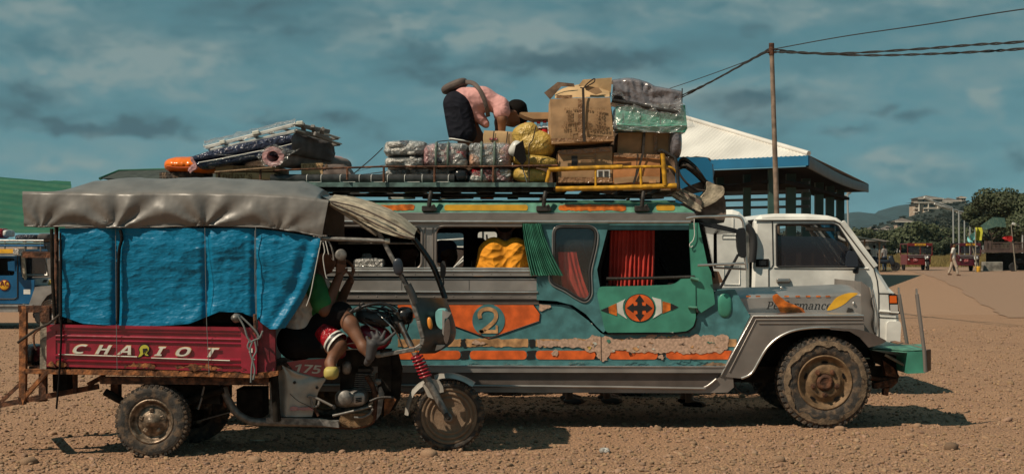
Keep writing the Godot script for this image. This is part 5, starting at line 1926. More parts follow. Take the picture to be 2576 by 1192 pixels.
	for s in 2:
		wheel(t,Vector3(X.call(125.0),.36,-d - .12 if s == 0 else -far + .12),.36,.2,.2,M.tyre,M.steel_dull,Vector3(0,0,1 if s == 0 else -1),20)
		wheel(t,Vector3(X.call(-230.0),.36,-d - .12 if s == 0 else -far + .12),.36,.2,.2,M.tyre,M.steel_dull,Vector3(0,0,1 if s == 0 else -1),20)
	for q in [[605,"chrome"],[612,"plank_green"],[618,"jeep_blue"]]:
		trim(t,"roof_rail",M[q[1]],[-330,q[0],108,q[0]],d + .1,.022)
	for px in [-90.0,10.0,60.0,100.0]:
		trim(t,"rail_post",M.steel_dull,[px,604,px,632],d + .1,.016)
	for q in [[-10,575,14,600,"cloth_red","dark red bag on the roof of the blue jeepney"],[14,579,26,596,"slat_white","small white box beside the red bag on the blue jeepney"],[44,590,96,604,"cloth_dark","dark bundle on the blue jeepney's roof rack"],[100,588,132,604,"foam_grey","grey bundle at the front of the blue jeepney's roof"]]:
		b = Mb.new()
		var p0 := at(q[0],q[3],d + .7); var p1 := at(q[2],q[1],d + .7)
		b.blob((p0 + p1)/2,Vector3((p1.x - p0.x)/2,(p1.y - p0.y)/2,.25),nz,.25,2,.5)
		solo(b,"roof_bundle" if "bundle" in q[5] or "bag" in q[5] else "roof_box",M[q[4]],q[5],"bundle" if not "box" in q[5] else "box")
	var t2 := thing("parked_jeepney","dull grey jeepney parked behind the blue one, mostly hidden","jeepney",Vector3(at(110,0,33.0).x,0,-34))
	b = Mb.new()
	b.box(Vector3(at(112,0,33.0).x,1.05,-34.0),Vector3(0.75,1.3,1.6),Basis(),.05)
	part(b,"body",M.steel_dull,t2)
	b = Mb.new()
	b.box(Vector3(at(112,0,33.0).x,1.72,-34.0),Vector3(0.9,.06,1.7),Basis(),.02)
	part(b,"roof",M.steel_dull,t2)
	for px in [92.0,116.0]:
		panel(t2,"window",M.window_dark,[px,612,px + 18,612,px + 20,640,px,640],33.15,.03)
	wheel(t2,Vector3(at(112,0,33.0).x,.33,-33.2),.33,.18,.18,M.tyre,M.steel_dull,Vector3(0,0,1),16)
func far_tricycle(called: String,label: String,px: float,d: float,main: Material,seatm: Material,w: float,mirror_side: float) -> void:
	var c := at(px,0,d); c.y = 0
	var t := thing(called,label,"tricycle",c,"passenger tricycles on the dirt road")
	var s := mirror_side
	var b := Mb.new()
	b.ext(PackedVector2Array([Vector2(c.x - w*.5,.38),Vector2(c.x + w*.42,.38),Vector2(c.x + w*.44,.95),Vector2(c.x + w*.5,1.05),Vector2(c.x - w*.5,1.05)]),c.z + .9,c.z - .7)
	part(b,"body",main,t)
	b = Mb.new()
	b.box(c + Vector3(0,1.72,0),Vector3(w,.07,1.9),Basis(),.03)
	part(b,"roof",main,t)
	b = Mb.new()
	b.box(c + Vector3(0,1.69,.96),Vector3(w*.98,.19,.06),Basis(),.02)
	var sg := part(b,"sign_board",main,t)
	b = Mb.new()
	b.box(c + Vector3(0,1.69,1.0),Vector3(w*.42,.12,.02))
	part(b,"sign_plate",M.yellow,sg)
	b = Mb.new()
	for k in 7:
		b.box(c + Vector3((k - 3)*w*.052,1.69,1.012),Vector3(w*(.030 if k % 2 else .022),.07,.01))
	part(b,"sign_print",M.black_paint,sg)
	for x in [-.48,.02,.48]:
		b = Mb.new()
		b.box(c + Vector3(x*w,1.35,.92),Vector3(.05,.68,.05))
		part(b,"pillar",main,t)
		b = Mb.new()
		b.box(c + Vector3(x*w,1.35,-.85),Vector3(.05,.68,.05))
		part(b,"pillar",main,t)
	for x in [-.23,.25]:
		b = Mb.new()
		b.box(c + Vector3(x*w,1.37,.92),Vector3(w*.40,.48,.015))
		part(b,"windshield",M.glass_dark,t)
	b = Mb.new()
	b.box(c + Vector3(-.05,1.0,.93),Vector3(w*.9,.05,.05),Basis(),.01)
	b.box(c + Vector3(-.05,.88,.93),Vector3(w*.84,.025,.05))
	part(b,"trim_bar",M.chrome,t)
	b = Mb.new()
	b.box(c + Vector3(-w*.18,.70,.93),Vector3(.26,.16,.03))
	part(b,"number_plate",M.cloth_rose,t)
	b = Mb.new()
	b.box(c + Vector3(-w*.12,.75,-.2),Vector3(w*.6,.45,.5),Basis(),.05)
	part(b,"seat",seatm,t)
	var m := c + Vector3(w*.26*s,0,1.0)
	wheel(t,m + Vector3(0,.29,.15),.29,.11,.17,M.tyre,M.steel_dull,Vector3(1,0,0),14)
	wheel(t,c + Vector3(-w*.46*s,.25,-.2),.25,.12,.15,M.tyre,M.steel_dull,Vector3(1,0,0),14)
	wheel(t,c + Vector3(w*.36*s,.28,-.5),.28,.12,.16,M.tyre,M.steel_dull,Vector3(1,0,0),14)
	b = Mb.new()
	for x in [-.09,.09]:
		b.tube(PackedVector3Array([m + Vector3(x,.29,.17),m + Vector3(x,.95,-.08)]),.028,6)
	part(b,"fork",M.chrome,t)
	b = Mb.new()
	b.box(m + Vector3(0,.66,.0),Vector3(.24,.30,.3),Basis(),.08)
	b.tube(PackedVector3Array([m + Vector3(-.33,.98,-.12),m + Vector3(.33,.98,-.12)]),.018,6)
	part(b,"fairing",M.black,t)
	b = Mb.new()
	b.blob(m + Vector3(0,.84,.14),Vector3(.10,.10,.07),nz,0,1,1,Basis(),12)
	part(b,"head_lamp",M.lamp_clear,t)
	for x in [-.44,.30]:
		b = Mb.new()
		b.blob(c + Vector3(x*w,.72 if x < 0 else 1.60,.96),Vector3(.06,.06,.04),nz,0,1,1,Basis(),10)
		part(b,"marker_lamp",M.lamp_clear,t)
func far_motorbike(p: Vector3) -> void:
	var t := thing("motorbike","dark motor scooter parked beside two standing people","motorbike",p)
	var b := Mb.new()
	for x in [-.62,.62]:
		wheel(t,p + Vector3(x,.29,0),.29,.11,.16,M.tyre,M.dark_metal,Vector3(0,0,1),12)
	b.tube(curve(PackedVector3Array([p + Vector3(.62,.29,.06),p + Vector3(.48,.75,.06),p + Vector3(.40,1.0,.05)])),.04,6)
	part(b,"fork",M.dark_metal,t)
	b = Mb.new()
	b.blob(p + Vector3(-.2,.62,0),Vector3(.48,.16,.14),nz,.1,1,.7)
	b.blob(p + Vector3(.36,.66,0),Vector3(.16,.34,.15),nz,.1,1,.7,Basis(Vector3(0,0,1),.3))
	part(b,"body",M.mirror_back,t)
	b = Mb.new()
	b.blob(p + Vector3(-.25,.80,0),Vector3(.36,.06,.13),nz,.1,1,.6)
	part(b,"seat",M.black,t)
	b = Mb.new()
	b.tube(PackedVector3Array([p + Vector3(.34,1.02,-.34),p + Vector3(.40,1.0,0),p + Vector3(.34,1.02,.34)]),.02,6)
	part(b,"handlebar",M.black,t)
func right_side() -> void:
	far_tricycle("passenger_tricycle","red passenger tricycle with a red sign board, farther left of the two on the road",2306,97.0,M.trike_red,M.black,1.66,1.0)
	far_tricycle("passenger_tricycle","maroon passenger tricycle with a dark roof behind the walking pedestrian",2431,93.0,M.trike_maroon,M.black,1.35,1.0)
	var mp := at(2230,0,94.0); mp.y = 0
	far_motorbike(mp)
	var d := 90.0
	var A := at(2128,592,d); var B := at(2222,606,d)
	var t := thing("market_shed","open shed with a dark low roof behind the two standing people","shed",Vector3((A.x + B.x)/2,0,-d - 1.5))
	var b := Mb.new()
	b.quad(A + Vector3(0,.25,-3),B + Vector3(0,.15,-3),B,A)
	b.quad(A + Vector3(0,.19,-3),A - Vector3(0,.07,0),B - Vector3(0,.07,0),B + Vector3(0,.08,-3))
	b.quad(A,B,B - Vector3(0,.07,0),A - Vector3(0,.07,0))
	part(b,"roof",M.roof_dark,t)
	for f in [.1,.55,.95]:
		b = Mb.new()
		var q := A.lerp(B,f)
		b.tube(PackedVector3Array([Vector3(q.x,0,q.z - .3),q + Vector3(0,0,-.3)]),.05,6)
		part(b,"post",M.wood,t)
	b = Mb.new()
	b.box(Vector3((A.x + B.x)/2,.7,-d - 2.6),Vector3((B.x - A.x)*.9,1.4,.1))
	part(b,"back_wall",M.under,t)
	d = 150.0
	A = at(2186,607,d); B = at(2238,607,d)
	t = thing("low_house","long low house with a flat brown roof among the trees","house",Vector3((A.x + B.x)/2,0,-d - 2))
	b = Mb.new()
	b.box(Vector3((A.x + B.x)/2,A.y/2,-d - 2),Vector3(B.x - A.x - .3,A.y,3))
	part(b,"wall",M.concrete,t)
	b = Mb.new()
	hip_roof(b,Vector3((A.x + B.x)/2,A.y,-d - 2),B.x - A.x,3.5,.32,.2)
	part(b,"roof",M.hotel_roof,t)
	d = 300.0
	var cc := at(2250,0,d); cc.y = 0
	t = thing("parked_car","tiny white car parked at the far side of the grass","car",cc)
	b = Mb.new()
	b.ext(PackedVector2Array([Vector2(cc.x - 1.2,.3),Vector2(cc.x + 1.2,.3),Vector2(cc.x + 1.2,.8),Vector2(cc.x + .7,.85),Vector2(cc.x + .4,1.3),Vector2(cc.x - .8,1.3),Vector2(cc.x - 1.2,.85)]),cc.z + .8,cc.z - .8)
	part(b,"body",M.van_white,t)
	b = Mb.new()
	b.box(cc + Vector3(-.2,1.08,.81),Vector3(1.0,.3,.03))
	part(b,"window",M.window_dark,t)
	for x in [-.75,.75]:
		wheel(t,cc + Vector3(x,.28,.75),.28,.16,.17,M.tyre,M.steel_dull,Vector3(0,0,1),10)
	var lamps := [[2399.7,530.5,150.0,2326.0,496.0],[2414,537,163.0,2352.0,512.0],[2428,540.5,171.0,2372.0,519.0],[2442,544,180.0,2392.0,526.0],[2455,549,192.0,2408.0,533.0],[2474.6,564,240.0,2430.0,547.0]]
	var ll := ["nearest street lamp of the row, its long arm reaching farthest left","second street lamp of the row, counted from the near end","third street lamp of the row, counted from the near end","fourth street lamp of the row, counted from the near end","fifth street lamp of the row, second from the far end","farthest and smallest street lamp of the row"]
	for i in lamps.size():
		var q = lamps[i]
		var top := at(q[0],q[1],q[2])
		var tip := at(q[3],q[4],q[2] - 1.0)
		var foot := Vector3(top.x + .05,0,top.z)
		var s := thing("street_lamp",ll[i],"street lamp",foot,"street lamps along the road")
		b = Mb.new()
		b.tube(PackedVector3Array([foot,top]),[.10,.075],8)
		part(b,"post",M.galv,s)
		b = Mb.new()
		b.tube(curve(PackedVector3Array([top,top + Vector3(-.12,.32,0),top.lerp(tip,.22) + Vector3(0,.20,0),top.lerp(tip,.78)])),.085,6)
		part(b,"arm",M.galv,s)
		b = Mb.new()
		b.bar(top.lerp(tip,.70),tip,.26,.2,Vector3(0,0,1),.05)
		part(b,"lamp_head",M.slat_white,s)
	for q in [[2139,575,2133,487,2114,493,100.0,"street lamp with a round head beside the hall's grey eave"],[2574,700,2575,570,2548,562,110.0,"white street lamp at the right edge before the tall tree"]]:
		var top := at(q[2],q[3],q[6]); var foot := Vector3(at(q[0],0,q[6]).x,0,-q[6])
		var s := thing("street_lamp",q[7],"street lamp",foot,"single street lamps")
		b = Mb.new()
		b.tube(PackedVector3Array([foot,top]),[.09,.06],8)
		part(b,"post",M.galv,s)
		b = Mb.new()
		var tip := at(q[4],q[5],q[6])
		b.tube(PackedVector3Array([top + Vector3(.1,-.1,0),tip]),.04,6)
		part(b,"arm",M.galv,s)
		b = Mb.new()
		if q[0] == 2139:
			b.blob(top + Vector3(.12,.1,0),Vector3(.17,.14,.17),nz,0,1,1,Basis(),14)
		else:
			b.bar(top.lerp(tip,.5),tip,.2,.1,Vector3(0,0,1),.03)
		part(b,"lamp_head",M.slat_white,s)
	for q in [[2457,660,2455,572,"flag_yellow",[2455,572,2470,572,2474,604,2456,605],90.0,"yellow green flag on a bamboo pole left of the picket fence"],[2466,655,2437,585,"flag_cyan",[2456,579,2440,592,2435,608,2444,613,2453,603],91.0,"pale cyan flag hanging left of the yellow flag"],[2558,660,2545,565,"flag_red",[2547,592,2536,594,2521,599,2531,605,2546,608],92.0,"red flag blowing left from a bamboo pole over the fence"]]:
		var dd: float = q[6]
		var foot := Vector3(at(q[0],0,dd).x,0,-dd)
		var f := thing("flag",q[7],"flag",foot,"flags by the road")
		b = Mb.new()
		b.tube(PackedVector3Array([foot,at(q[2],q[3],dd) + Vector3(.02,0,0)]),[.045,.03],6)
		part(b,"pole",M.wood_grey,f)
		b = Mb.new()
		var pl2: PackedVector3Array = pl(q[5],dd)
		var n := pl2.size()
		var rows := []
		var a0 := pl2[0]; var a1 := pl2[n - 1]
		for i in 8:
			var row := PackedVector3Array()
			var u := i/7.0
			for j in 8:
				var w := j/7.0
				var e1 := a0.lerp(pl2[1],u) if n == 4 else a0.lerp(pl2[1],minf(u*2,1)).lerp(pl2[2],maxf(0,u*2 - 1))
				var e2 := a1.lerp(pl2[n - 2],u)
				var p := e1.lerp(e2,w)
				p.z += .22*sin(u*7.0 + w*3.0)
				row.append(p)
			rows.append(row)
		b.surf(rows)
		part(b,"cloth",M[q[4]],f)
	d = 95.0
	var L := at(2480,0,d).x; var R := at(2600,0,d).x
	t = thing("picket_fence","brown picket fence on a raised slab under the tall trees","fence",Vector3((L + R)/2,0,-d))
	var y0 := at(0,628,d).y; var y1 := at(0,606,d).y
	b = Mb.new()
	b.box(Vector3((L + R)/2,y0 - .09,-d - .9),Vector3(R - L,.18,2.0))
	part(b,"slab",M.fence_brown,t)
	for i in 34:
		b = Mb.new()
		b.box(Vector3(lerpf(L + .1,R - .1,i/33.0),y0 + (y1 - y0)*.42,-d),Vector3(.045,(y1 - y0)*.80,.03))
		part(b,"picket",M.fence_brown,t)
	for x in [.02,.10,.55,.92]:
		b = Mb.new()
		b.box(Vector3(lerpf(L,R,x),y0 + (y1 - y0)*.5,-d),Vector3(.16,y1 - y0,.14))
		part(b,"post",M.fence_brown,t)
	for y in [.12,.80]:
		b = Mb.new()
		b.box(Vector3((L + R)/2,y0 + (y1 - y0)*y,-d + .03),Vector3(R - L,.06,.04))
		part(b,"rail",M.fence_brown,t)
	b = Mb.new()
	b.box(Vector3((L + R)/2 + .6,y0*.5 - .1,-d - 1.6),Vector3(R - L,y0 - .25,.2))
	part(b,"back_wall",M.under,t)
	b = Mb.new()
	var cA := at(2478,0,d - .5).x; var cB := at(2523,0,d - .5).x
	b.box(Vector3((cA + cB)/2,.28,-d + .3),Vector3(cB - cA,.62,.8),Basis(),.03)
	solo(b,"concrete_block",M.concrete,"weathered grey concrete block under the picket fence slab","block")
	b = Mb.new()
	var bk := at(2462,0,90.5); bk.y = 0
	b.lathe(PackedVector2Array([Vector2(0,.0),Vector2(.15,.0),Vector2(.2,.35),Vector2(.0,.36)]),bk,Vector3.UP,14)
	solo(b,"bucket",M.yellow,"yellow bucket on the ground below the flags","bucket")
	b = Mb.new()
	b.surf([pl([2468,568,2500,546,2530,548],100.0),pl([2480,578,2510,570,2534,572],99.5)])
	solo(b,"shade_net",M.net_green,"dark green shade net stretched left of the tall trees","net")
	b = Mb.new()
	var mp2 := at(2566,0,93.0); mp2.y = 0
	var t3 := thing("motorbike","dark motorbike parked under the slab at the right edge","motorbike",mp2)
	for x in [-.5,.5]:
		wheel(t3,mp2 + Vector3(x,.28,.4),.28,.1,.16,M.tyre,M.dark_metal,Vector3(0,0,1),12)
	b.blob(mp2 + Vector3(0,.62,.4),Vector3(.55,.2,.15),nz,.2,2,.7)
	part(b,"body",M.black,t3)
# a carton with slightly bulging sides: measured front face,depth behind it
func carton(called: String,label: String,front: Array,d: float,depth: float,m: Material,group := "",bulge := 0.012,cat := "box") -> Node3D:
	var f := pl(front,d)
	var t := thing(called,label,cat,(f[2] + f[3])/2 - Vector3(0,0,depth/2),group)
	var b := Mb.new()
	var n := 10
	var k := Vector3(0,0,-depth)
	var faces := [[f[0],f[1],f[2],f[3]],[f[1] + k,f[0] + k,f[3] + k,f[2] + k],[f[0] + k,f[0],f[3],f[3] + k],[f[1],f[1] + k,f[2] + k,f[2]],[f[0] + k,f[1] + k,f[1],f[0]],[f[3],f[2],f[2] + k,f[3] + k]]
	for q in faces:
		var a: Vector3 = q[0]; var c: Vector3 = q[1]; var e: Vector3 = q[2]; var g: Vector3 = q[3]
		var nn := (e - a).cross(c - a).normalized()
		var rows := []
		for i in n + 1:
			var row := PackedVector3Array()
			for j in n + 1:
				var u := float(j)/n; var v := float(i)/n
				var p := a.lerp(c,u).lerp(g.lerp(e,u),v)
				var w := sin(u*PI)*sin(v*PI)
				var dent := nz.get_noise_3d(p.x*220,p.y*220,p.z*220)
				row.append(p + nn*(bulge*w + 0.010*dent*minf(1.0,w*3.0)))
			rows.append(row)
		b.surf(rows)
	part(b,"carton",m,t)
	return t
func tape(t: Node3D,called: String,m: Material,pts: Array,d: float,w: float) -> Node3D:
	var b := Mb.new()
	var p := pl(pts,d)
	var q := PackedVector3Array()
	for i in p.size() - 1:
		for k in 4:
			q.append(p[i].lerp(p[i + 1],k/4.0))
	q.append(p[p.size() - 1])
	_ribbon(b,q,w)
	return part(b,called,m,t)
func bundle(called: String,label: String,x0: float,y0: float,x1: float,y1: float,d: float,depth: float,lumps: Array,straps: Array,group: String,square := 0.5) -> Node3D:
	var a := at(x0,y1,d); var e := at(x1,y0,d)
	var c := (a + e)/2 - Vector3(0,0,depth/2)
	var r := Vector3((e.x - a.x)/2,(e.y - a.y)/2,depth/2)
	var t := thing(called,label,"bag",Vector3(c.x,a.y,c.z),group)
	var core := Mb.new()
	core.blob(c,r*0.94,nz,0.08,4.0,square,Basis(),30,0.03,8.0)
	part(core,"folded_clothes",M[lumps[0][4]],t)
	for l in lumps:
		var b := Mb.new()
		var q := Vector3(a.x + (l[0] + l[2]/2)*r.x*2,a.y + (1.0 - l[1] - l[3]/2)*r.y*2,c.z)
		b.blob(q,Vector3(l[2]*r.x,l[3]*r.y,r.z*0.94),nz,0.10,4.0,0.55,Basis(),30,0.035,9.0)
		part(b,"folded_clothes",M[l[4]],t)
	var rr := RandomNumberGenerator.new()
	rr.seed = int(x0*7 + y0)
	for i in 9:
		var q := c + Vector3(rr.randf_range(-.72,.72)*r.x,rr.randf_range(-.6,.6)*r.y,r.z*rr.randf_range(.66,.80))
		var lb := Mb.new()
		lb.blob(q,Vector3(r.x*rr.randf_range(.16,.34),r.y*rr.randf_range(.16,.34),r.z*.26),nz,.25,7.0,.6,Basis(Vector3(0,0,1),rr.randf_range(-.7,.7)),20,.08,14.0)
		part(lb,"folded_clothes",M[["cloth_white","cloth_grey","cloth_white",lumps[i % lumps.size()][4]][i % 4]],t)
	var b := Mb.new()
	b.blob(c,r*1.03,nz,0.05,5.0,square,Basis(),40,0.030,7.0)
	var f := part(b,"clear_film",M.film_bag,t)
	for s in straps:
		b = Mb.new()
		var pts := PackedVector3Array()
		for k in 24:
			var an := TAU*k/24.0
			var cy := sin(an); var cz := cos(an)
			pts.append(Vector3(lerpf(a.x,e.x,s),c.y + signf(cy)*pow(absf(cy),square)*r.y*1.03,c.z + signf(cz)*pow(absf(cz),square)*r.z*1.05))
		b.tube(pts,0.011,6,true)
		part(b,"strap",M.strap_green,t)
	return t
func roof_load() -> void:
	var d := DJ + 0.08
	var b: Mb
	b = Mb.new()
	var p := at(500,416.5,d + .45)
	var rows := []
	for i in 33:
		var u := i/32.0
		var row := PackedVector3Array()
		var en := pow(1.0 - pow(absf(u*2 - 1),5.0),0.42)
		for k in 28:
			var a := TAU*k/28
			var rr := 0.078*en*(1.0 + 0.05*nz.get_noise_2d(u*900,a*120) + 0.03*nz.get_noise_2d(u*2500,a*40))
			row.append(p + Vector3(lerpf(-.305,.25,u),sin(a)*rr*(1.0 if sin(a) > 0 else .95),cos(a)*rr*2.6))
		rows.append(row)
	b.surf(rows,false,true)
	var bag := thing("duffel_bag","glossy orange duffel bag at the rear end of the jeepney's roof","bag",p - Vector3(0,.08,0))
	part(b,"bag_body",M.orange_bag,bag)
	trim(bag,"seam_piping",M.orange,[417,419,424,418,440,421,470,421,500,420],d + .24,.005,true,6)
	var ty := thing("spare_tyre","dusty spare tyre lying flat under the orange duffel bag","tyre",at(467,449,d + .5))
	var wl := wheel(ty,at(467,444,d + .55),.238,.06,.13,M.tyre_dusty,M.rim_rust,Vector3(0,1,0),34)
	wl.name = "wheel"
	var ms := thing("folded_mattress","dark navy mattress folded double and wrapped in shiny film, tilted","mattress",at(610,425,d + .5))
	for k in 2:
		b = Mb.new()
		var lo: Array = [[[500,424],[560,416],[640,402],[700,391],[738,383]],[[482,408],[540,400],[620,386],[690,371],[737,360]]][k]
		var hi: Array = [[[486,405],[560,394],[640,379],[700,368],[738,360]],[[480,391],[523,376],[620,353],[700,337],[735,336]]][k]
		rows = []
		for i in 25:
			var u := i/24.0*4.0
			var j := mini(int(u),3); var f := u - j
			var A := at(lerpf(lo[j][0],lo[j + 1][0],f),lerpf(lo[j][1],lo[j + 1][1],f),d)
			var B := at(lerpf(hi[j][0],hi[j + 1][0],f),lerpf(hi[j][1],hi[j + 1][1],f),d)
			var row := PackedVector3Array()
			for q in 28:
				var a := TAU*q/28
				var cy := signf(sin(a))*pow(absf(sin(a)),.45); var cz := signf(cos(a))*pow(absf(cos(a)),.35)
				var wr := 1.0 + 0.10*nz.get_noise_2d(u*330 + cy*60,cy*90 + cz*50 + k*500)
				row.append(A.lerp(B,.5 + .5*cy*wr) + Vector3(0,0,-.45 + cz*.45*(1.0 + .01*wr)))
			rows.append(row)
		b.surf(rows,false,true)
		for e in [0,24]:
			var row: PackedVector3Array = rows[e]
			var cen := Vector3.ZERO
			for q in row: cen += q
			cen /= row.size()
			for q in row.size():
				b.tri(cen,row[q],row[(q + 1) % row.size()])
		part(b,"mattress_layer",M.navy_film,ms)
	b = Mb.new()
	b.tube(curve(pl([498,409,560,398,640,382,700,370,740,360],d - .01)),.005,5)
	part(b,"film_seam",M.slat_white,ms)
	for q in [[540,388,600,392],[560,398,640,392],[600,402,622,384],[690,388,715,374],[520,412,552,404]]:
		tape(ms,"film_crease",M.film_bag,q,d - .006,.012)
	b = Mb.new()
	b.ext(ragged(pp([480,392,492,410,494,421,476,437,470,428,484,412,476,398],d - .02),.02,.01,4),-d + .02,-d - .02)
	part(b,"film_flap",M.foam_pink,ms)
	b = Mb.new()
	var g1 := at(739,362,d + .06); var g2 := at(842,384,d + .75)
	rows = []
	for i in 17:
		var u := i/16.0
		var row := PackedVector3Array()
		var en := 1.0 if u < .9 else sqrt(maxf(0.0,1.0 - pow((u - .9)/.1,2.0)))
		var cc := g1.lerp(g2,u)
		for k in 24:
			var a := TAU*k/24
			row.append(cc + Vector3(0.02*nz.get_noise_2d(u*200,a*50),sin(a)*.092*maxf(en,.02),cos(a)*.13*maxf(en,.02)))
		rows.append(row)
	b.surf(rows,false,true)
	for q in range(1,23):
		b.tri(rows[0][0],rows[0][q],rows[0][q + 1])
	solo(b,"foam_roll",M.foam_grey,"thick dark grey foam roll lying behind the end of the navy mattress","roll")
	var bed := thing("bed_frame","stack of white and grey slatted bed parts wrapped in film, topmost of the rear load","bed frame",at(640,372,d + .4))
	for k in 2:
		var L := at([516,528][k],[371,379][k],d + .05); var R := at([738,742][k],[314,330][k],d + .05)
		b = Mb.new()
		b.bar(L,R,.030,.035,Vector3(0,0,1),.006)
		part(b,"side_rail",M.slat_white,bed)
		b = Mb.new()
		b.bar(L + Vector3(.05,.0,-.55),R + Vector3(.32,-.07,-.6),.03,.035,Vector3(0,0,1),.006)
		part(b,"side_rail",M.slat_grey,bed)
		for i in 7:
			var f := i/6.0
			b = Mb.new()
			b.bar(L.lerp(R,f) + Vector3(0,.01,0),(L + Vector3(.05,.0,-.55)).lerp(R + Vector3(.32,-.07,-.6),f),.045,.012,Vector3.UP,.003)
			part(b,"slat",M.slat_white if i % 2 == 0 else M.slat_grey,bed)
	for q in [[738,312,828,331,.016],[742,328,826,347,.016],[760,311,764,332,.02],[786,317,792,340,.02],[812,324,808,338,.02],[790,336,832,352,.02]]:
		b = Mb.new()
		b.bar(at(q[0],q[1],d + .10),at(q[2],q[3],d + .3),.036,.03,Vector3(0,0,1),.005)
		part(b,"end_rail",M.slat_grey,bed)
	for q in [[552,359,566,356],[634,336,652,332],[745,310,762,309]]:
		b = Mb.new()
		b.bar(at(q[0],q[1],d + .03),at(q[2],q[3],d + .03),.034,.04,Vector3(0,0,1),.006)
		part(b,"joint_clip",M.letter_cream,bed)
	b = Mb.new()
	rows = []
	for i in 26:
		var u := i/25.0
		var row := PackedVector3Array()
		for j in 14:
			var w := j/13.0
			var q := at(lerpf(512,742,u),lerpf(368,311,u) + 1.0,d + .02 + w*.55)
			q.y += .022 + .030*sin(w*PI)*(.6 + 1.2*absf(nz.get_noise_2d(u*260,w*120))) - (.05 if j == 0 else 0.0) + .020*nz.get_noise_2d(u*700,w*400)
			q.z += .012*nz.get_noise_2d(u*500 + 90,w*500)
			row.append(q)
		rows.append(row)
	b.surf(rows)
	part(b,"clear_film",M.film_bag,bed)
	var pr := thing("foam_mat_roll","rolled pink foam mat in clear plastic, its spiral end facing out","roll",at(690,420,d + .3))
	var sp := PackedVector3Array()
	for i in 90:
		var a := TAU*i/22.0
		var r := .050 + .040*i/90.0
		sp.append(at(685,393,d - .04) + Vector3(cos(a)*r*1.04,sin(a)*r*.96,0))
	b = Mb.new()
	_ribbon(b,sp,.010)
	var sp2 := PackedVector3Array()
	for q in sp: sp2.append(q + (at(850,414,d + 1.05) - at(685,393,d - .04)))
	b.surf([sp,sp2])
	part(b,"rolled_mat",M.foam_pink,pr)
	b = Mb.new()
	rows = []
	var r1 := at(686,393,d - .03); var r2 := at(858,416,d + 1.05)
	for i in 12:
		var row := PackedVector3Array()
		for k in 24:
			var a := TAU*k/24
			row.append(r1.lerp(r2,i/11.0) + Vector3(cos(a)*.098,sin(a)*(.093 - .022*i/11.0),0)*(1.0 + .04*nz.get_noise_2d(i*90,a*90)))
		rows.append(row)
	b.surf(rows,false,true)
	part(b,"mat_cover",M.foam_mauve,pr)
	b = Mb.new()
	b.surf([pl([644,393,660,372,690,362,720,372,740,378,752,374],d - .05),pl([650,398,664,384,686,376,706,384,724,392,748,378],d - .06)])
	b.surf([pl([644,393,660,414,690,420,712,408,728,398],d - .05),pl([652,394,668,404,690,409,706,400,720,394],d - .06)])
	part(b,"clear_wrap",M.film_bag,pr)
	for q in [["long flat brown carton under the pink foam roll with printed digits",541,416,700,418,700,431,541,432,.6,"card"],["lower flat brown carton printed with a word beneath the side rail",541,434,690,434,688,452,541,450,.6,"card_tan"],["short open brown carton with digits under the mauve roll's far end",756,411,811,410,811,441,757,442,.5,"card_tan"],["pale mauve carton with a sloping lid right of the short brown carton",812,414,864,413,884,440,812,442,.5,"foam_mauve"]]:
		var t := carton("cardboard_box",q[0],[q[1],q[2],q[3],q[4],q[5],q[6],q[7],q[8]],d + .12,q[9],M[q[10]],"",.004)
		if q[1] == 541 and q[2] == 416:
			letters("638547R",.045,at(622,423.5,d + .113),"printed_digits",M.card_ink,t,Basis(),"Droid Sans Mono",400)
		elif q[1] == 541:
			letters("Today's",.060,at(588,443,d + .113),"printed_word",M.card_ink,t,Basis(),"Droid Serif",700)
		elif q[1] == 756:
			letters("07X85A",.045,at(793,419,d + .113),"printed_digits",M.card_ink,t,Basis(),"Droid Sans Mono",400)
	var lr := thing("flooring_roll","long roll of glossy dark patterned floor vinyl along the roof edge","roll",at(930,458,d + .1))
	b = Mb.new()
	var la := at(680,449,d + .05); var lb := at(1143,448,d + .05)
	b.tube(PackedVector3Array([la,la.lerp(lb,.5),lb]),.037,20)
	var rb := part(b,"vinyl_roll",M.lino,lr)
	var k0 := 0
	for px in [772,808,856,904,934,975,1018,1062,1094,1128]:
		b = Mb.new()
		var ar := PackedVector3Array()
		for k in 8:
			var a := -0.9 + 2.0*k/7.0
			ar.append(Vector3(at(px,0,d + .05).x + (.008 if k == 7 else 0.0),la.y + sin(a)*.0385,la.z + cos(a)*.0385))
		b.tube(ar,.003,5)
		part(b,"pattern_line",M.white_line,rb)
		if k0 % 2 == 0:
			b = Mb.new()
			b.tube(PackedVector3Array([ar[0],ar[0] + Vector3(.13,0,0)]),.003,5)
			part(b,"pattern_line",M.white_line,rb)
		k0 += 1
	b = Mb.new()
	b.blob(at(1160,443,d + .2),Vector3(.065,.058,.15),nz,.25,4,.6,Basis(),26,.03,8)
	solo(b,"black_bag",M.black_gloss,"crumpled black plastic bag at the right end of the vinyl roll","bag")
	var cg := "clear bags of clothes on the roof"
	bundle("clothes_bag","plump clear bag with cream, navy and grey clothes, topmost of the left pile",963,350,1074,393,d + .05,.42,[[0,.05,.36,.92,"cloth_white"],[.30,.0,.32,.6,"cloth_dark"],[.45,.05,.55,.9,"cloth_grey"],[.2,.45,.5,.52,"cloth_grey"]],[],cg,.62)
	bundle("clothes_bag","flat clear bag of white printed cloth under the plump one",965,392,1066,420,d + .05,.42,[[0,.05,.3,.9,"cloth_white"],[.2,.0,.45,.98,"cloth_white"],[.6,.05,.4,.9,"cloth_grey"]],[],cg,.55)
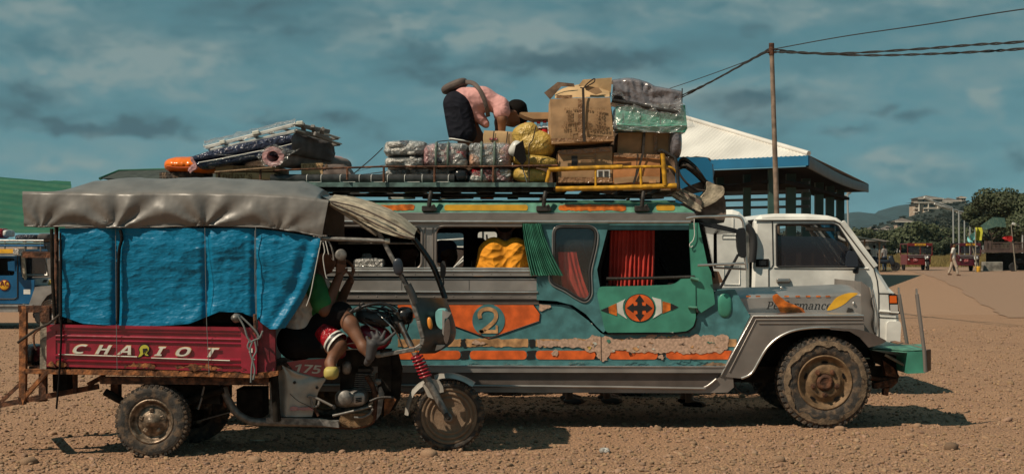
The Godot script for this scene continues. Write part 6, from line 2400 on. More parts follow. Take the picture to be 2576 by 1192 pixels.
	bundle("clothes_bag","strapped clear bag of pink, dark and rose clothes, left of the two strapped ones",1062,357,1177,420,d + .02,.5,[[0,.1,.32,.88,"cloth_pink"],[.28,.02,.28,.40,"cloth_dark"],[.28,.4,.28,.58,"cloth_grey"],[.54,.02,.46,.35,"cloth_grey"],[.55,.3,.42,.35,"cloth_rose"],[.54,.6,.46,.38,"cloth_white"]],[.30,.56],cg,.45)
	bundle("clothes_bag","strapped clear bag of peach and silver clothes, right of the two strapped ones",1178,356,1288,421,d + .02,.5,[[0,.05,.34,.38,"cloth_grey"],[0,.4,.36,.58,"cloth_peach"],[.33,.05,.3,.32,"cloth_grey"],[.34,.34,.28,.24,"cloth_peach"],[.34,.56,.3,.42,"cloth_white"],[.62,.05,.38,.9,"cloth_pink"]],[.30,.60],cg,.45)
	bundle("clothes_bag","low clear bag of silver cloth behind the vinyl roll, left end",968,422,1030,446,d + .16,.4,[[0,.1,.98,.85,"cloth_grey"]],[],cg,.5)
	bundle("clothes_bag","low clear bag of pale cloth behind the vinyl roll, right of the silver one",1028,421,1082,446,d + .16,.4,[[0,.1,.98,.85,"cloth_white"]],[],cg,.5)
	bundle("clothes_bag","low clear bag of brown and grey cloth above the black bag",1080,420,1160,447,d + .16,.4,[[0,.1,.5,.85,"cloth_white"],[.45,.1,.55,.85,"cloth_dark"]],[],cg,.5)
	bundle("clothes_bag","clear bag with bright red cloth, below the peach and silver one",1178,421,1290,459,d + .06,.45,[[.02,.04,.6,.48,"cloth_red"],[0,.42,.5,.56,"cloth_white"],[.45,.48,.5,.5,"cloth_pink"],[.62,.05,.36,.6,"cloth_white"]],[.30,.58],cg,.5)
	b = Mb.new()
	b.blob(at(1297,374,d - .02),Vector3(.055,.075,.06),nz,.35,6,.8,Basis(Vector3(0,0,1),-.5),26,.05,9)
	solo(b,"plastic_bag",M.slat_white,"crumpled white plastic bag between the clear bags and the yellow sacks","bag")
	b = Mb.new()
	b.ext(pp([1297,366,1316,352,1325,402,1314,416,1299,400,1292,392],d - .10),-d + .10,-d + .08)
	solo(b,"black_board",M.black,"tilted black board leaning on the yellow sacks","board")
	var sg := "yellow sacks on the roof"
	for q in [["big bulging yellow plastic sack, topmost of the pile",1345,364,.185,.130,.16,.10,.9],["flat yellow sack squeezed under the big one",1345,406,.205,.052,.18,.05,.6],["yellow sack at the bottom, tied below the side rail",1334,442,.165,.066,.17,.14,.7]]:
		var c := at(q[1],q[2],d + .16)
		var t := thing("yellow_sack",q[0],"sack",c - Vector3(0,q[4],0),sg)
		b = Mb.new()
		b.blob(c,Vector3(q[3],q[4],q[5]),nz,.22,3.0,q[7],Basis(Vector3(0,0,1),-.12),44,.045,5)
		if q[4] > .1:
			b.blob(c + Vector3(-.075,.085,.02),Vector3(.11,.09,.10),nz,.35,4,.8,Basis(Vector3(0,0,1),.4),32,.06,6)
		part(b,"sack_cloth",M.sack,t)
	for q in [[[1348,318,1340,352,1331,366,1331,402,1331,458],"thin dark cord tied over the yellow sacks"],[[1305,382,1314,420,1326,458],"pale cord running down over the lowest yellow sack"]]:
		b = Mb.new()
		b.tube(curve(pl(q[0],d - .09)),.005,5)
		solo(b,"tie_cord",M.rope_dark if q[0][0] == 1348 else M.rope_grey,q[1],"cord")
	var bt: Node3D = null
	for i in 4:
		var px: float = [1323.5,1339.0,1355.0,1370.5][i]
		var top: float = [308.0,307.0,305.0,303.0][i]
		var bo := at(px,362,d + .35)
		var hgt := at(px,top,d + .35).y - bo.y
		var t := thing("cola_bottle",["first cola bottle from the left, below the raised cardboard lid","second cola bottle from the left, below the raised cardboard lid","third cola bottle from the left, below the raised cardboard lid","last cola bottle, beside the big brown carton"][i],"bottle",bo,"cola bottles with red caps")
		b = Mb.new()
		b.lathe(PackedVector2Array([Vector2(0,0),Vector2(.027,.005),Vector2(.028,hgt*.62),Vector2(.027,hgt*.70)]),bo,Vector3.UP,16)
		part(b,"cola",M.cola,t)
		b = Mb.new()
		b.lathe(PackedVector2Array([Vector2(.0285,hgt*.40),Vector2(.0285,hgt*.62)]),bo,Vector3.UP,16)
		part(b,"label",M.cap_red,t)
		b = Mb.new()
		b.lathe(PackedVector2Array([Vector2(.028,hgt*.62),Vector2(.026,hgt*.74),Vector2(.017,hgt*.86),Vector2(.013,hgt*.93)]),bo,Vector3.UP,16)
		part(b,"neck",M.bottle_clear,t)
		b = Mb.new()
		b.lathe(PackedVector2Array([Vector2(.0165,hgt*.90),Vector2(.0165,hgt*.99),Vector2(.014,hgt),Vector2(0,hgt)]),bo,Vector3.UP,14)
		part(b,"cap",M.cap_red,t)
	b = Mb.new()
	b.ext(pp([1306,292,1311,289.5,1420,290,1420,306,1340,306,1318,299],d + .60),-d - .3,-d - .66)
	solo(b,"cardboard_sheet",M.card,"raised flat cardboard sheet over the cola bottles","cardboard")
	var t := carton("cardboard_box","small tan carton with a red label that the bending man reaches into",[1217,328,1300,332,1300,362,1217,362],d + .42,.35,M.card_tan,"",.004)
	decal(t,"red_label",M.cloth_rose,rect2(1231,347,1251,352,d + .41),d + .408)
	tape(t,"cord",M.rope_dark,[1243,329,1240,352,1238,362],d + .405,.010)
	tape(t,"cord",M.rope_dark,[1277,331,1274,362],d + .405,.010)
	panel(t,"flap",M.card_tan,[1300,331,1345,329,1345,350,1300,350],d + .60,.02)
	t = carton("cardboard_box","large brown carton tied with black cord, upside-down print, open flaps on top",[1384,249,1535,245,1545,354,1388,362],d - .02,.52,M.card,"",.020)
	var dd := d - .045
	for q in [["RECHARGEABLE FAN",.030,1471,319],["MODEL GD-1998AMRT",.026,1471,309],["N.W.          KGS",.022,1471,299.5],["G.W.          KGS",.022,1471,291],["QTY.          PCS",.022,1471,283],["MEAS: 61X  1X53.1CM",.022,1471,274],["HANDLE",.026,1468,350]]:
		letters(q[0],q[1],at(q[2],q[3],dd),"upside_down_print",M.card_ink,t,Basis(Vector3(0,0,1),PI),"Droid Sans Mono" if q[1] < .04 else "Droid Sans",400,0.0,.003)
	for px in [1436,1454,1478,1496]:
		b = Mb.new()
		b.tube(pl([px,329,px + 13,329,px + 13,342,px,342],dd),.002,4,true)
		part(b,"printed_symbol",M.card_ink,t)
	tape(t,"black_cord",M.rope_dark,[1467,222,1468,250,1470,357],dd - .012,.022)
	tape(t,"packing_tape",M.film_tape,[1459,250,1460,357],dd - .004,.035)
	tape(t,"packing_tape",M.film_tape,[1386,352,1440,352,1546,346],dd - .008,.030)
	for q in [[[1384,250,1369,233,1403,206,1444,210,1446,218,1412,217,1400,232],.10,"card_dark"],[[1456,214,1467,200,1540,195,1536,244,1508,236,1500,230],.22,"card_tan"],[[1470,215,1506,220,1516,232,1500,238,1474,226],-.01,"card"]]:
		b = Mb.new()
		b.ext(pp(q[0],d + q[1]),-d - q[1],-d - q[1] - .012)
		part(b,"flap",M[q[2]],t)
	b = Mb.new()
	rows = []
	for i in 14:
		var u := i/13.0
		var row := PackedVector3Array()
		for j in 10:
			var w := j/9.0
			var yt := lerpf(247,243,u)
			var hh := 33.0*pow(sin(clampf(u*.86 + .06,0,1)*PI),.55)*pow(w,.6)
			var q := at(lerpf(1396,1534,u),yt - hh + 2.0*nz.get_noise_2d(u*300,w*200),d + .02 + .26*w)
			row.append(q)
		rows.append(row)
	b.surf(rows)
	part(b,"bulging_top",M.card_tan,t)
	tape(t,"packing_tape",M.film_tape,[1400,243,1420,244,1440,243],d - .02,.03)
	b = Mb.new()
	b.tube(curve(pl([1468,222,1476,212,1488,202,1496,198,1495,206,1482,214,1468,221,1460,220],d - .02)),.006,6)
	part(b,"cord_bow",M.rope_dark,t)
	t = carton("cardboard_box","brown carton with a black label, lower left behind the yellow rack",[1404,379,1541,370,1541,460,1404,459],d + .06,.5,M.card,"",.008)
	dd = d + .045
	decal(t,"black_label",M.black_paint,rect2(1438,392,1453,416,dd),dd)
	decal(t,"white_grille_label",M.white_paint,rect2(1502,427,1535,445,dd),dd - .004)
	for i in 5:
		for j in 2:
			decal(t,"label_line",M.black_paint,rect2(1505 + j*15,430 + i*3.0,1516 + j*15,431.4 + i*3.0,dd),dd - .008,.002)
	for i in 6:
		decal(t,"printed_line",M.card_ink,rect2(1460,394 + i*3.6,1494,394.8 + i*3.6,dd),dd,.002)
	tape(t,"packing_tape",M.film_tape,[1405,384,1470,380,1540,374],dd - .006,.040)
	tape(t,"packing_tape",M.film_tape,[1498,374,1499,458],dd - .002,.012)
	tape(t,"packing_tape",M.film_tape,[1405,452,1540,453],dd - .006,.045)
	t = carton("cardboard_box","orange-brown taped carton beside the black-label carton, behind the yellow rack",[1544,385,1661,391,1661,463,1542,463],d + .06,.5,M.card_orange,"",.010)
	tape(t,"packing_tape",M.film_tape,[1545,389,1600,391,1660,394],dd - .006,.034)
	tape(t,"packing_tape",M.card,[1545,455,1600,450,1660,452],dd - .006,.050)
	tape(t,"black_strap",M.rope_dark,[1622,332,1618,385,1608,420,1594,462],dd - .02,.020)
	tape(t,"black_strap",M.rope_dark,[1604,385,1602,425,1596,460],dd - .012,.008)
	decal(t,"label_scrap",M.tan,rect2(1633,452,1650,460,dd),dd - .010)
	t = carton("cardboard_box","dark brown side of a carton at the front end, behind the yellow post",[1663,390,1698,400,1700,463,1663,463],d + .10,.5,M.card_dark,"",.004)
	t = carton("cardboard_box","dusty brown carton in shade under the green wrapped drawers",[1556,334,1690,332,1690,390,1553,388],d + .14,.5,M.card,"",.008)
	tape(t,"packing_tape",M.film_tape,[1650,334,1650,390],d + .122,.03)
	tape(t,"black_strap",M.rope_dark,[1620,334,1616,389],d + .118,.022)
	b = Mb.new()
	b.blob(at(1697,362,d + .2),Vector3(.055,.13,.2),nz,.25,3,.7,Basis(),26,.04,5)
	solo(b,"plastic_bundle",M.plastic_grey,"grey plastic-wrapped bundle hanging at the end of the shaded carton","bundle")
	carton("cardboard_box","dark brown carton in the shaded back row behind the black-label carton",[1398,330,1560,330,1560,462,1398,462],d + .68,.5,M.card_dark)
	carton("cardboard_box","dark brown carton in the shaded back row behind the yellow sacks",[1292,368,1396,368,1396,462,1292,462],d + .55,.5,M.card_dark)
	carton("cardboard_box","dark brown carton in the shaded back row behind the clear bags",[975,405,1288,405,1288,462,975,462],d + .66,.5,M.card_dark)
	var gr := thing("plastic_cabinet","mint green plastic drawers wrapped in cloudy film on the cartons","drawers",at(1640,332,d + .3))
	b = Mb.new()
	b.ext(pp([1551,268,1724,264,1730,322,1724,333,1556,325,1548,300],d),-d,-d - .45)
	part(b,"drawer_body",M.plastic_green,gr)
	b = Mb.new()
	b.tube(curve(pl([1552,312,1600,316,1660,317,1728,314],d - .012)),.010,6)
	part(b,"drawer_lip",M.plastic_green,gr)
	for px in [1566,1610,1660]:
		trim(gr,"drawer_groove",M.green,[px,284,px + 1,312],d - .004,.004)
	b = Mb.new()
	rows = []
	var lft := [[1549,262],[1541,295],[1526,312],[1531,320],[1552,328]]
	var rgt := [[1726,258],[1736,285],[1751,318],[1733,322],[1724,337]]
	for i in 17:
		var u := i/16.0*4
		var j := mini(int(u),3); var f := u - j
		var row := PackedVector3Array()
		for k in 40:
			var w := k/39.0
			var q := at(lerpf(lerpf(lft[j][0],lft[j + 1][0],f),lerpf(rgt[j][0],rgt[j + 1][0],f),w),lerpf(lerpf(lft[j][1],lft[j + 1][1],f),lerpf(rgt[j][1],rgt[j + 1][1],f),w),d - .03)
			q.z += .020*nz.get_noise_2d(w*900 + u*50,u*120) - .05*(pow(absf(w*2 - 1),8.0))
			q.y += .006*nz.get_noise_2d(w*500,u*90 + 400)
			row.append(q)
		rows.append(row)
	b.surf(rows)
	part(b,"cloudy_film",M.film,gr)
	var gw := thing("wrapped_cabinet","grey cabinet wrapped in shiny film, topmost of the front load","cabinet",at(1630,275,d + .3))
	b = Mb.new()
	rows = []
	var tp := [[1543,198],[1570,194],[1594,194],[1625,202],[1650,214],[1685,221],[1717,226]]
	var bo2 := [[1540,254],[1570,262],[1594,268],[1625,276],[1650,281],[1685,287],[1710,288]]
	var n := 43
	for i in 13:
		var v := i/12.0
		var row := PackedVector3Array()
		for k in n:
			var u := k/(n - 1.0)*6
			var j := mini(int(u),5); var f := u - j
			var A := Vector2(lerpf(tp[j][0],tp[j + 1][0],f),lerpf(tp[j][1],tp[j + 1][1],f))
			var B := Vector2(lerpf(bo2[j][0],bo2[j + 1][0],f),lerpf(bo2[j][1],bo2[j + 1][1],f))
			var q2 := A.lerp(B,v)
			var q := at(q2.x,q2.y,d - .01)
			var rad := Vector2(q2.x - 1608,q2.y - 246)
			q.z += .010*sin(rad.angle()*11.0 + 3.0*nz.get_noise_2d(rad.angle()*40,7))*smoothstep(5.0,45.0,rad.length()) + .016*nz.get_noise_2d(u*130,v*170) - (.05 if i == 0 else 0.0)
			row.append(q)
		rows.append(row)
	var back := PackedVector3Array()
	for q in rows[0]: back.append(q + Vector3(0,.0,-.42))
	b.surf([back] + rows)
	var bot := PackedVector3Array()
	for q in rows[12]: bot.append(q + Vector3(0,.0,-.42))
	b.surf([rows[12],bot])
	part(b,"wrapped_body",M.plastic_grey,gw)
	panel(gw,"cabinet_slot",M.black,[1540,238,1568,242,1572,248,1540,248],d - .03,.03)
	trim(gw,"cabinet_edge",M.dark_metal,[1540,252,1600,262,1660,276,1708,282],d - .02,.018)
	b = Mb.new()
	b.surf([pl([1536,240,1548,228,1566,232,1574,246],d - .05),pl([1540,250,1550,236,1562,238,1570,250],d - .055)])
	b.surf([pl([1700,250,1712,244,1720,262,1712,282],d - .05),pl([1694,258,1708,258,1712,268,1704,290],d - .055)])
	part(b,"loose_film",M.film_bag,gw)
	trim(gw,"film_edge",M.dark_metal,[1717,222,1716,262],d - .02,.005)
	var ro := thing("rope_coil","thick bundle of dark rope hanging over the front of the roof rack","rope",at(1750,470,d + .3))
	var rr := RandomNumberGenerator.new()
	rr.seed = 33
	for i in 18:
		b = Mb.new()
		var o := rr.randf_range(-8,8); var s := rr.randf_range(-10,6)
		b.tube(curve(PackedVector3Array([at(1706,420 + o,d + .1 + rr.randf()*.3),at(1722 + o*.3,410 + s + o,d + .05 + rr.randf()*.3),at(1748 + o*.2,428 + s + o,d + .05 + rr.randf()*.3),at(1768 + o*.3,450 + s*.7 + o,d + .1 + rr.randf()*.3),at(1786,474 + o*.6,d + .2 + rr.randf()*.2)]),5),rr.randf_range(.008,.013),6)
		part(b,"strand",M.rope_dark,ro)
	b = Mb.new()
	b.tube(curve(pl([1706,420,1712,440,1730,462,1750,476,1775,480],d + .02)),.011,6)
	part(b,"strand",M.rope_dark,ro)
	var cv := thing("folded_canvas","folded beige canvas awning with a brown underside above the windshield","canvas",at(1770,540,d + .3))
	for q in [[[1692,488,1702,480,1714,474,1740,486,1766,498,1762,520,1758,528,1740,520,1715,506,1696,496],.02,"canvas",.10],[[1702,486,1716,482,1742,494,1766,506,1758,524,1730,508,1710,496],-.04,"canvas_brown",.03],
		[[1698,494,1704,490,1762,526,1754,530],-.06,"canvas",.03],[[1704,486,1712,484,1764,518,1758,524],-.05,"canvas",.02],[[1764,498,1778,478,1780,456,1800,464,1819,468,1822,480,1800,500,1785,510,1760,520],.10,"canvas",.20],
		[[1762,518,1790,508,1806,494,1822,478,1821,490,1800,508,1775,520],.02,"canvas",.04],
		[[1728,470,1760,458,1779,452,1784,462,1779,478,1740,486,1720,478],.28,"canvas_brown",.2],[[1752,532,1768,516,1800,505,1822,488,1822,560,1752,552],.16,"canvas_brown",.5]]:
		b = Mb.new()
		b.ext(curve2(pp(q[0],d + q[1]),3),-d - q[1],-d - q[1] - q[3])
		for i in b.v.size():
			b.v[i].z += .02*nz.get_noise_2d(b.v[i].x*500,b.v[i].y*700)
		part(b,"fold",M[q[2]],cv)
	for i in 9:
		var px: float = [1010,1085,1150,1225,1450,1510,1555,1640,1290][i]
		b = Mb.new()
		b.box(at(px,498,d + .35 + (i % 3)*.2),Vector3([.24,.16,.3,.12,.20,.32,.14,.22,.10][i],.024,.05),Basis(Vector3(0,0,1),[.02,-.06,.03,0,0,.02,-.03,.05,0][i]),.005)
		solo(b,"stowed_slat",[M.slat_white,M.slat_grey,M.steel,M.orange2,M.slat_white,M.steel,M.sack,M.slat_white,M.black][i],["white slat stowed under the rear deck board","grey slat stowed beside the first bracket","steel strip stowed in the middle under the deck","short orange strip stowed under the deck","white rod stowed right of the second bracket","long steel bar stowed under the yellow rack","small yellow piece stowed under the yellow rack","white rod stowed at the front bracket","black block stowed under the deck"][i],"slat","things stowed under the roof deck")
# one continuous surface round a skeleton: bones are [from,to,radius,radius]; joined with a smooth minimum and meshed with surface nets
func figure(bones: Array,cell: float,k := 0.03,b: Mb = null) -> Mb:
	if b == null:
		b = Mb.new()
	var bb := AABB(bones[0][0],Vector3.ZERO)
	for q in bones:
		for e in 2:
			var r: float = q[2 + e] + cell*3
			bb = bb.merge(AABB(q[e] - Vector3.ONE*r,Vector3.ONE*r*2))
	var o := bb.position
	var nx := int(bb.size.x/cell) + 2; var ny := int(bb.size.y/cell) + 2; var nzc := int(bb.size.z/cell) + 2
	var f := PackedFloat32Array()
	f.resize(nx*ny*nzc)
	f.fill(9.0)
	for q in bones:
		var a: Vector3 = q[0]; var e: Vector3 = q[1]
		var ra: float = q[2]; var rb: float = q[3]
		var m := maxf(ra,rb) + cell*2.5 + k
		var lo := Vector3(minf(a.x,e.x),minf(a.y,e.y),minf(a.z,e.z)) - Vector3.ONE*m - o
		var hi := Vector3(maxf(a.x,e.x),maxf(a.y,e.y),maxf(a.z,e.z)) + Vector3.ONE*m - o
		var ab := e - a
		var l2 := maxf(ab.length_squared(),1e-9)
		for z in range(maxi(0,int(lo.z/cell)),mini(nzc,int(hi.z/cell) + 2)):
			for y in range(maxi(0,int(lo.y/cell)),mini(ny,int(hi.y/cell) + 2)):
				var id := (z*ny + y)*nx
				for x in range(maxi(0,int(lo.x/cell)),mini(nx,int(hi.x/cell) + 2)):
					var p := o + Vector3(x,y,z)*cell
					var t := clampf((p - a).dot(ab)/l2,0.0,1.0)
					var dd := (p - a - ab*t).length() - lerpf(ra,rb,t)
					var old := f[id + x]
					var h := clampf(0.5 + 0.5*(old - dd)/k,0.0,1.0)
					f[id + x] = lerpf(old,dd,h) - k*h*(1.0 - h)
	var base := b.v.size()
	var idx := {}
	var lim := cell*2.0
	for z in nzc - 1:
		for y in ny - 1:
			var row := (z*ny + y)*nx
			for x in nx - 1:
				var i := row + x
				if absf(f[i]) > lim:
					continue
				var c := [f[i],f[i + 1],f[i + nx],f[i + nx + 1],f[i + nx*ny],f[i + nx*ny + 1],f[i + nx*ny + nx],f[i + nx*ny + nx + 1]]
				var neg := 0
				for w in c:
					if w < 0: neg += 1
				if neg == 0 or neg == 8:
					continue
				var s := Vector3.ZERO
				var n := 0
				for g in [[0,1],[2,3],[4,5],[6,7],[0,2],[1,3],[4,6],[5,7],[0,4],[1,5],[2,6],[3,7]]:
					var u: float = c[g[0]]; var w: float = c[g[1]]
					if (u < 0) != (w < 0):
						var t := u/(u - w)
						var A := Vector3(g[0] & 1,(g[0] >> 1) & 1,g[0] >> 2)
						var B := Vector3(g[1] & 1,(g[1] >> 1) & 1,g[1] >> 2)
						s += A.lerp(B,t)
						n += 1
				idx[i] = b.add(o + (Vector3(x,y,z) + s/n)*cell,Vector3.ZERO)
	for i in idx:
		var x: int = i % nx; var y: int = (i/nx) % ny; var z: int = i/(nx*ny)
		for ax in 3:
			var st: int = [1,nx,nx*ny][ax]
			if i + st >= f.size() or (f[i] < 0) == (f[i + st] < 0):
				continue
			var s1: int = [nx,nx*ny,1][ax]
			var s2: int = [nx*ny,1,nx][ax]
			if not (idx.has(i - s1) and idx.has(i - s2) and idx.has(i - s1 - s2)):
				continue
			var q0: int = idx[i]; var q1: int = idx[i - s1]; var q2: int = idx[i - s1 - s2]; var q3: int = idx[i - s2]
			if f[i] < 0:
				b._f(q0,q3,q2); b._f(q0,q2,q1)
			else:
				b._f(q0,q1,q2); b._f(q0,q2,q3)
	for i in range(base,b.v.size()):
		b.n[i] = b.n[i].normalized() if b.n[i].length_squared() > 0 else Vector3.UP
	return b
# a hand with four fingers and a thumb; dir: along the hand,palm: which way the palm faces
func hand_bones(w: Vector3,dir: Vector3,palm: Vector3,side := 1.0,curl := 0.8) -> Array:
	var o := []
	var x := dir.normalized()
	var y := (palm - x*palm.dot(x)).normalized()
	var z := x.cross(y)*side
	for i in 4:
		o.append([w + z*(i - 1.5)*.012,w + x*.085 + z*(i - 1.5)*.020,.013,.011])
	for i in 4:
		var l: float = [.036,.042,.040,.030][i]
		var p := w + x*.088 + z*(i - 1.5)*.020
		var dv := x
		for s in 3:
			dv = (dv*cos(curl*.75) + y*sin(curl*.75)).normalized()
			var q: Vector3 = p + dv*l*[1.0,.72,.55][s]
			o.append([p,q,.0092 - s*.0008,.0086 - s*.0008])
			p = q
	var tp := w + x*.028 - z*.030
	var td := (x*.7 - z*.6 + y*.5).normalized()
	o.append([w + x*.02 - z*.012,tp,.014,.012])
	o.append([tp,tp + td*.036,.0115,.010])
	o.append([tp + td*.036,tp + td*.036 + (td + y*.8).normalized()*.028,.0098,.0085])
	return o
# head: chin-to-crown axis up,face towards fwd
func head_bones(c: Vector3,fwd: Vector3,up: Vector3,s := 1.0) -> Array:
	var f := fwd.normalized(); var u := (up - f*up.dot(f)).normalized(); var r := f.cross(u)
	var o := [[c + u*.030*s - f*.022*s,c + u*.032*s + f*.020*s,.088*s,.080*s],[c - u*.02*s + f*.03*s,c - u*.075*s + f*.055*s,.062*s,.036*s],[c + u*.008*s + f*.088*s,c - u*.022*s + f*.106*s,.010*s,.014*s],[c - u*.050*s + f*.088*s + r*.018*s,c - u*.050*s + f*.088*s - r*.018*s,.012*s,.012*s]]
	for k in [-1.0,1.0]:
		o.append([c + r*.078*s*k - f*.012*s + u*.018*s,c + r*.086*s*k - f*.018*s - u*.018*s,.012*s,.010*s])
		o.append([c + r*.045*s*k + f*.070*s + u*.026*s,c + r*.020*s*k + f*.082*s + u*.027*s,.014*s,.013*s])
	return o
func hair_bones(c: Vector3,fwd: Vector3,up: Vector3,s := 1.0) -> Array:
	var f := fwd.normalized(); var u := (up - f*up.dot(f)).normalized()
	return [[c + u*.045*s - f*.030*s,c + u*.060*s + f*.030*s,.092*s,.072*s],[c + u*.01*s - f*.05*s,c - u*.03*s - f*.055*s,.070*s,.050*s]]
func eyes(t: Node3D,c: Vector3,fwd: Vector3,up: Vector3,s := 1.0) -> void:
	var f := fwd.normalized(); var u := (up - f*up.dot(f)).normalized(); var r := f.cross(u)
	for k in [-1.0,1.0]:
		var b := Mb.new()
		b.blob(c + r*.032*s*k + f*.088*s + u*.010*s,Vector3(.012,.008,.010)*s,nz,0,1,1,Basis(),10)
		part(b,"eye",M.white_paint,t)
		b = Mb.new()
		b.blob(c + r*.032*s*k + f*.096*s + u*.010*s,Vector3(.006,.006,.004)*s,nz,0,1,1,Basis(),8)
		part(b,"pupil",M.black,t)
# a standing or walking adult,facing dir
func stander(label: String,p: Vector3,h: float,dir: Vector3,shirt: Material,pants: Material,skin: Material,step := 0.0,group := "",hat: Material = null,shorts := false,shoe: Material = M.black) -> Node3D:
	var t := thing("person",label,"person",p,group)
	var s := h/1.72
	var f := dir.normalized(); var r := f.cross(Vector3.UP); var u := Vector3.UP
	var hip := p + u*.90*s; var neck := p + u*1.45*s + f*.01
	var body := []; var leg := []; var top := []
	var hd := p + u*1.60*s + f*.02*s
	body.append_array(head_bones(hd,f,u,s))
	body.append([neck - u*.06*s,hd - u*.03*s,.056*s,.054*s])
	for k in [-1.0,1.0]:
		var hp: Vector3 = hip + r*.095*s*k
		var st: float = step*k
		var kn: Vector3 = p + r*.10*s*k + u*.49*s + f*(st*.24 + .03)*s
		var an: Vector3 = p + r*.10*s*k + u*(.09 + maxf(0.0,-st)*.08)*s + f*st*.42*s
		body.append([hp,kn,.085*s,.058*s]); body.append([kn,an,.056*s,.038*s])
		body.append([an - u*.04*s,an - u*.055*s + f*.15*s,.040*s,.032*s])
		leg.append([hp,kn,.105*s,.080*s])
		if not shorts:
			leg.append([kn,an + u*.03*s,.078*s,.058*s])
		var sh: Vector3 = neck + r*.175*s*k - u*.045*s
		var el: Vector3 = sh - u*.28*s + r*.05*s*k - f*(st*.16 + .02)*s
		var wr: Vector3 = el - u*.23*s + f*(.07 - st*.16)*s
		body.append([sh,el,.050*s,.040*s]); body.append([el,wr,.040*s,.028*s])
		body.append([wr,wr - u*.08*s + f*.02*s,.034*s,.030*s])
		for q in 4:
			body.append([wr - u*.08*s + f*(q - 1.5)*.018*s,wr - u*.155*s + f*((q - 1.5)*.020 + .02)*s,.011*s,.009*s])
		body.append([wr - u*.03*s + f*.03*s,wr - u*.09*s + f*.06*s,.012*s,.010*s])
		top.append([sh,sh.lerp(el,.62),.066*s,.070*s])
		top.append([neck + r*.09*s*k - u*.05*s,hip + r*.075*s*k + u*.0,.100*s,.112*s])
		body.append([neck + r*.08*s*k - u*.06*s,hip + r*.07*s*k,.085*s,.095*s])
	leg.append([hip - r*.06*s,hip + r*.06*s,.125*s,.125*s])
	var c := .020 if h < 3 else .02
	part(figure(body,c*s,.03*s),"body",skin,t)
	part(figure(top,c*s,.05*s),"shirt",shirt,t)
	part(figure(leg,c*s,.03*s),"shorts" if shorts else "trousers",pants,t)
	part(figure(hair_bones(hd,f,u,s),c*.8*s,.03),"hair",hat if hat else M.hair,t)
	for k in [-1.0,1.0]:
		var st: float = step*k
		var an: Vector3 = p + r*.10*s*k + u*(.045 + maxf(0.0,-st)*.08)*s + f*st*.42*s
		var b := Mb.new()
		b.blob(an + f*.05*s - Vector3(0,.012,0),Vector3(.046,.033,.12)*s,nz,0,1,.8,Basis.looking_at(-f,u),14)
		part(b,"shoe",shoe,t)
	return t
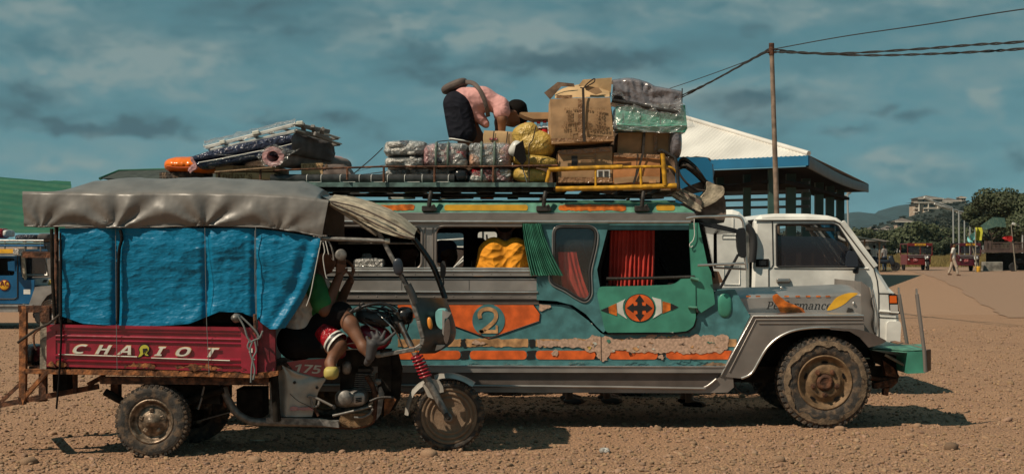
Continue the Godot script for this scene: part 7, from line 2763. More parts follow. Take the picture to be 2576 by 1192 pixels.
func people() -> void:
	var d := 13.6
	var Z := Vector3(0,0,1)
	var hip := at(1149,258,d); var ch := at(1215,250,d); var sh := at(1258,263,d)
	var deck := at(0,470,d).y
	var t := thing("person","man in pink shirt and black shorts bending over the load on the roof","person",Vector3(hip.x + .05,deck,-d))
	var body := []; var top := []; var sho := []
	var hd := at(1291,288,d)
	var fw := Vector3(.25,-1,0); var up := Vector3(1,.15,0)
	body.append_array(head_bones(hd,fw,up,1.0))
	body.append([sh + Vector3(.02,.01,0),hd + Vector3(-.05,.03,0),.058,.060])
	var wr := []
	for k in [-1.0,1.0]:
		var hp: Vector3 = hip + Z*.10*k
		var kn: Vector3 = at(1170 + (34 if k < 0 else 0),350,d) + Z*(.12*k)
		var an := Vector3(kn.x - .06 + (.05 if k < 0 else .0),deck + .08,kn.z)
		body.append([hp,kn,.095,.062]); body.append([kn,an,.060,.042])
		body.append([an,an + Vector3(.15,-.04,0),.042,.034])
		sho.append([hp + Vector3(-.01,-.02,0),hp.lerp(kn,.86 if k > 0 else .25) + Vector3(-.035 if k > 0 else -.03,.0,.0),.118,.108])
		sho.append([hp + Vector3(.04,-.03,0),hp.lerp(kn,.86 if k > 0 else .25) + Vector3(.02,.0,0),.104,.098])
		top.append([hip + Vector3(.06,.045,0) + Z*.08*k,ch + Z*.10*k,.086,.094])
		top.append([ch + Z*.10*k,sh + Vector3(-.03,.0,0) + Z*.11*k,.096,.078])
		top.append([hip + Vector3(.13,-.06,0) + Z*.07*k,at(1222,312,d) + Z*.07*k,.075,.030])
		body.append([hip + Z*.08*k,ch + Z*.09*k,.075,.085]); body.append([ch + Z*.09*k,sh + Z*.11*k,.085,.07])
		var s2: Vector3 = sh + Z*.175*k + Vector3(.015,-.02,0)
		var el: Vector3 = at(1264 - (8 if k < 0 else 0),303,d) + Z*.20*k
		var w2: Vector3 = at(1262 - (10 if k < 0 else 0),345,d) + Z*.15*k
		body.append([s2,el,.050,.044]); body.append([el,w2,.044,.030])
		top.append([s2 + Vector3(0,.005,0),s2.lerp(el,.50),.062,.072])
		wr.append([w2,k])
	part(figure(body,.014,.03),"body",M.skin,t)
	var tb := figure(top,.013,.05)
	for i in tb.v.size():
		var p := tb.v[i]
		var w := nz.get_noise_3d(p.x*330 + p.y*260,p.y*120 - p.x*90,p.z*150)
		tb.v[i] += tb.n[i]*.013*w
	part(tb,"shirt",M.shirt_pink,t)
	var sb := figure(sho,.013,.05)
	for i in sb.v.size():
		sb.v[i] += sb.n[i]*.010*nz.get_noise_3d(sb.v[i].x*260,sb.v[i].y*60,sb.v[i].z*260)
	sb.clip(Vector3(at(1120,349,d).x,at(1120,349,d).y,-d),Vector3(-.18,-1,0).normalized())
	part(sb,"shorts",M.shorts_navy,t)
	for w in wr:
		part(figure(hand_bones(w[0],Vector3(.1,-1,0),Vector3(0,0,-w[1]),w[1],.7),.0042,.008),"hand",M.skin,t)
	part(figure(hair_bones(hd,fw,up,1.06),.010,.03),"hair",M.hair,t)
	eyes(t,hd,fw,up)
	b0_hem(t,sb,d)
	var bag := thing("sling_bag","brown sling bag resting on the bending man's lower back","bag",at(1140,224,d))
	var b := Mb.new()
	b.blob(at(1143,217,d),Vector3(.126,.046,.13),nz,.12,3,.7,Basis(Vector3(0,0,1),.38),30,.03,4)
	part(b,"bag_body",M.bag_brown,bag)
	b = Mb.new()
	_ribbon_3d(b,curve(PackedVector3Array([at(1160,208,d) + Z*.06,at(1188,212,d) + Z*.13,at(1205,228,d) + Z*.20,at(1218,254,d) + Z*.215,at(1226,280,d) + Z*.19,at(1228,294,d) + Z*.08])),.038)
	part(b,"strap",M.bag_brown,bag)
	var q := at(1270,640,12.81)
	t = thing("person","passenger in an orange shirt sitting with his back to the open window","person",Vector3(q.x,.96,q.z))
	body = []; top = []
	hd = q + Vector3(0,.24,-.18)
	body.append_array(head_bones(hd,Vector3(0,-.3,-1),Vector3.UP))
	body.append([q + Vector3(0,.12,-.1),hd,.06,.06])
	for k in [-1.0,1.0]:
		var x := Vector3(k,0,0)
		body.append([q + x*.09 + Vector3(0,.06,-.05),Vector3(q.x + k*.09,1.02,q.z - .05),.08,.10])
		top.append([q + x*.095 + Vector3(0,.045,.0),Vector3(q.x + k*.085,1.02,q.z - .04),.105,.125])
		var s2 := q + x*.165 + Vector3(0,.02,-.02)
		body.append([s2,s2 + Vector3(k*.05,-.26,-.08),.05,.042])
		body.append([s2 + Vector3(k*.05,-.26,-.08),s2 + Vector3(0,-.34,-.30),.042,.03])
		top.append([s2,s2 + Vector3(k*.04,-.20,-.06),.068,.072])
		body.append([Vector3(q.x + k*.1,1.0,q.z),Vector3(q.x + k*.12,1.0,q.z - .40),.09,.06])
		body.append([Vector3(q.x + k*.12,1.0,q.z - .40),Vector3(q.x + k*.12,.62,q.z - .40),.06,.042])
	part(figure(body,.016,.03),"body",M.skin_dark,t)
	tb = figure(top,.014,.06)
	for i in tb.v.size():
		var p := tb.v[i]
		tb.v[i] += tb.n[i]*.007*nz.get_noise_3d(p.x*130,p.y*420 + p.x*150,p.z*130)
	part(tb,"shirt",M.shirt_orange,t)
	part(figure(hair_bones(hd,Vector3(0,-.3,-1),Vector3.UP,1.04),.012,.03),"hair",M.hair,t)
	var sit := [[1122,640,13.95,"passenger in a dark blue cap seated at the far bench, facing right",M.cloth_black,true,Vector3(1,0,.1)],[1200,634,13.75,"dark-haired passenger seated between the cap wearer and the orange shirt",M.cloth_black,false,Vector3(.7,0,-.7)],[1030,640,13.9,"passenger in a bluish shirt leaning back inside the left window",M.denim,false,Vector3(-.6,0,.6)],[1440,622,13.7,"passenger half hidden by the red cloth behind the shaped window",M.shirt_grey,false,Vector3(1,0,0)]]
	for s in sit:
		var h := at(s[0],s[1],s[2])
		t = thing("person",s[3],"person",Vector3(h.x,.96,h.z))
		body = []; top = []
		body.append_array(head_bones(h,s[6],Vector3.UP))
		body.append([h - Vector3(0,.08,0),h - Vector3(0,.18,0),.056,.06])
		var r: Vector3 = (s[6] as Vector3).cross(Vector3.UP).normalized(); var f: Vector3 = s[6]
		for k in [-1.0,1.0]:
			top.append([h - Vector3(0,.24,0) + r*.10*k,Vector3(h.x,1.02,h.z) + r*.08*k,.10,.12])
			top.append([h - Vector3(0,.22,0) + r*.18*k,h - Vector3(0,.44,0) + r*.22*k + f*.05,.066,.06])
			body.append([h - Vector3(0,.22,0) + r*.18*k,h - Vector3(0,.50,0) + r*.22*k + f*.06,.05,.04])
			body.append([h - Vector3(0,.50,0) + r*.22*k + f*.06,h - Vector3(0,.56,0) + r*.12*k + f*.28,.04,.03])
			body.append([h - Vector3(0,.24,0) + r*.09*k,Vector3(h.x,1.02,h.z) + r*.07*k,.09,.10])
			body.append([Vector3(h.x,1.0,h.z) + r*.09*k,Vector3(h.x,1.0,h.z) + r*.1*k + f*.36,.085,.06])
			body.append([Vector3(h.x,1.0,h.z) + r*.1*k + f*.36,Vector3(h.x,.64,h.z) + r*.1*k + f*.38,.058,.042])
		part(figure(body,.018,.03),"body",M.skin_dark,t)
		part(figure(top,.018,.05),"shirt",s[4],t)
		part(figure(hair_bones(h,s[6],Vector3.UP,1.03),.012,.03),"hair",M.cap_blue if s[5] else M.hair,t)
		if s[5]:
			b = Mb.new()
			b.blob(h + f*.13 + Vector3(0,.055,0),Vector3(.09,.010,.075),nz,0,1,.8,Basis(Vector3(0,0,1),-.12),16)
			part(b,"cap_brim",M.cap_blue,t)
	var pk := thing("carry_bag","knotted clear plastic bag holding a white box on the window sill","bag",at(930,673,d - .7))
	b = Mb.new()
	b.box(at(930,662,12.84),Vector3(.24,.07,.15),Basis(),.008)
	part(b,"white_box",M.cloth_white,pk)
	b = Mb.new()
	b.blob(at(928,662,12.84),Vector3(.14,.048,.09),nz,.15,5,.6,Basis(),24,.04,8)
	b.blob(at(922,645,12.84),Vector3(.045,.030,.03),nz,.5,8,.8,Basis(),16,.08,12)
	part(b,"clear_film",M.film_bag,pk)
	var fl := [[1428,14.85,"person standing behind the jeepney, feet seen left under the sill",M.cloth_grey,1.0],[1523,14.9,"person standing behind the jeepney, feet seen in the middle under the sill",M.denim,1.0],[1728,14.55,"person in dark shoes behind the jeepney, feet seen under the door",M.cloth_black,1.0]]
	for s in fl:
		var p := at(s[0],0,s[1]); p.y = 0
		stander(s[2],p,1.62,Vector3(1,0,.5),s[3],M.denim,M.skin,.15,"",null,true,M.black if s[1] < 14.7 else M.bag_brown)
	var p2 := at(2400,0,79.0); p2.y = 0
	stander("pedestrian in white shirt and khaki trousers walking along the road",p2,1.74,Vector3(1,0,.35),M.shirt_white,M.khaki,M.skin,.55,"",M.hair)
	p2 = at(2201,0,93.0); p2.y = 0
	stander("person in a white shirt standing left of the parked motorbike",p2,1.66,Vector3(.3,0,-1),M.shirt_white,M.denim,M.skin_dark)
	p2 = at(2227,0,95.5); p2.y = 0
	stander("person in a grey shirt standing behind the parked motorbike",p2,1.66,Vector3(-.6,0,-1),M.shirt_grey,M.denim,M.skin_dark)
	d = 11.42
	hip = at(752,856,d)
	t = thing("person","tricycle driver in green and white shirt, arm raised to his face","person",hip - Vector3(0,.12,0))
	body = []; top = []; sho = []
	hd = at(809,652,d)
	fw = Vector3(1,-.05,.25)
	body.append_array(head_bones(hd,fw,Vector3(-.1,1,0)))
	var nk := at(796,702,d)
	body.append([nk - Vector3(.01,.03,0),hd - Vector3(0,.03,0),.056,.056])
	var ns := at(790,716,d - .16); var fs := at(800,716,d + .18)
	for q2 in [[ns,1.0],[fs,-1.0]]:
		var k: float = q2[1]
		body.append([nk + Z*.08*k - Vector3(0,.05,0),hip + Z*.08*k,.085,.10])
		top.append([nk + Z*.09*k - Vector3(.01,.05,0),hip + Z*.09*k + Vector3(.0,.02,0),.10,.135])
	var e1 := at(818,780,d - .26); var w1 := at(853,694,d - .16)
	body.append([ns,e1,.056,.048]); body.append([e1,w1,.050,.032])
	var e2 := at(852,764,d + .16); var w2 := at(881,706,d + .10)
	body.append([fs,e2,.052,.044]); body.append([e2,w2,.044,.030])
	var k1 := at(862,786,d - .26); var a1 := at(914,874,d - .38)
	var k2 := at(850,870,d - .32); var a2 := at(830,914,d - .36)
	body.append([hip + Z*-.02,k1,.10,.066]); body.append([k1,k1.lerp(a1,.35),.062,.060]); body.append([k1.lerp(a1,.35),a1,.060,.037]); body.append([a1,a1 + Vector3(.05,-.06,.02),.040,.034])
	body.append([hip + Z*.10,k2,.10,.064]); body.append([k2,a2,.060,.038]); body.append([a2,a2 + Vector3(.02,-.05,.08),.038,.034])
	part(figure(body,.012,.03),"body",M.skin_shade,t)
	tb = figure(top,.012,.06)
	for i in tb.v.size():
		tb.v[i] += tb.n[i]*.014*nz.get_noise_3d(tb.v[i].x*200,tb.v[i].y*200,tb.v[i].z*200)
	part(tb,"shirt",M.shirt_white,t)
	part(figure([[ns + Vector3(0,.005,0),ns.lerp(e1,.72),.082,.086],[ns,fs,.07,.07],[nk - Vector3(.0,.10,.0),nk - Vector3(0,.25,-.12),.06,.07]],.012,.03),"green_sleeve",M.shirt_green,t)
	part(figure([[fs + Vector3(0,.005,0),fs.lerp(e2,.6),.074,.080]],.012,.03),"green_sleeve",M.shirt_green,t)
	part(figure([[ns + Vector3(-.01,.045,-.02),ns + Vector3(.05,-.02,.075),.028,.022]],.010,.02),"white_shoulder_band",M.shirt_white,t)
	part(figure([[hip + Vector3(-.02,0,-.02),hip.lerp(k1,.96),.135,.092],[hip + Vector3(-.02,0,.10),hip.lerp(k2,.72),.135,.105],[hip - Z*.06,hip + Z*.10,.14,.14]],.012,.04),"shorts",M.cloth_black,t)
	var h0 := at(808,832,d - .24); var h1 := at(848,866,d - .31)
	b = Mb.new()
	b.tube(PackedVector3Array([h0,h0.lerp(h1,.3),h0.lerp(h1,.7),h1]),[.070,.086,.090,.094],22,false,false,1.0)
	part(b,"red_hem",M.cloth_red,t)
	for i in 3:
		b = Mb.new()
		b.tube(PackedVector3Array([h0.lerp(h1,.70 + i*.11),h0.lerp(h1,.79 + i*.11)]),[.0925 + i*.0012,.0935 + i*.0012],22,false,false)
		part(b,"hem_stripe",M.black_paint if i == 1 else M.white_paint,t)
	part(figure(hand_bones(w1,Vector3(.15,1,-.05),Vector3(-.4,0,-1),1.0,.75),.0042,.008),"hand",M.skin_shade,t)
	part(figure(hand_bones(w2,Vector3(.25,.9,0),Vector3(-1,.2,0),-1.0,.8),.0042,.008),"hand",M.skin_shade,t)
	part(figure(hair_bones(hd,fw,Vector3(-.1,1,0),1.05),.010,.03),"hair",M.hair,t)
	eyes(t,hd,fw,Vector3(-.1,1,0))
	b = Mb.new()
	b.blob(a2 + Vector3(.015,-.065,.06),Vector3(.055,.050,.085),nz,.06,2,.75,Basis(),24)
	part(b,"slipper",M.slipper,t,"yellow rubber slipper")
	b = Mb.new()
	b.blob(a1 + Vector3(.05,-.075,.02),Vector3(.030,.07,.05),nz,.06,2,.75,Basis(Vector3(0,0,1),-.5),20)
	part(b,"slipper",M.slipper_grey,t,"grey rubber slipper")
func _ribbon_3d(b: Mb,p: PackedVector3Array,w: float) -> void:
	var l := PackedVector3Array(); var r := PackedVector3Array(); var l2 := PackedVector3Array(); var r2 := PackedVector3Array()
	for i in p.size():
		var tg := (p[mini(i + 1,p.size() - 1)] - p[maxi(i - 1,0)]).normalized()
		var nn := tg.cross(Vector3(0,.25,1)).normalized()*w*.5
		var th := tg.cross(nn).normalized()*.008
		l.append(p[i] + nn + th); r.append(p[i] - nn + th); l2.append(p[i] + nn - th); r2.append(p[i] - nn - th)
	b.surf([l,r,r2,l2],true)
# white band round the cut edge of the shorts
func b0_hem(t: Node3D,sb: Mb,d: float) -> void:
	var p0 := Vector3(at(1120,349,d).x,at(1120,349,d).y,-d)
	var nn := Vector3(-.18,-1,0).normalized()
	var pts := []
	for p in sb.v:
		if (p - p0).dot(nn) > -.0005:
			pts.append(p)
	for k in [1.0,-1.0]:
		var own := []
		var c := Vector3.ZERO
		for p in pts:
			if (p.z + d)*k > 0.004:
				own.append(p); c += p
		if own.is_empty():
			continue
		c /= own.size()
		var ring := PackedVector3Array()
		for i in 26:
			var a := TAU*i/26
			var dirv := Vector3(cos(a),0,sin(a))
			var best := 0.0
			for p in own:
				var q: Vector3 = p - c
				if Vector2(q.x,q.z).normalized().dot(Vector2(dirv.x,dirv.z)) > .95:
					best = maxf(best,Vector2(q.x,q.z).length())
			if best > 0:
				var q := c + dirv*(best + .002)
				q.y = p0.y - (q.x - p0.x)*nn.x/nn.y
				ring.append(q)
		var b := Mb.new()
		b.tube(ring,.0065,6,true)
		part(b,"white_hem",M.white_paint,t)
func tricycle() -> void:
	var d := DT
	var far := DT + 1.02
	var base := at(620,0,DB); base.y = 0
	var t := thing("cargo_tricycle","maroon cargo tricycle with grey canopy and blue tarpaulin sides","tricycle",base)
	var b := Mb.new()
	var box := Node3D.new()
	box.name = "cargo_box"
	t.add_child(box)
	b.ext(pp([115,819,138,820,138,925,115,922],d),-d,-d - .05)
	part(b,"corner_post",M.maroon,box)
	b = Mb.new()
	var prof := [[0.0,.0],[.09,.0],[.10,-.012],[.19,-.012],[.20,.0],[.225,.004],[.25,.0],[.26,-.010],[.29,-.010],[.30,.002],[.33,.004],[.345,-.008],[.68,-.008],[.70,.004],[.735,.004],[.75,-.008],[.81,-.008],[.825,.004],[.86,.002],[.88,-.010],[1.0,-.010]]
	var rows := []
	for q in prof:
		var a := at(138,lerpf(822,922,q[0]),d); var e := at(610,lerpf(831,936,q[0]),d)
		rows.append(PackedVector3Array([a + Vector3(0,0,q[1]),a.lerp(e,.25) + Vector3(0,0,q[1]),a.lerp(e,.5) + Vector3(0,0,q[1]),a.lerp(e,.75) + Vector3(0,0,q[1]),e + Vector3(0,0,q[1])]))
	for i in rows.size() - 1:
		b.surf([rows[i],rows[i + 1]])
	var sidep := part(b,"side_panel",M.maroon,box)
	panel(box,"end_post",M.maroon,[605,829,645,832,645,941,605,937],d - .006,.05)
	panel(box,"top_rail",M.maroon,[120,816,640,824,640,833,120,823],d - .01,.06)
	b = Mb.new()
	b.box(Vector3(at(380,0,d).x,at(0,930,d).y,-(d + far)/2),Vector3(at(690,0,d).x - at(60,0,d).x,.04,far - d - .1))
	part(b,"bed_floor",M.rust,box)
	panel(box,"side_panel",M.maroon_dull,[115,819,645,829,645,938,115,922],far,.04)
	b = Mb.new()
	b.box(Vector3(at(648,0,d).x,at(0,880,d).y,-(d + far)/2),Vector3(.04,.34,far - d - .1))
	b.box(Vector3(at(122,0,d).x,at(0,872,d).y,-(d + far)/2),Vector3(.04,.32,far - d - .1))
	part(b,"end_panel",M.maroon_dull,box)
	panel(box,"corner_panel",M.maroon_dull,[648,790,690,800,692,935,648,942],d + .03,.04)
	var ch := [["C",197,878.5],["H",258,880],["A",316,881.5],["I",401,884],["O",459,885.5],["T",530,887]]
	for q in ch:
		var o := letters(q[0],.066,at(q[1],q[2],d - .008),"lettering",M.letter_cream,sidep,Basis(Vector3(0,0,1),-.022)*Basis.from_scale(Vector3(1.75,1,1)),"Droid Sans",700,.30,.004)
		letters(q[0],.074,at(q[1],q[2],d - .004),"letter_edge",M.tan,sidep,Basis(Vector3(0,0,1),-.022)*Basis.from_scale(Vector3(1.72,1,1)),"Droid Sans",700,.30,.003)
	var lg := d - .008
	decal(sidep,"crest",M.black_paint,curve2(pp([343,901.5,349,888,346,878,352,868,364,865,374,871,375,883,370,890,376,896,364,896,360,891,354,899],lg),3),lg + .003)
	decal(sidep,"crest",M.logo_yellow,curve2(pp([346,898,351,888,349,879,354,870,364,867.5,372,873,372,882,367,889,372,894,365,894,361,888.5,354,895],lg),3),lg)
	decal(sidep,"crest_mark",M.black_paint,pp([357,877,368,876,369,881,363,884,366,890,361,885,358,889],lg - .004),lg - .004)
	for q in [[146,891.5,343,897.5],[379,900.5,577,907]]:
		trim(sidep,"white_line",M.letter_cream,q,d - .008,.0042)
	for q in [[350,920,40,6],[500,924,60,8],[590,927,30,6],[150,915,16,8],[126,917,10,8],[540,928,40,5]]:
		decal(sidep,"rust_patch",M.rust_orange,ragged(pp([q[0] - q[2],q[1] + 2,q[0] - q[2]*.4,q[1] - q[3],q[0] + q[2]*.5,q[1] - q[3]*.7,q[0] + q[2],q[1] + 3,q[0],q[1] + q[3]*.8],d - .011),.012,.014,q[0]),d - .011)
	panel(sidep,"sticker",M.white_paint,[625,921 - 45,634,921 - 45,634,887,625,887],d - .012,.004)
	var fr := Node3D.new()
	fr.name = "frame"
	t.add_child(fr)
	for q in [["rust_orange",[60,928,400,932,650,938,650,951,400,945,60,940],.0,.05],["rust_orange",[650,938,698,933,698,944,672,950,650,951],.0,.05],["rust",[247,948,672,951,672,969,250,966],.04,.06],["rust",[60,928,650,938,650,951,60,940],1.0,.05]]:
		panel(fr,"rail",M[q[0]],q[1],d + q[2],q[3])
	for q in [["rust_orange",[46,770,63,770,61,1000,55,1019,45,1017],.0,.05],["rust",[63,769,131,769,131,784,63,786],.0,.05],["wood_grey",[99,800,117,800,114,934,98,934],.01,.05],["rust",[98,769,122,770,122,810,98,810],-.01,.06],["rust",[54,633,130,634,130,649,54,648],.3,.06],["rust_orange",[62,1002,62,986,104,940,116,941],.0,.05],
		["rust",[46,770,60,770,60,1018,46,1018],.95,.05],["rust",[95,940,113,940,113,1010,95,1010],.3,.05],["rust",[180,942,190,942,190,990,182,990],.2,.04],["rust",[276,966,296,966,296,1003,276,998],.3,.1]]:
		panel(fr,"rack_bar",M[q[0]],q[1],d + q[2],q[3])
	b = Mb.new()
	b.bar(at(-40,1026,d + .3),at(246,972,d + .3),.04,.04)
	part(b,"rack_bar",M.rust,fr)
	b = Mb.new()
	b.bar(at(220,968,d + .3),at(262,945,d + .3),.035,.035)
	part(b,"rack_bar",M.rust,fr)
	b = Mb.new()
	b.bar(at(-20,1030,d + .02),at(60,955,d + .02),.025,.025)
	part(b,"tow_rod",M.rust,fr)
	b = Mb.new()
	b.bar(at(52,776,d),at(52,776,d + .97),.05,.05)
	b.bar(at(52,1008,d),at(52,1008,d + .97),.05,.05)
	part(b,"rack_bar",M.rust,fr)
	panel(fr,"tool_box",M.under,[130,940,167,940,167,985,131,985],d + .35,.2)
	for q in [[140,560,140,822],[285,560,287,824],[512,560,514,828],[640,565,642,832]]:
		for dd in [d + .13,far - .03]:
			trim(fr,"canopy_post",M.rust,q,dd,.016)
	trim(fr,"canopy_post",M.under,[128,575,130,700,136,800],d - .01,.014)
	trim(fr,"strut",M.under,[672,830,690,960,696,1060],d + .12,.03)
	panel(fr,"back_frame",M.fork_grey,[676,960,694,960,697,1062,680,1062],d + .2,.12)
	b = Mb.new()
	b.tube(curve(pl([560,975,572,1004,594,1038,628,1058,674,1062,760,1064,852,1066],d + .28)),.030,10)
	part(b,"chassis_tube",M.fork_grey,fr)
	panel(fr,"lower_rail",M.fork_grey,[668,1050,800,1054,850,1062,852,1076,800,1070,668,1066],d + .22,.06)
	b = Mb.new()
	b.tube(PackedVector3Array([at(381,1060,d + .1),at(500,1042,far - .1)]),.045,10)
	b.blob((at(381,1060,d + .1) + at(500,1042,far - .1))/2,Vector3(.13,.13,.13),nz,0,1,.9,Basis(),16)
	part(b,"rear_axle",M.under,t)
	for s in [.22,.80]:
		b = Mb.new()
		b.tube(curve(pl([262,985,320,1015,380,1024,450,1014,560,980],d + s)),.03,6)
		part(b,"leaf_spring",M.under,t)
	panel(t,"exhaust",M.rust,[578 - 20,965,590 - 20,965,592 - 20,1020,586 - 20,1026,580 - 20,1020],d + .3,.08)
	b = Mb.new()
	b.box(at(470,985,d + .5),Vector3(.6,.14,.5))
	b.box(at(635,1010,d + .55),Vector3(.20,.22,.3))
	part(b,"under_works",M.under,t)
	trim(t,"brake_rod",M.steel_dull,[494,1060,588,1034],d + .45,.006)
	trim(t,"hanging_strap",M.slat_grey,[512,972,505,1005,497,1030],d + .2,.008)
	trim(t,"hanging_cord",M.black,[150,585,152,700,152,860,146,960,140,1028],d - .02,.008)
	trim(t,"hanging_cord",M.rope_dark,[42,862,90,828,120,815,148,792],d - .03,.010)
	trim(t,"hanging_cord",M.rust,[100,826,84,840,84,866,90,880],d - .03,.008,true)
	wheel(t,Vector3(at(378.7,0,d).x,.272,-d - .07),.272,.15,.155,M.tyre_dusty,M.rim_steel,Vector3(0,0,1),44,"spoke")
	wheel(t,Vector3(at(378.7,0,d).x + .13,.272,-far + .10),.272,.15,.155,M.tyre_dusty,M.rim_steel,Vector3(0,0,-1),44,"spoke")
	b = Mb.new()
	var xs := []
	var fold := [[55,481],[120,482],[287,486],[400,484],[510,485],[644,487],[740,492],[826,503]]
	var hem := [[59,571],[120,572],[287,573],[400,572],[510,570],[644,571],[740,582],[809,596]]
	var ridge := [[55,482],[114,482],[200,449],[386,445],[520,446],[640,450],[740,454],[826,490]]
	var nxp := 120
	rows = []
	var NR := 26
	for i in NR:
		rows.append(PackedVector3Array())
	for k in nxp + 1:
		var u := k/float(nxp)*7.0
		var j := mini(int(u),6); var f := u - j
		var X := lerpf(fold[j][0],fold[j + 1][0],f)
		var yf := lerpf(fold[j][1],fold[j + 1][1],f)
		var yh := lerpf(hem[j][1],hem[j + 1][1],f); var xh := lerpf(hem[j][0],hem[j + 1][0],f)
		var A := at(X,yf,d - .015)
		var B := at(xh,yh,d - .02)
		var jj := 0
		while jj < 6 and ridge[jj + 1][0] < X:
			jj += 1
		var yr := lerpf(ridge[jj][1],ridge[jj + 1][1],clampf((X - ridge[jj][0])/(ridge[jj + 1][0] - ridge[jj][0]),0,1))
		var mid := d + .50
		var C := at(X,yr,mid); C.x = A.x
		if yr > 478: C.y = A.y + .01
		for i in NR:
			var p: Vector3
			if i < 12:
				var w := i/11.0
				p = B.lerp(A,w)
				var g := 0.0
				for tie in [[287.0,1.0],[513.0,.8],[700.0,.3],[100.0,.4]]:
					var dx: float = (X - tie[0])/85.0
					var an := atan2(dx,w*1.4 + .10)
					g += tie[1]*sin(an*9.0 + tie[0])*exp(-dx*dx*.30)*(1.0 - w*.55)
				p.z += .026*g + .014*nz.get_noise_2d(X*1.6 + 40*w,w*90)*(1.0 - w*.6) + .016*sin(w*PI)
				p.y += .007*nz.get_noise_2d(X*1.2,w*60 + 300)*(1.0 - w)
			else:
				var w := (i - 11)/float(NR - 12)
				var h: float
				if w < .5:
					h = lerpf(A.y,C.y,sin(w*PI))
				else:
					h = lerpf(A.y - .0,C.y,sin(w*PI))
				p = Vector3(A.x,h,lerpf(A.z,-far + .0,w))
				p.y += .012*nz.get_noise_2d(X*.9,w*120 + 700)*sin(w*PI)
				p.y -= .012*absf(sin((X - 287.0)/226.0*PI))*sin(w*PI)
			rows[i].append(p)
	b.surf(rows)
	var lastr: PackedVector3Array = rows[NR - 1]
	var farh := PackedVector3Array()
	for p in lastr: farh.append(p - Vector3(0,.27,0))
	b.surf([lastr,farh])
	var cano := part(b,"canopy_tarp",M.tarp_grey,t)
	b = Mb.new()
	var hemp := PackedVector3Array()
	for p in rows[0]: hemp.append(p + Vector3(0,.006,.003))
	b.tube(hemp,.006,5)
	part(b,"hem",M.tarp_grey,cano)
	b = Mb.new()
	b.surf([pl([740,457,826,492,872,491,882,502],d + .5),pl([770,474,826,502,850,500,870,503],d + .2)])
	part(b,"front_flap",M.tarp_grey,cano)
	b = Mb.new()
	b.box((at(420,735,d + .16) + at(420,735,far - .06))/2,Vector3(1.55,.55,.80),Basis(),.06)
	part(b,"covered_load",M.inner,box)
	b = Mb.new()
	rows = []
	var bt := [[147,577],[287,576],[400,575],[510,574],[640,576],[720,586],[806,601]]
	var bb := [[154,796],[206,814],[367,821],[477,814],[551,784],[612,788],[668,822]]
	var NC := 130
	for i in 60:
		var w := i/59.0
		var row := PackedVector3Array()
		for k in NC + 1:
			var u := k/float(NC)
			var tx := lerpf(147,806,u)
			var bx := lerpf(154,716,u)
			var ty := 576.0 + 25.0*pow(maxf(0.0,(tx - 620.0)/186.0),1.4) - 2.0
			var by := 814.0
			var bot := [[154,796],[206,814],[300,819],[367,821],[430,818],[477,814],[520,796],[551,784],[606,786],[645,802],[678,828],[716,825]]
			var q := 0
			while q < bot.size() - 2 and bot[q + 1][0] < bx:
				q += 1
			by = lerpf(bot[q][1],bot[q + 1][1],clampf((bx - bot[q][0])/float(bot[q + 1][0] - bot[q][0]),0,1))
			var px := lerpf(tx,bx,w) + (18.0*sin(w*PI)*smoothstep(.8,1.0,u))
			var p := at(px,lerpf(ty,by,w),d + .0)
			p.z += .020*sin(w*7.5 + 2.5*nz.get_noise_2d(px*.30,40.0))*(.5 + nz.get_noise_2d(px*.35 + 90,w*60)) + .016*nz.get_noise_2d(px*.55,w*150) + .006*nz.get_noise_2d(px*.9 + 900,w*420) + .004*nz.get_noise_2d(px*1.0 + 500,w*1000 + px*.25) + .0035*nz.get_noise_2d(px*3.4,w*2400)
			p.z += .012*nz.get_noise_2d(px*1.5,80 + w*25)*smoothstep(380.0,500.0,px)
			for tie in [[290.0,.055],[517.0,.045],[640.0,.035]]:
				p.z -= tie[1]*exp(-pow((px - tie[0])/9.0,2))*(.4 + .6*w)
			p.z += .05*smoothstep(.86,1.0,u)*sin(u*90.0 + w*3.0)*.35
			row.append(p)
		rows.append(row)
	b.surf(rows)
	var c0 := PackedVector3Array(); var c1 := PackedVector3Array()
	for r in rows:
		c0.append(r[0]); c1.append(r[0] + Vector3(-.05,0,-.95))
	b.surf([c0,c1])
	var blue := part(b,"side_tarp",M.tarp_blue,t)
	for q in [[289,575,290,700,291,815,293,930],[514,572,516,700,519,820,525,945],[642,570,643,700,645,800,647,860],[640,580,640,700,644,820,648,870]]:
		trim(blue,"tie_cord",M.rope_grey,q,d - .025,.0024,true,5)
	for q in [[300,578,305,600,297,640,296,760,294,815]]:
		trim(blue,"tie_strap",M.black,q,d - .03,.012,true)
	for q in [[807,605,800,640,790,690,780,740,770,770],[812,610,816,632,812,650,818,690,822,700],[818,606,822,622,826,640]]:
		trim(blue,"frayed_cord",M.slat_white,q,d - .02,.004,true,5)
	for q in [[596,793,612,820,622,850,634,862],[604,795,640,830,652,850],[626,862,640,855,652,850,660,832],[634,860,628,880,632,900,640,905],[640,858,644,882,636,900,632,925,630,962],[632,900,640,930,636,955],[626,858,622,872,630,884]]:
		trim(box,"knotted_rope",M.rope_grey,q,d - .06,.0075,true,6)
	b = Mb.new()
	b.lathe(PackedVector2Array([Vector2(0,-.04),Vector2(.03,-.04),Vector2(.036,0),Vector2(.022,.03),Vector2(0,.034)]),at(592,800,d - .04),Vector3(-.5,.1,1),12)
	part(b,"knob",M.fork_grey,box)
	trim(box,"grab_rail",M.rust,[640,790,642,840],d - .02,.014)
	b = Mb.new()
	rows = []
	var up := [[827,502],[878,508],[930,523],[975,541],[1012,565],[1042,590]]
	var lo := [[832,514],[870,535],[912,560],[955,583],[1004,598],[1043,603]]
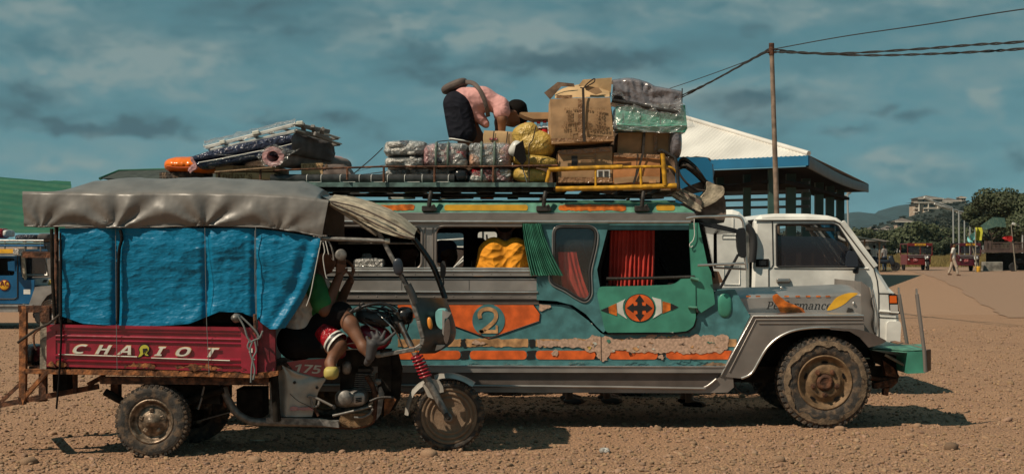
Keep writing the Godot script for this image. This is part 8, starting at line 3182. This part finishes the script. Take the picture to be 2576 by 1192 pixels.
	for i in 9:
		var w := i/8.0
		var row := PackedVector3Array()
		for k in 41:
			var u := k/40.0*5
			var j := mini(int(u),4); var f := u - j
			var A := at(lerpf(up[j][0],up[j + 1][0],f),lerpf(up[j][1],up[j + 1][1],f),d + .10)
			var B := at(lerpf(lo[j][0],lo[j + 1][0],f),lerpf(lo[j][1],lo[j + 1][1],f),d - .02)
			var p := A.lerp(B,w)
			p.z += .016*sin(w*14.0 + u*2.2 + 2.0*nz.get_noise_2d(u*60,w*40)) + .02*sin(w*PI) + .01*nz.get_noise_2d(u*150,w*200)
			row.append(p)
		rows.append(row)
	b.surf(rows)
	var roofr := [rows[0]]
	var fr2 := PackedVector3Array()
	for p in rows[0]: fr2.append(Vector3(p.x,p.y + .0,-far + .05))
	var mid2 := PackedVector3Array()
	for p in rows[0]: mid2.append(Vector3(p.x,p.y + .05,-DB))
	b.surf([rows[0],mid2,fr2])
	part(b,"front_hood",M.canvas,t)
	b = Mb.new()
	for q in [[830,506,900,522,960,548,1020,580,1042,594],[832,510,890,534,950,566,1010,592,1042,600]]:
		b.tube(curve(pl(q,d - .02)),.006,5)
	part(b,"hood_cord",M.bag_brown,t)
	trim(t,"hood_hoop",M.wood_grey,[830,512,880,545,930,578,948,590],d + .02,.016,true)
	var cf := Node3D.new()
	cf.name = "windshield_frame"
	t.add_child(cf)
	trim(cf,"cross_bar",M.fork_grey,[806,600,890,603,975,606],d + .02,.017)
	trim(cf,"bar_end",M.letter_cream,[968,606,980,606],d + .02,.019)
	b = Mb.new()
	for q in [[946,575,966,610],[966,610,1000,676],[1000,676,1029,732],[1029,732,1052,806],[1052,806,1063,850],[1063,850,1060,868],[1060,868,1044,878],[1044,878,946,895]]:
		b.bar(at(q[0],q[1],d + .05),at(q[2],q[3],d + .05),.032,.05,Vector3(0,0,1),.005)
	part(b,"near_post",M.fork_grey,cf)
	trim(cf,"post_wrap",M.fairing,[1024,716,1036,740,1046,764],d + .04,.030)
	b = Mb.new()
	b.tube(curve(pl([1040,600,1066,634,1088,668,1104,706,1120,752],far - .15)),.024,10)
	part(b,"far_post",M.black_gloss,cf)
	trim(cf,"thin_rail",M.fork_grey,[850,612,1042,612],far - .2,.008)
	trim(cf,"bar_end_plate",M.slat_grey,[944,892,956,890],d + .03,.022)
	b = Mb.new()
	rows = []
	for i in 17:
		var w := i/16.0
		var row := PackedVector3Array()
		var e0 := curve(pl([1040,748,1052,790,1064,840,1062,868,1050,890],d + .06),4)[i]
		var e1 := curve(pl([1122,750,1135,785,1143,830,1134,862,1096,888],far - .20),4)[i]
		for k in 15:
			var u := k/14.0
			var p := e0.lerp(e1,u)
			p.x += .10*sin(u*PI)*(.4 + .6*sin(w*PI))
			row.append(p)
		rows.append(row)
	b.surf(rows)
	var sh := part(b,"front_shield",M.fairing,t)
	b = Mb.new()
	b.blob(at(1081,813,d + .02),Vector3(.019,.046,.02),nz,0,1,.9,Basis(Vector3(0,0,1),.15),18)
	part(b,"side_reflector",M.amber,sh)
	b = Mb.new()
	b.ext(curve2(pp([1097,783,1112,777,1123,782,1122,805,1114,826,1100,815],d + .12),3),-d - .02,-d - .30)
	part(b,"visor_lens",M.flag_cyan,sh)
	b = Mb.new()
	b.ext(pp([1114,778,1136,786,1128,797,1120,800,1118,840,1124,852,1114,836],d + .12),-d - .0,-d - .10)
	part(b,"chrome_visor",M.chrome,sh)
	b = Mb.new()
	b.ext(curve2(pp([1120,812,1130,800,1134,830,1126,862,1118,850],d + .12),3),-d + .0,-d - .05)
	part(b,"side_reflector",M.bag_brown,sh)
	panel(sh,"shield_lip",M.slat_white,[1098,868,1120,868,1108,878,1094,882],d + .2,.05)
	b = Mb.new()
	b.blob(at(1001,671,d + .0),Vector3(.038,.064,.022),nz,0,1,.8,Basis(Vector3(0,0,1),.12),22)
	var mr := part(b,"mirror",M.mirror_back,t)
	trim(mr,"mirror_stem",M.rubber,[1012,690,1024,712,1032,730],d + .03,.007)
	b = Mb.new()
	b.ext(rounded(pp([1108,660,1116,655,1121,664,1121,690,1116,700,1107,698],far - .2),.03,4),-far + .22,-far + .16)
	mr = part(b,"mirror",M.rubber,t)
	trim(mr,"mirror_stem",M.rubber,[1114,698,1116,712,1110,735],far - .2,.006)
	b = Mb.new()
	b.lathe(PackedVector2Array([Vector2(0,.012),Vector2(.036,.010),Vector2(.044,0),Vector2(.036,-.014),Vector2(0,-.022)]),at(857,641,d + .02),Vector3(.15,0,1),24)
	mr = part(b,"round_mirror",M.fork_grey,t)
	trim(mr,"mirror_stem",M.slat_grey,[824,604,832,620,838,640,838,655],d + .02,.007,true)
	var bk := DB
	wheel(t,Vector3(at(1130,0,bk).x,.272,-bk),.272,.13,.205,M.tyre_dusty,M.rim_dust,Vector3(0,0,1),48,"dish","front_wheel")
	for s in [-.115,.115]:
		b = Mb.new()
		b.tube(PackedVector3Array([at(1127,1050,bk + s),at(1071,948,bk + s)]),[.026,.031],12)
		b.blob(at(1127,1051,bk + s),Vector3(.034,.036,.022),nz,0,1,.8,Basis(),14)
		var fk := part(b,"fork_leg",M.fork_grey,t)
		b = Mb.new()
		b.tube(PackedVector3Array([at(1070,946,bk + s),at(1046,892,bk + s)]),.024,12)
		part(b,"fork_boot",M.maroon_dull,fk)
		b = Mb.new()
		var coil := PackedVector3Array()
		var ax := (at(1046,892,bk + s) - at(1071,948,bk + s))
		var x1 := ax.normalized().cross(Z3()).normalized()
		for k in 100:
			var a := k/99.0*TAU*7.0
			coil.append(at(1071,948,bk + s) + ax*(k/99.0) + (x1*cos(a) + Z3()*sin(a))*.042)
		b.tube(coil,.0085,6)
		part(b,"spring",M.spring_red,fk)
		b = Mb.new()
		b.tube(PackedVector3Array([at(1045,892,bk + s),at(1004,812,bk + s)]),.024,12)
		part(b,"fork_tube",M.chrome,fk)
	b = Mb.new()
	b.tube(PackedVector3Array([at(1129,1052,bk - .14),at(1129,1052,bk + .14)]),.016,10)
	b.box(at(1124,1046,bk - .148),Vector3(.035,.05,.012),Basis(Vector3(0,0,1),.45),.004)
	part(b,"axle_bolt",M.dark_metal,t)
	for q in [[[1017,1042,1022,1012,1033,985,1050,966,1066,956],0],[[1092,944,1112,938,1140,938,1168,946,1196,961],1]]:
		var cl := curve(pl(q[0],bk),6)
		rows = []
		for k in 9:
			var w := (k/8.0 - .5)*2
			var row := PackedVector3Array()
			for p in cl:
				var away := (p - at(1130,1047.5,bk)); away.z = 0
				row.append(p + Vector3(0,0,w*.085) - away.normalized()*.035*w*w)
			rows.append(row)
		b = Mb.new()
		b.surf(rows)
		part(b,"mudguard",M.silver_plastic,t)
	panel(t,"mudguard_bracket",M.silver_plastic,[1062,968,1078,952,1104,956,1114,972,1116,986,1100,990,1090,1004,1076,998],bk - .10,.03)
	panel(t,"reflector_bracket",M.amber,[1028,874,1046,872,1048,886,1030,886],d + .10,.03)
	b = Mb.new()
	rows = []
	var tankx := [[868,852,868,.05],[884,832,876,.10],[905,820,880,.125],[930,815,884,.135],[955,818,882,.13],[974,828,872,.10],[984,842,858,.05]]
	for q in tankx:
		var row := PackedVector3Array()
		for k in 24:
			var a := TAU*k/24
			var A := at(q[0],q[1],bk); var B := at(q[0],q[2],bk)
			row.append(A.lerp(B,.5 - .5*signf(sin(a))*pow(absf(sin(a)),.75)) + Vector3(0,0,cos(a)*q[3]))
		rows.append(row)
	var sm := []
	for i in rows.size() - 1:
		for k in 5:
			var row := PackedVector3Array()
			for j in 24:
				var p0: Vector3 = rows[maxi(i - 1,0)][j]; var p1: Vector3 = rows[i][j]; var p2: Vector3 = rows[i + 1][j]; var p3: Vector3 = rows[mini(i + 2,rows.size() - 1)][j]
				row.append(p1.cubic_interpolate(p2,p0,p3,k/5.0))
			sm.append(row)
	sm.append(rows[rows.size() - 1])
	b.surf(sm,false,true)
	for e in [0,sm.size() - 1]:
		for j in range(1,23):
			b.tri(sm[e][0],sm[e][j],sm[e][j + 1])
	var tank := part(b,"fuel_tank",M.maroon,t)
	trim(tank,"tank_stripe",M.slat_white,[930,826,950,832,960,848,956,866,948,874],bk - .142,.004,true,6)
	trim(tank,"tank_stripe",M.slat_white,[862,880,890,878,920,880,946,876],bk - .12,.004,true,6)
	trim(tank,"tank_stripe",M.slat_white,[856,872,878,864,900,862],bk - .128,.004,true,6)
	trim(tank,"tank_stripe",M.yellow,[926,848,934,858,938,868],bk - .140,.005,true,6)
	b = Mb.new()
	b.blob(at(790,868,bk),Vector3(.24,.085,.15),nz,.05,2,.6,Basis(Vector3(0,0,1),-.05),30)
	part(b,"saddle",M.black,t)
	b = Mb.new()
	b.blob(at(846,886,bk),Vector3(.10,.055,.11),nz,.05,2,.7,Basis(),20)
	part(b,"tank_skirt",M.maroon_dull,t)
	var cov := panel(t,"side_cover",M.maroon,[720,911,760,905,819,902,826,920,824,940,806,949,765,944,735,929],bk - .15,.05,"maroon side cover")
	letters("175",.062,at(773,928,bk - .155),"lettering",M.slat_white,cov,Basis(Vector3(0,0,1),-.06)*Basis.from_scale(Vector3(1.5,1,1)),"Droid Sans",700,.2,.003)
	b = Mb.new()
	rows = []
	var lft := [[703,914],[700,940],[697,985],[698,1020],[701,1047]]
	var rgt := [[735,931],[790,948],[821,951],[800,985],[784,1048]]
	for i in 13:
		var w := i/12.0
		var u := w*4; var j := mini(int(u),3); var f := u - j
		var A := at(lerpf(lft[j][0],lft[j + 1][0],f),lerpf(lft[j][1],lft[j + 1][1],f),bk - .14)
		var B := at(lerpf(rgt[j][0],rgt[j + 1][0],f),lerpf(rgt[j][1],rgt[j + 1][1],f),bk - .15)
		var row := PackedVector3Array()
		for k in 17:
			var v := k/16.0
			var p := A.lerp(B,v)
			p.z += .03*sin(v*PI) + .02*exp(-pow((v - .2)/.07,2)) - .015*exp(-pow((w - .35)/.06,2))*smoothstep(.3,.5,v)
			row.append(p)
		rows.append(row)
	b.surf(rows)
	var body := part(b,"body_panel",M.silver_plastic,t,"scuffed silver plastic body panel")
	for q in [[740,962],[797,975]]:
		b = Mb.new()
		b.lathe(PackedVector2Array([Vector2(.012,0),Vector2(.012,.008),Vector2(.006,.010),Vector2(0,.006)]),at(q[0],q[1],bk - .185),Vector3(0,0,1),12)
		part(b,"panel_screw",M.dark_metal,body)
	decal(body,"worn_stripe",M.foam_pink,ragged(rect2(728,1024,786,1033,bk - .185),.02,.006,2),bk - .185)
	trim(body,"scratch",M.dark_metal,[728,990,748,1008,772,1020,788,1030],bk - .186,.002,true,4)
	panel(t,"mud_flap",M.under,[700,1048,706,1030,830,1046,860,1064,700,1064],bk - .08,.1)
	var en := Node3D.new()
	en.name = "engine"
	t.add_child(en)
	for i in 9:
		b = Mb.new()
		var f := i/8.0
		b.box(at(lerpf(920,914,f),lerpf(940,980,f),bk),Vector3(.145,.006,.16),Basis(Vector3(0,0,1),-.06),.002)
		part(b,"cooling_fin",M.engine,en)
	b = Mb.new()
	b.box(at(917,960,bk),Vector3(.11,.15,.12),Basis(),.01)
	b.box(at(918,930,bk),Vector3(.12,.05,.13),Basis(),.015)
	part(b,"cylinder",M.dark_metal,en)
	b = Mb.new()
	b.blob(at(884,1000,bk - .04),Vector3(.125,.068,.13),nz,.03,2,.6,Basis(Vector3(0,0,1),.10),28)
	var cr := part(b,"crankcase",M.engine,en)
	b = Mb.new()
	b.lathe(PackedVector2Array([Vector2(0,.025),Vector2(.052,.022),Vector2(.058,.0)]),at(868,1001,bk - .165),Z3(),22)
	part(b,"clutch_cover",M.fork_grey,cr)
	b = Mb.new()
	b.blob(at(903,1003,bk - .165),Vector3(.045,.050,.02),nz,0,1,.6,Basis(),18)
	part(b,"generator_cover",M.steel,cr)
	for i in 3:
		trim(cr,"cover_slot",M.black,[894,1003 + i*4,909,1001 + i*4],bk - .19,.004)
	b = Mb.new()
	b.ext(curve2(pp([856,1046,896,1040,932,1042,938,1056,924,1068,890,1076,858,1072],bk - .1),3),-bk + .1,-bk - .1)
	part(b,"skid_plate",M.rim_ochre,en)
	b = Mb.new()
	b.box(at(905,900,bk),Vector3(.34,.12,.16))
	b.box(at(880,960,bk),Vector3(.14,.3,.12))
	b.box(at(968,930,bk),Vector3(.10,.32,.14))
	part(b,"frame_block",M.under,en)
	b = Mb.new()
	b.blob(at(872,925,bk - .08),Vector3(.035,.05,.04),nz,.2,3,.7,Basis(),16)
	part(b,"carburettor",M.engine,en)
	b = Mb.new()
	b.blob(at(950,960,bk - .10),Vector3(.026,.026,.02),nz,0,1,1,Basis(),14)
	part(b,"horn",M.fork_grey,en)
	b = Mb.new()
	b.tube(curve(pl([922,945,940,980,944,1020,940,1050,924,1066,880,1074,830,1070],bk - .08)),.020,8)
	part(b,"exhaust_pipe",M.rust,en)
	for q in [["fork_grey",[836,1046,880,1036,934,1022],.010],["fork_grey",[890,1050,910,1050,928,1042,938,1028],.009],["slat_grey",[774,1001,778,996,800,1004,836,1022],.010],["slat_grey",[780,1000,786,1020,790,1024,800,1018,802,1008],.009],["rust",[790,1026,800,1046],.012],["dark_metal",[836,1020,842,1028],.016],["dark_metal",[930,1010,956,1000,990,1000],.011]]:
		trim(en,"lever",M[q[0]],q[1],bk - .20,q[2],true)
	panel(en,"down_plate",M.fork_grey,[952,975,958,972,966,990,958,1040,946,1058,950,1010],bk - .12,.02)
	panel(en,"front_guard",M.rust_orange,[966,1004,990,1000,996,1006,978,1040,966,1046],bk - .05,.04)
	panel(en,"radiator_dark",M.under,[960,890,1000,890,1010,930,1004,1006,990,1030,960,1050],bk,.1)
	b = Mb.new()
	b.tube(curve(pl([872,788,900,776,930,766,956,763,976,768,996,782],bk - .26)),.012,8)
	var hb := part(b,"handlebar",M.black_gloss,t)
	b = Mb.new()
	b.tube(pl([871,789,905,774],bk - .26),.018,10)
	part(b,"grip",M.rubber,hb)
	b = Mb.new()
	b.tube(curve(PackedVector3Array([at(996,782,bk - .26),at(1006,800,bk - .1),at(1008,804,bk),at(1000,790,bk + .2),at(960,772,bk + .34)])),.012,8)
	part(b,"cross_bar",M.chrome,hb)
	var rr := RandomNumberGenerator.new()
	rr.seed = 8
	for i in 16:
		b = Mb.new()
		var a := Vector2(rr.randf_range(890,985),rr.randf_range(766,800)); var c := Vector2(rr.randf_range(975,1040),rr.randf_range(800,880))
		var m := (a + c)/2 + Vector2(rr.randf_range(-10,35),rr.randf_range(-28,10))
		b.tube(curve(PackedVector3Array([at(a.x,a.y,bk - .2 + rr.randf()*.3),at(m.x,m.y,bk - .2 + rr.randf()*.3),at(c.x,c.y,bk - .1 + rr.randf()*.2)])),.006,5)
		part(b,"cable",M.black_gloss if i % 4 else M.chrome,hb)
	b = Mb.new()
	b.blob(at(910,766,bk - .24),Vector3(.022,.020,.022),nz,.1,3,.8,Basis(),14)
	part(b,"switch",M.dark_metal,hb)
	b = Mb.new()
	b.blob(at(1018,794,bk),Vector3(.07,.07,.10),nz,.04,2,.8,Basis(),20)
	part(b,"head_lamp",M.black_gloss,t)
	b = Mb.new()
	b.blob(at(1000,815,bk),Vector3(.055,.075,.12),nz,.1,3,.7,Basis(),16)
	part(b,"fork_crown",M.dark_metal,t)
	b = Mb.new()
	b.blob(at(940,800,bk),Vector3(.14,.06,.12),nz,.2,3,.7,Basis(Vector3(0,0,1),-.2),20,.05,6)
	part(b,"dash_cover",M.fairing,t)
	var gv := thing("rubber_glove","grey rubber glove stuck on the end of the tricycle's lower windshield bar","glove",at(930,905,d + .02))
	var gb := []
	var g0 := at(930,900,d + .0); var g1 := at(936,868,d + .0)
	gb.append([g0,g1,.034,.044])
	for q in [[942,850,934,828 + 8],[950,848,948,834],[960,852,968,834],[966,862,994,836],[928,862,922,848]]:
		gb.append([g1,at(q[0],q[1],d + .0),.022,.016]); gb.append([at(q[0],q[1],d + .0),at(q[2],q[3],d + .01),.016,.011])
	part(figure(gb,.006,.010),"glove_body",M.slipper_grey,gv)
	b = Mb.new()
	b.blob(at(80,893,d + .25),Vector3(.062,.080,.15),nz,.2,3,.6,Basis(),24,.03,5)
	solo(b,"black_bag",M.black_gloss,"black rubbish bag stuffed in the tricycle's rear rack","bag")
func Z3() -> Vector3:
	return Vector3(0,0,1)
func litter() -> void:
	var rs := [[2395,1131,.055,"dark angular stone lying alone at the right foreground",.5],[2114,1085,.040,"pale stone beside the jeepney's front tyre on the right",1.3],[2148,0,0,"",0],[2310,1077,.028,"small pale stone in the shadow's edge right of the front tyre",1.2],[70,1166,.045,"brown stone near the lower left corner",.8],[640,1166,.040,"flat stone below the tricycle's shadow",1.0],[1960,1164,.035,"small stone near the bottom edge below the door",.8],[1080,1150,.045,"flat pale stone in front of the tricycle's front wheel",1.2],[1745,1118,.03,"small brown stone in the lit ground before the sill",.9],[2290,1100,.03,"small stone before the front bumper's shadow",1.0]]
	for q in rs:
		if q[2] == 0:
			continue
		var dd: float = EYE*FOCAL/(q[1] - HORIZON)
		var p := at(q[0],q[1],dd)
		p.y = ground_h(p.x,dd) + q[2]*.25
		var b := Mb.new()
		b.blob(p,Vector3(q[2]*1.25,q[2]*.75,q[2]),nz,.7,6.0,.8,Basis(Vector3.UP,q[0]),14)
		b.col = Color.WHITE
		for i in b.c.size():
			b.c[i] = Color(q[4],q[4],q[4])
		solo(b,"stone",M.stone,q[3],"stone")
	var dd: float = EYE*FOCAL/(1140 - HORIZON)
	var p := at(1522,1140,dd)
	var b := Mb.new()
	b.blob(p + Vector3(0,.02,0),Vector3(.045,.026,.035),nz,.6,9,.8,Basis(),20,.10,14)
	solo(b,"paper_scrap",M.cloth_white,"crumpled white paper scrap on the bare ground in the foreground","litter")
	dd = EYE*FOCAL/(1111 - HORIZON)
	p = at(646,1105,dd)
	b = Mb.new()
	b.ext(PackedVector2Array([Vector2(p.x - .05,p.z - .03),Vector2(p.x + .06,p.z - .02),Vector2(p.x + .05,p.z + .03),Vector2(p.x - .06,p.z + .02)]),-.008,-.014,Transform3D(Basis(Vector3(1,0,0),Vector3(0,0,1),Vector3(0,-1,0)),Vector3.ZERO))
	solo(b,"leaf_scrap",M.canvas,"dry leaf on the ground behind the tricycle's rear wheel","litter")
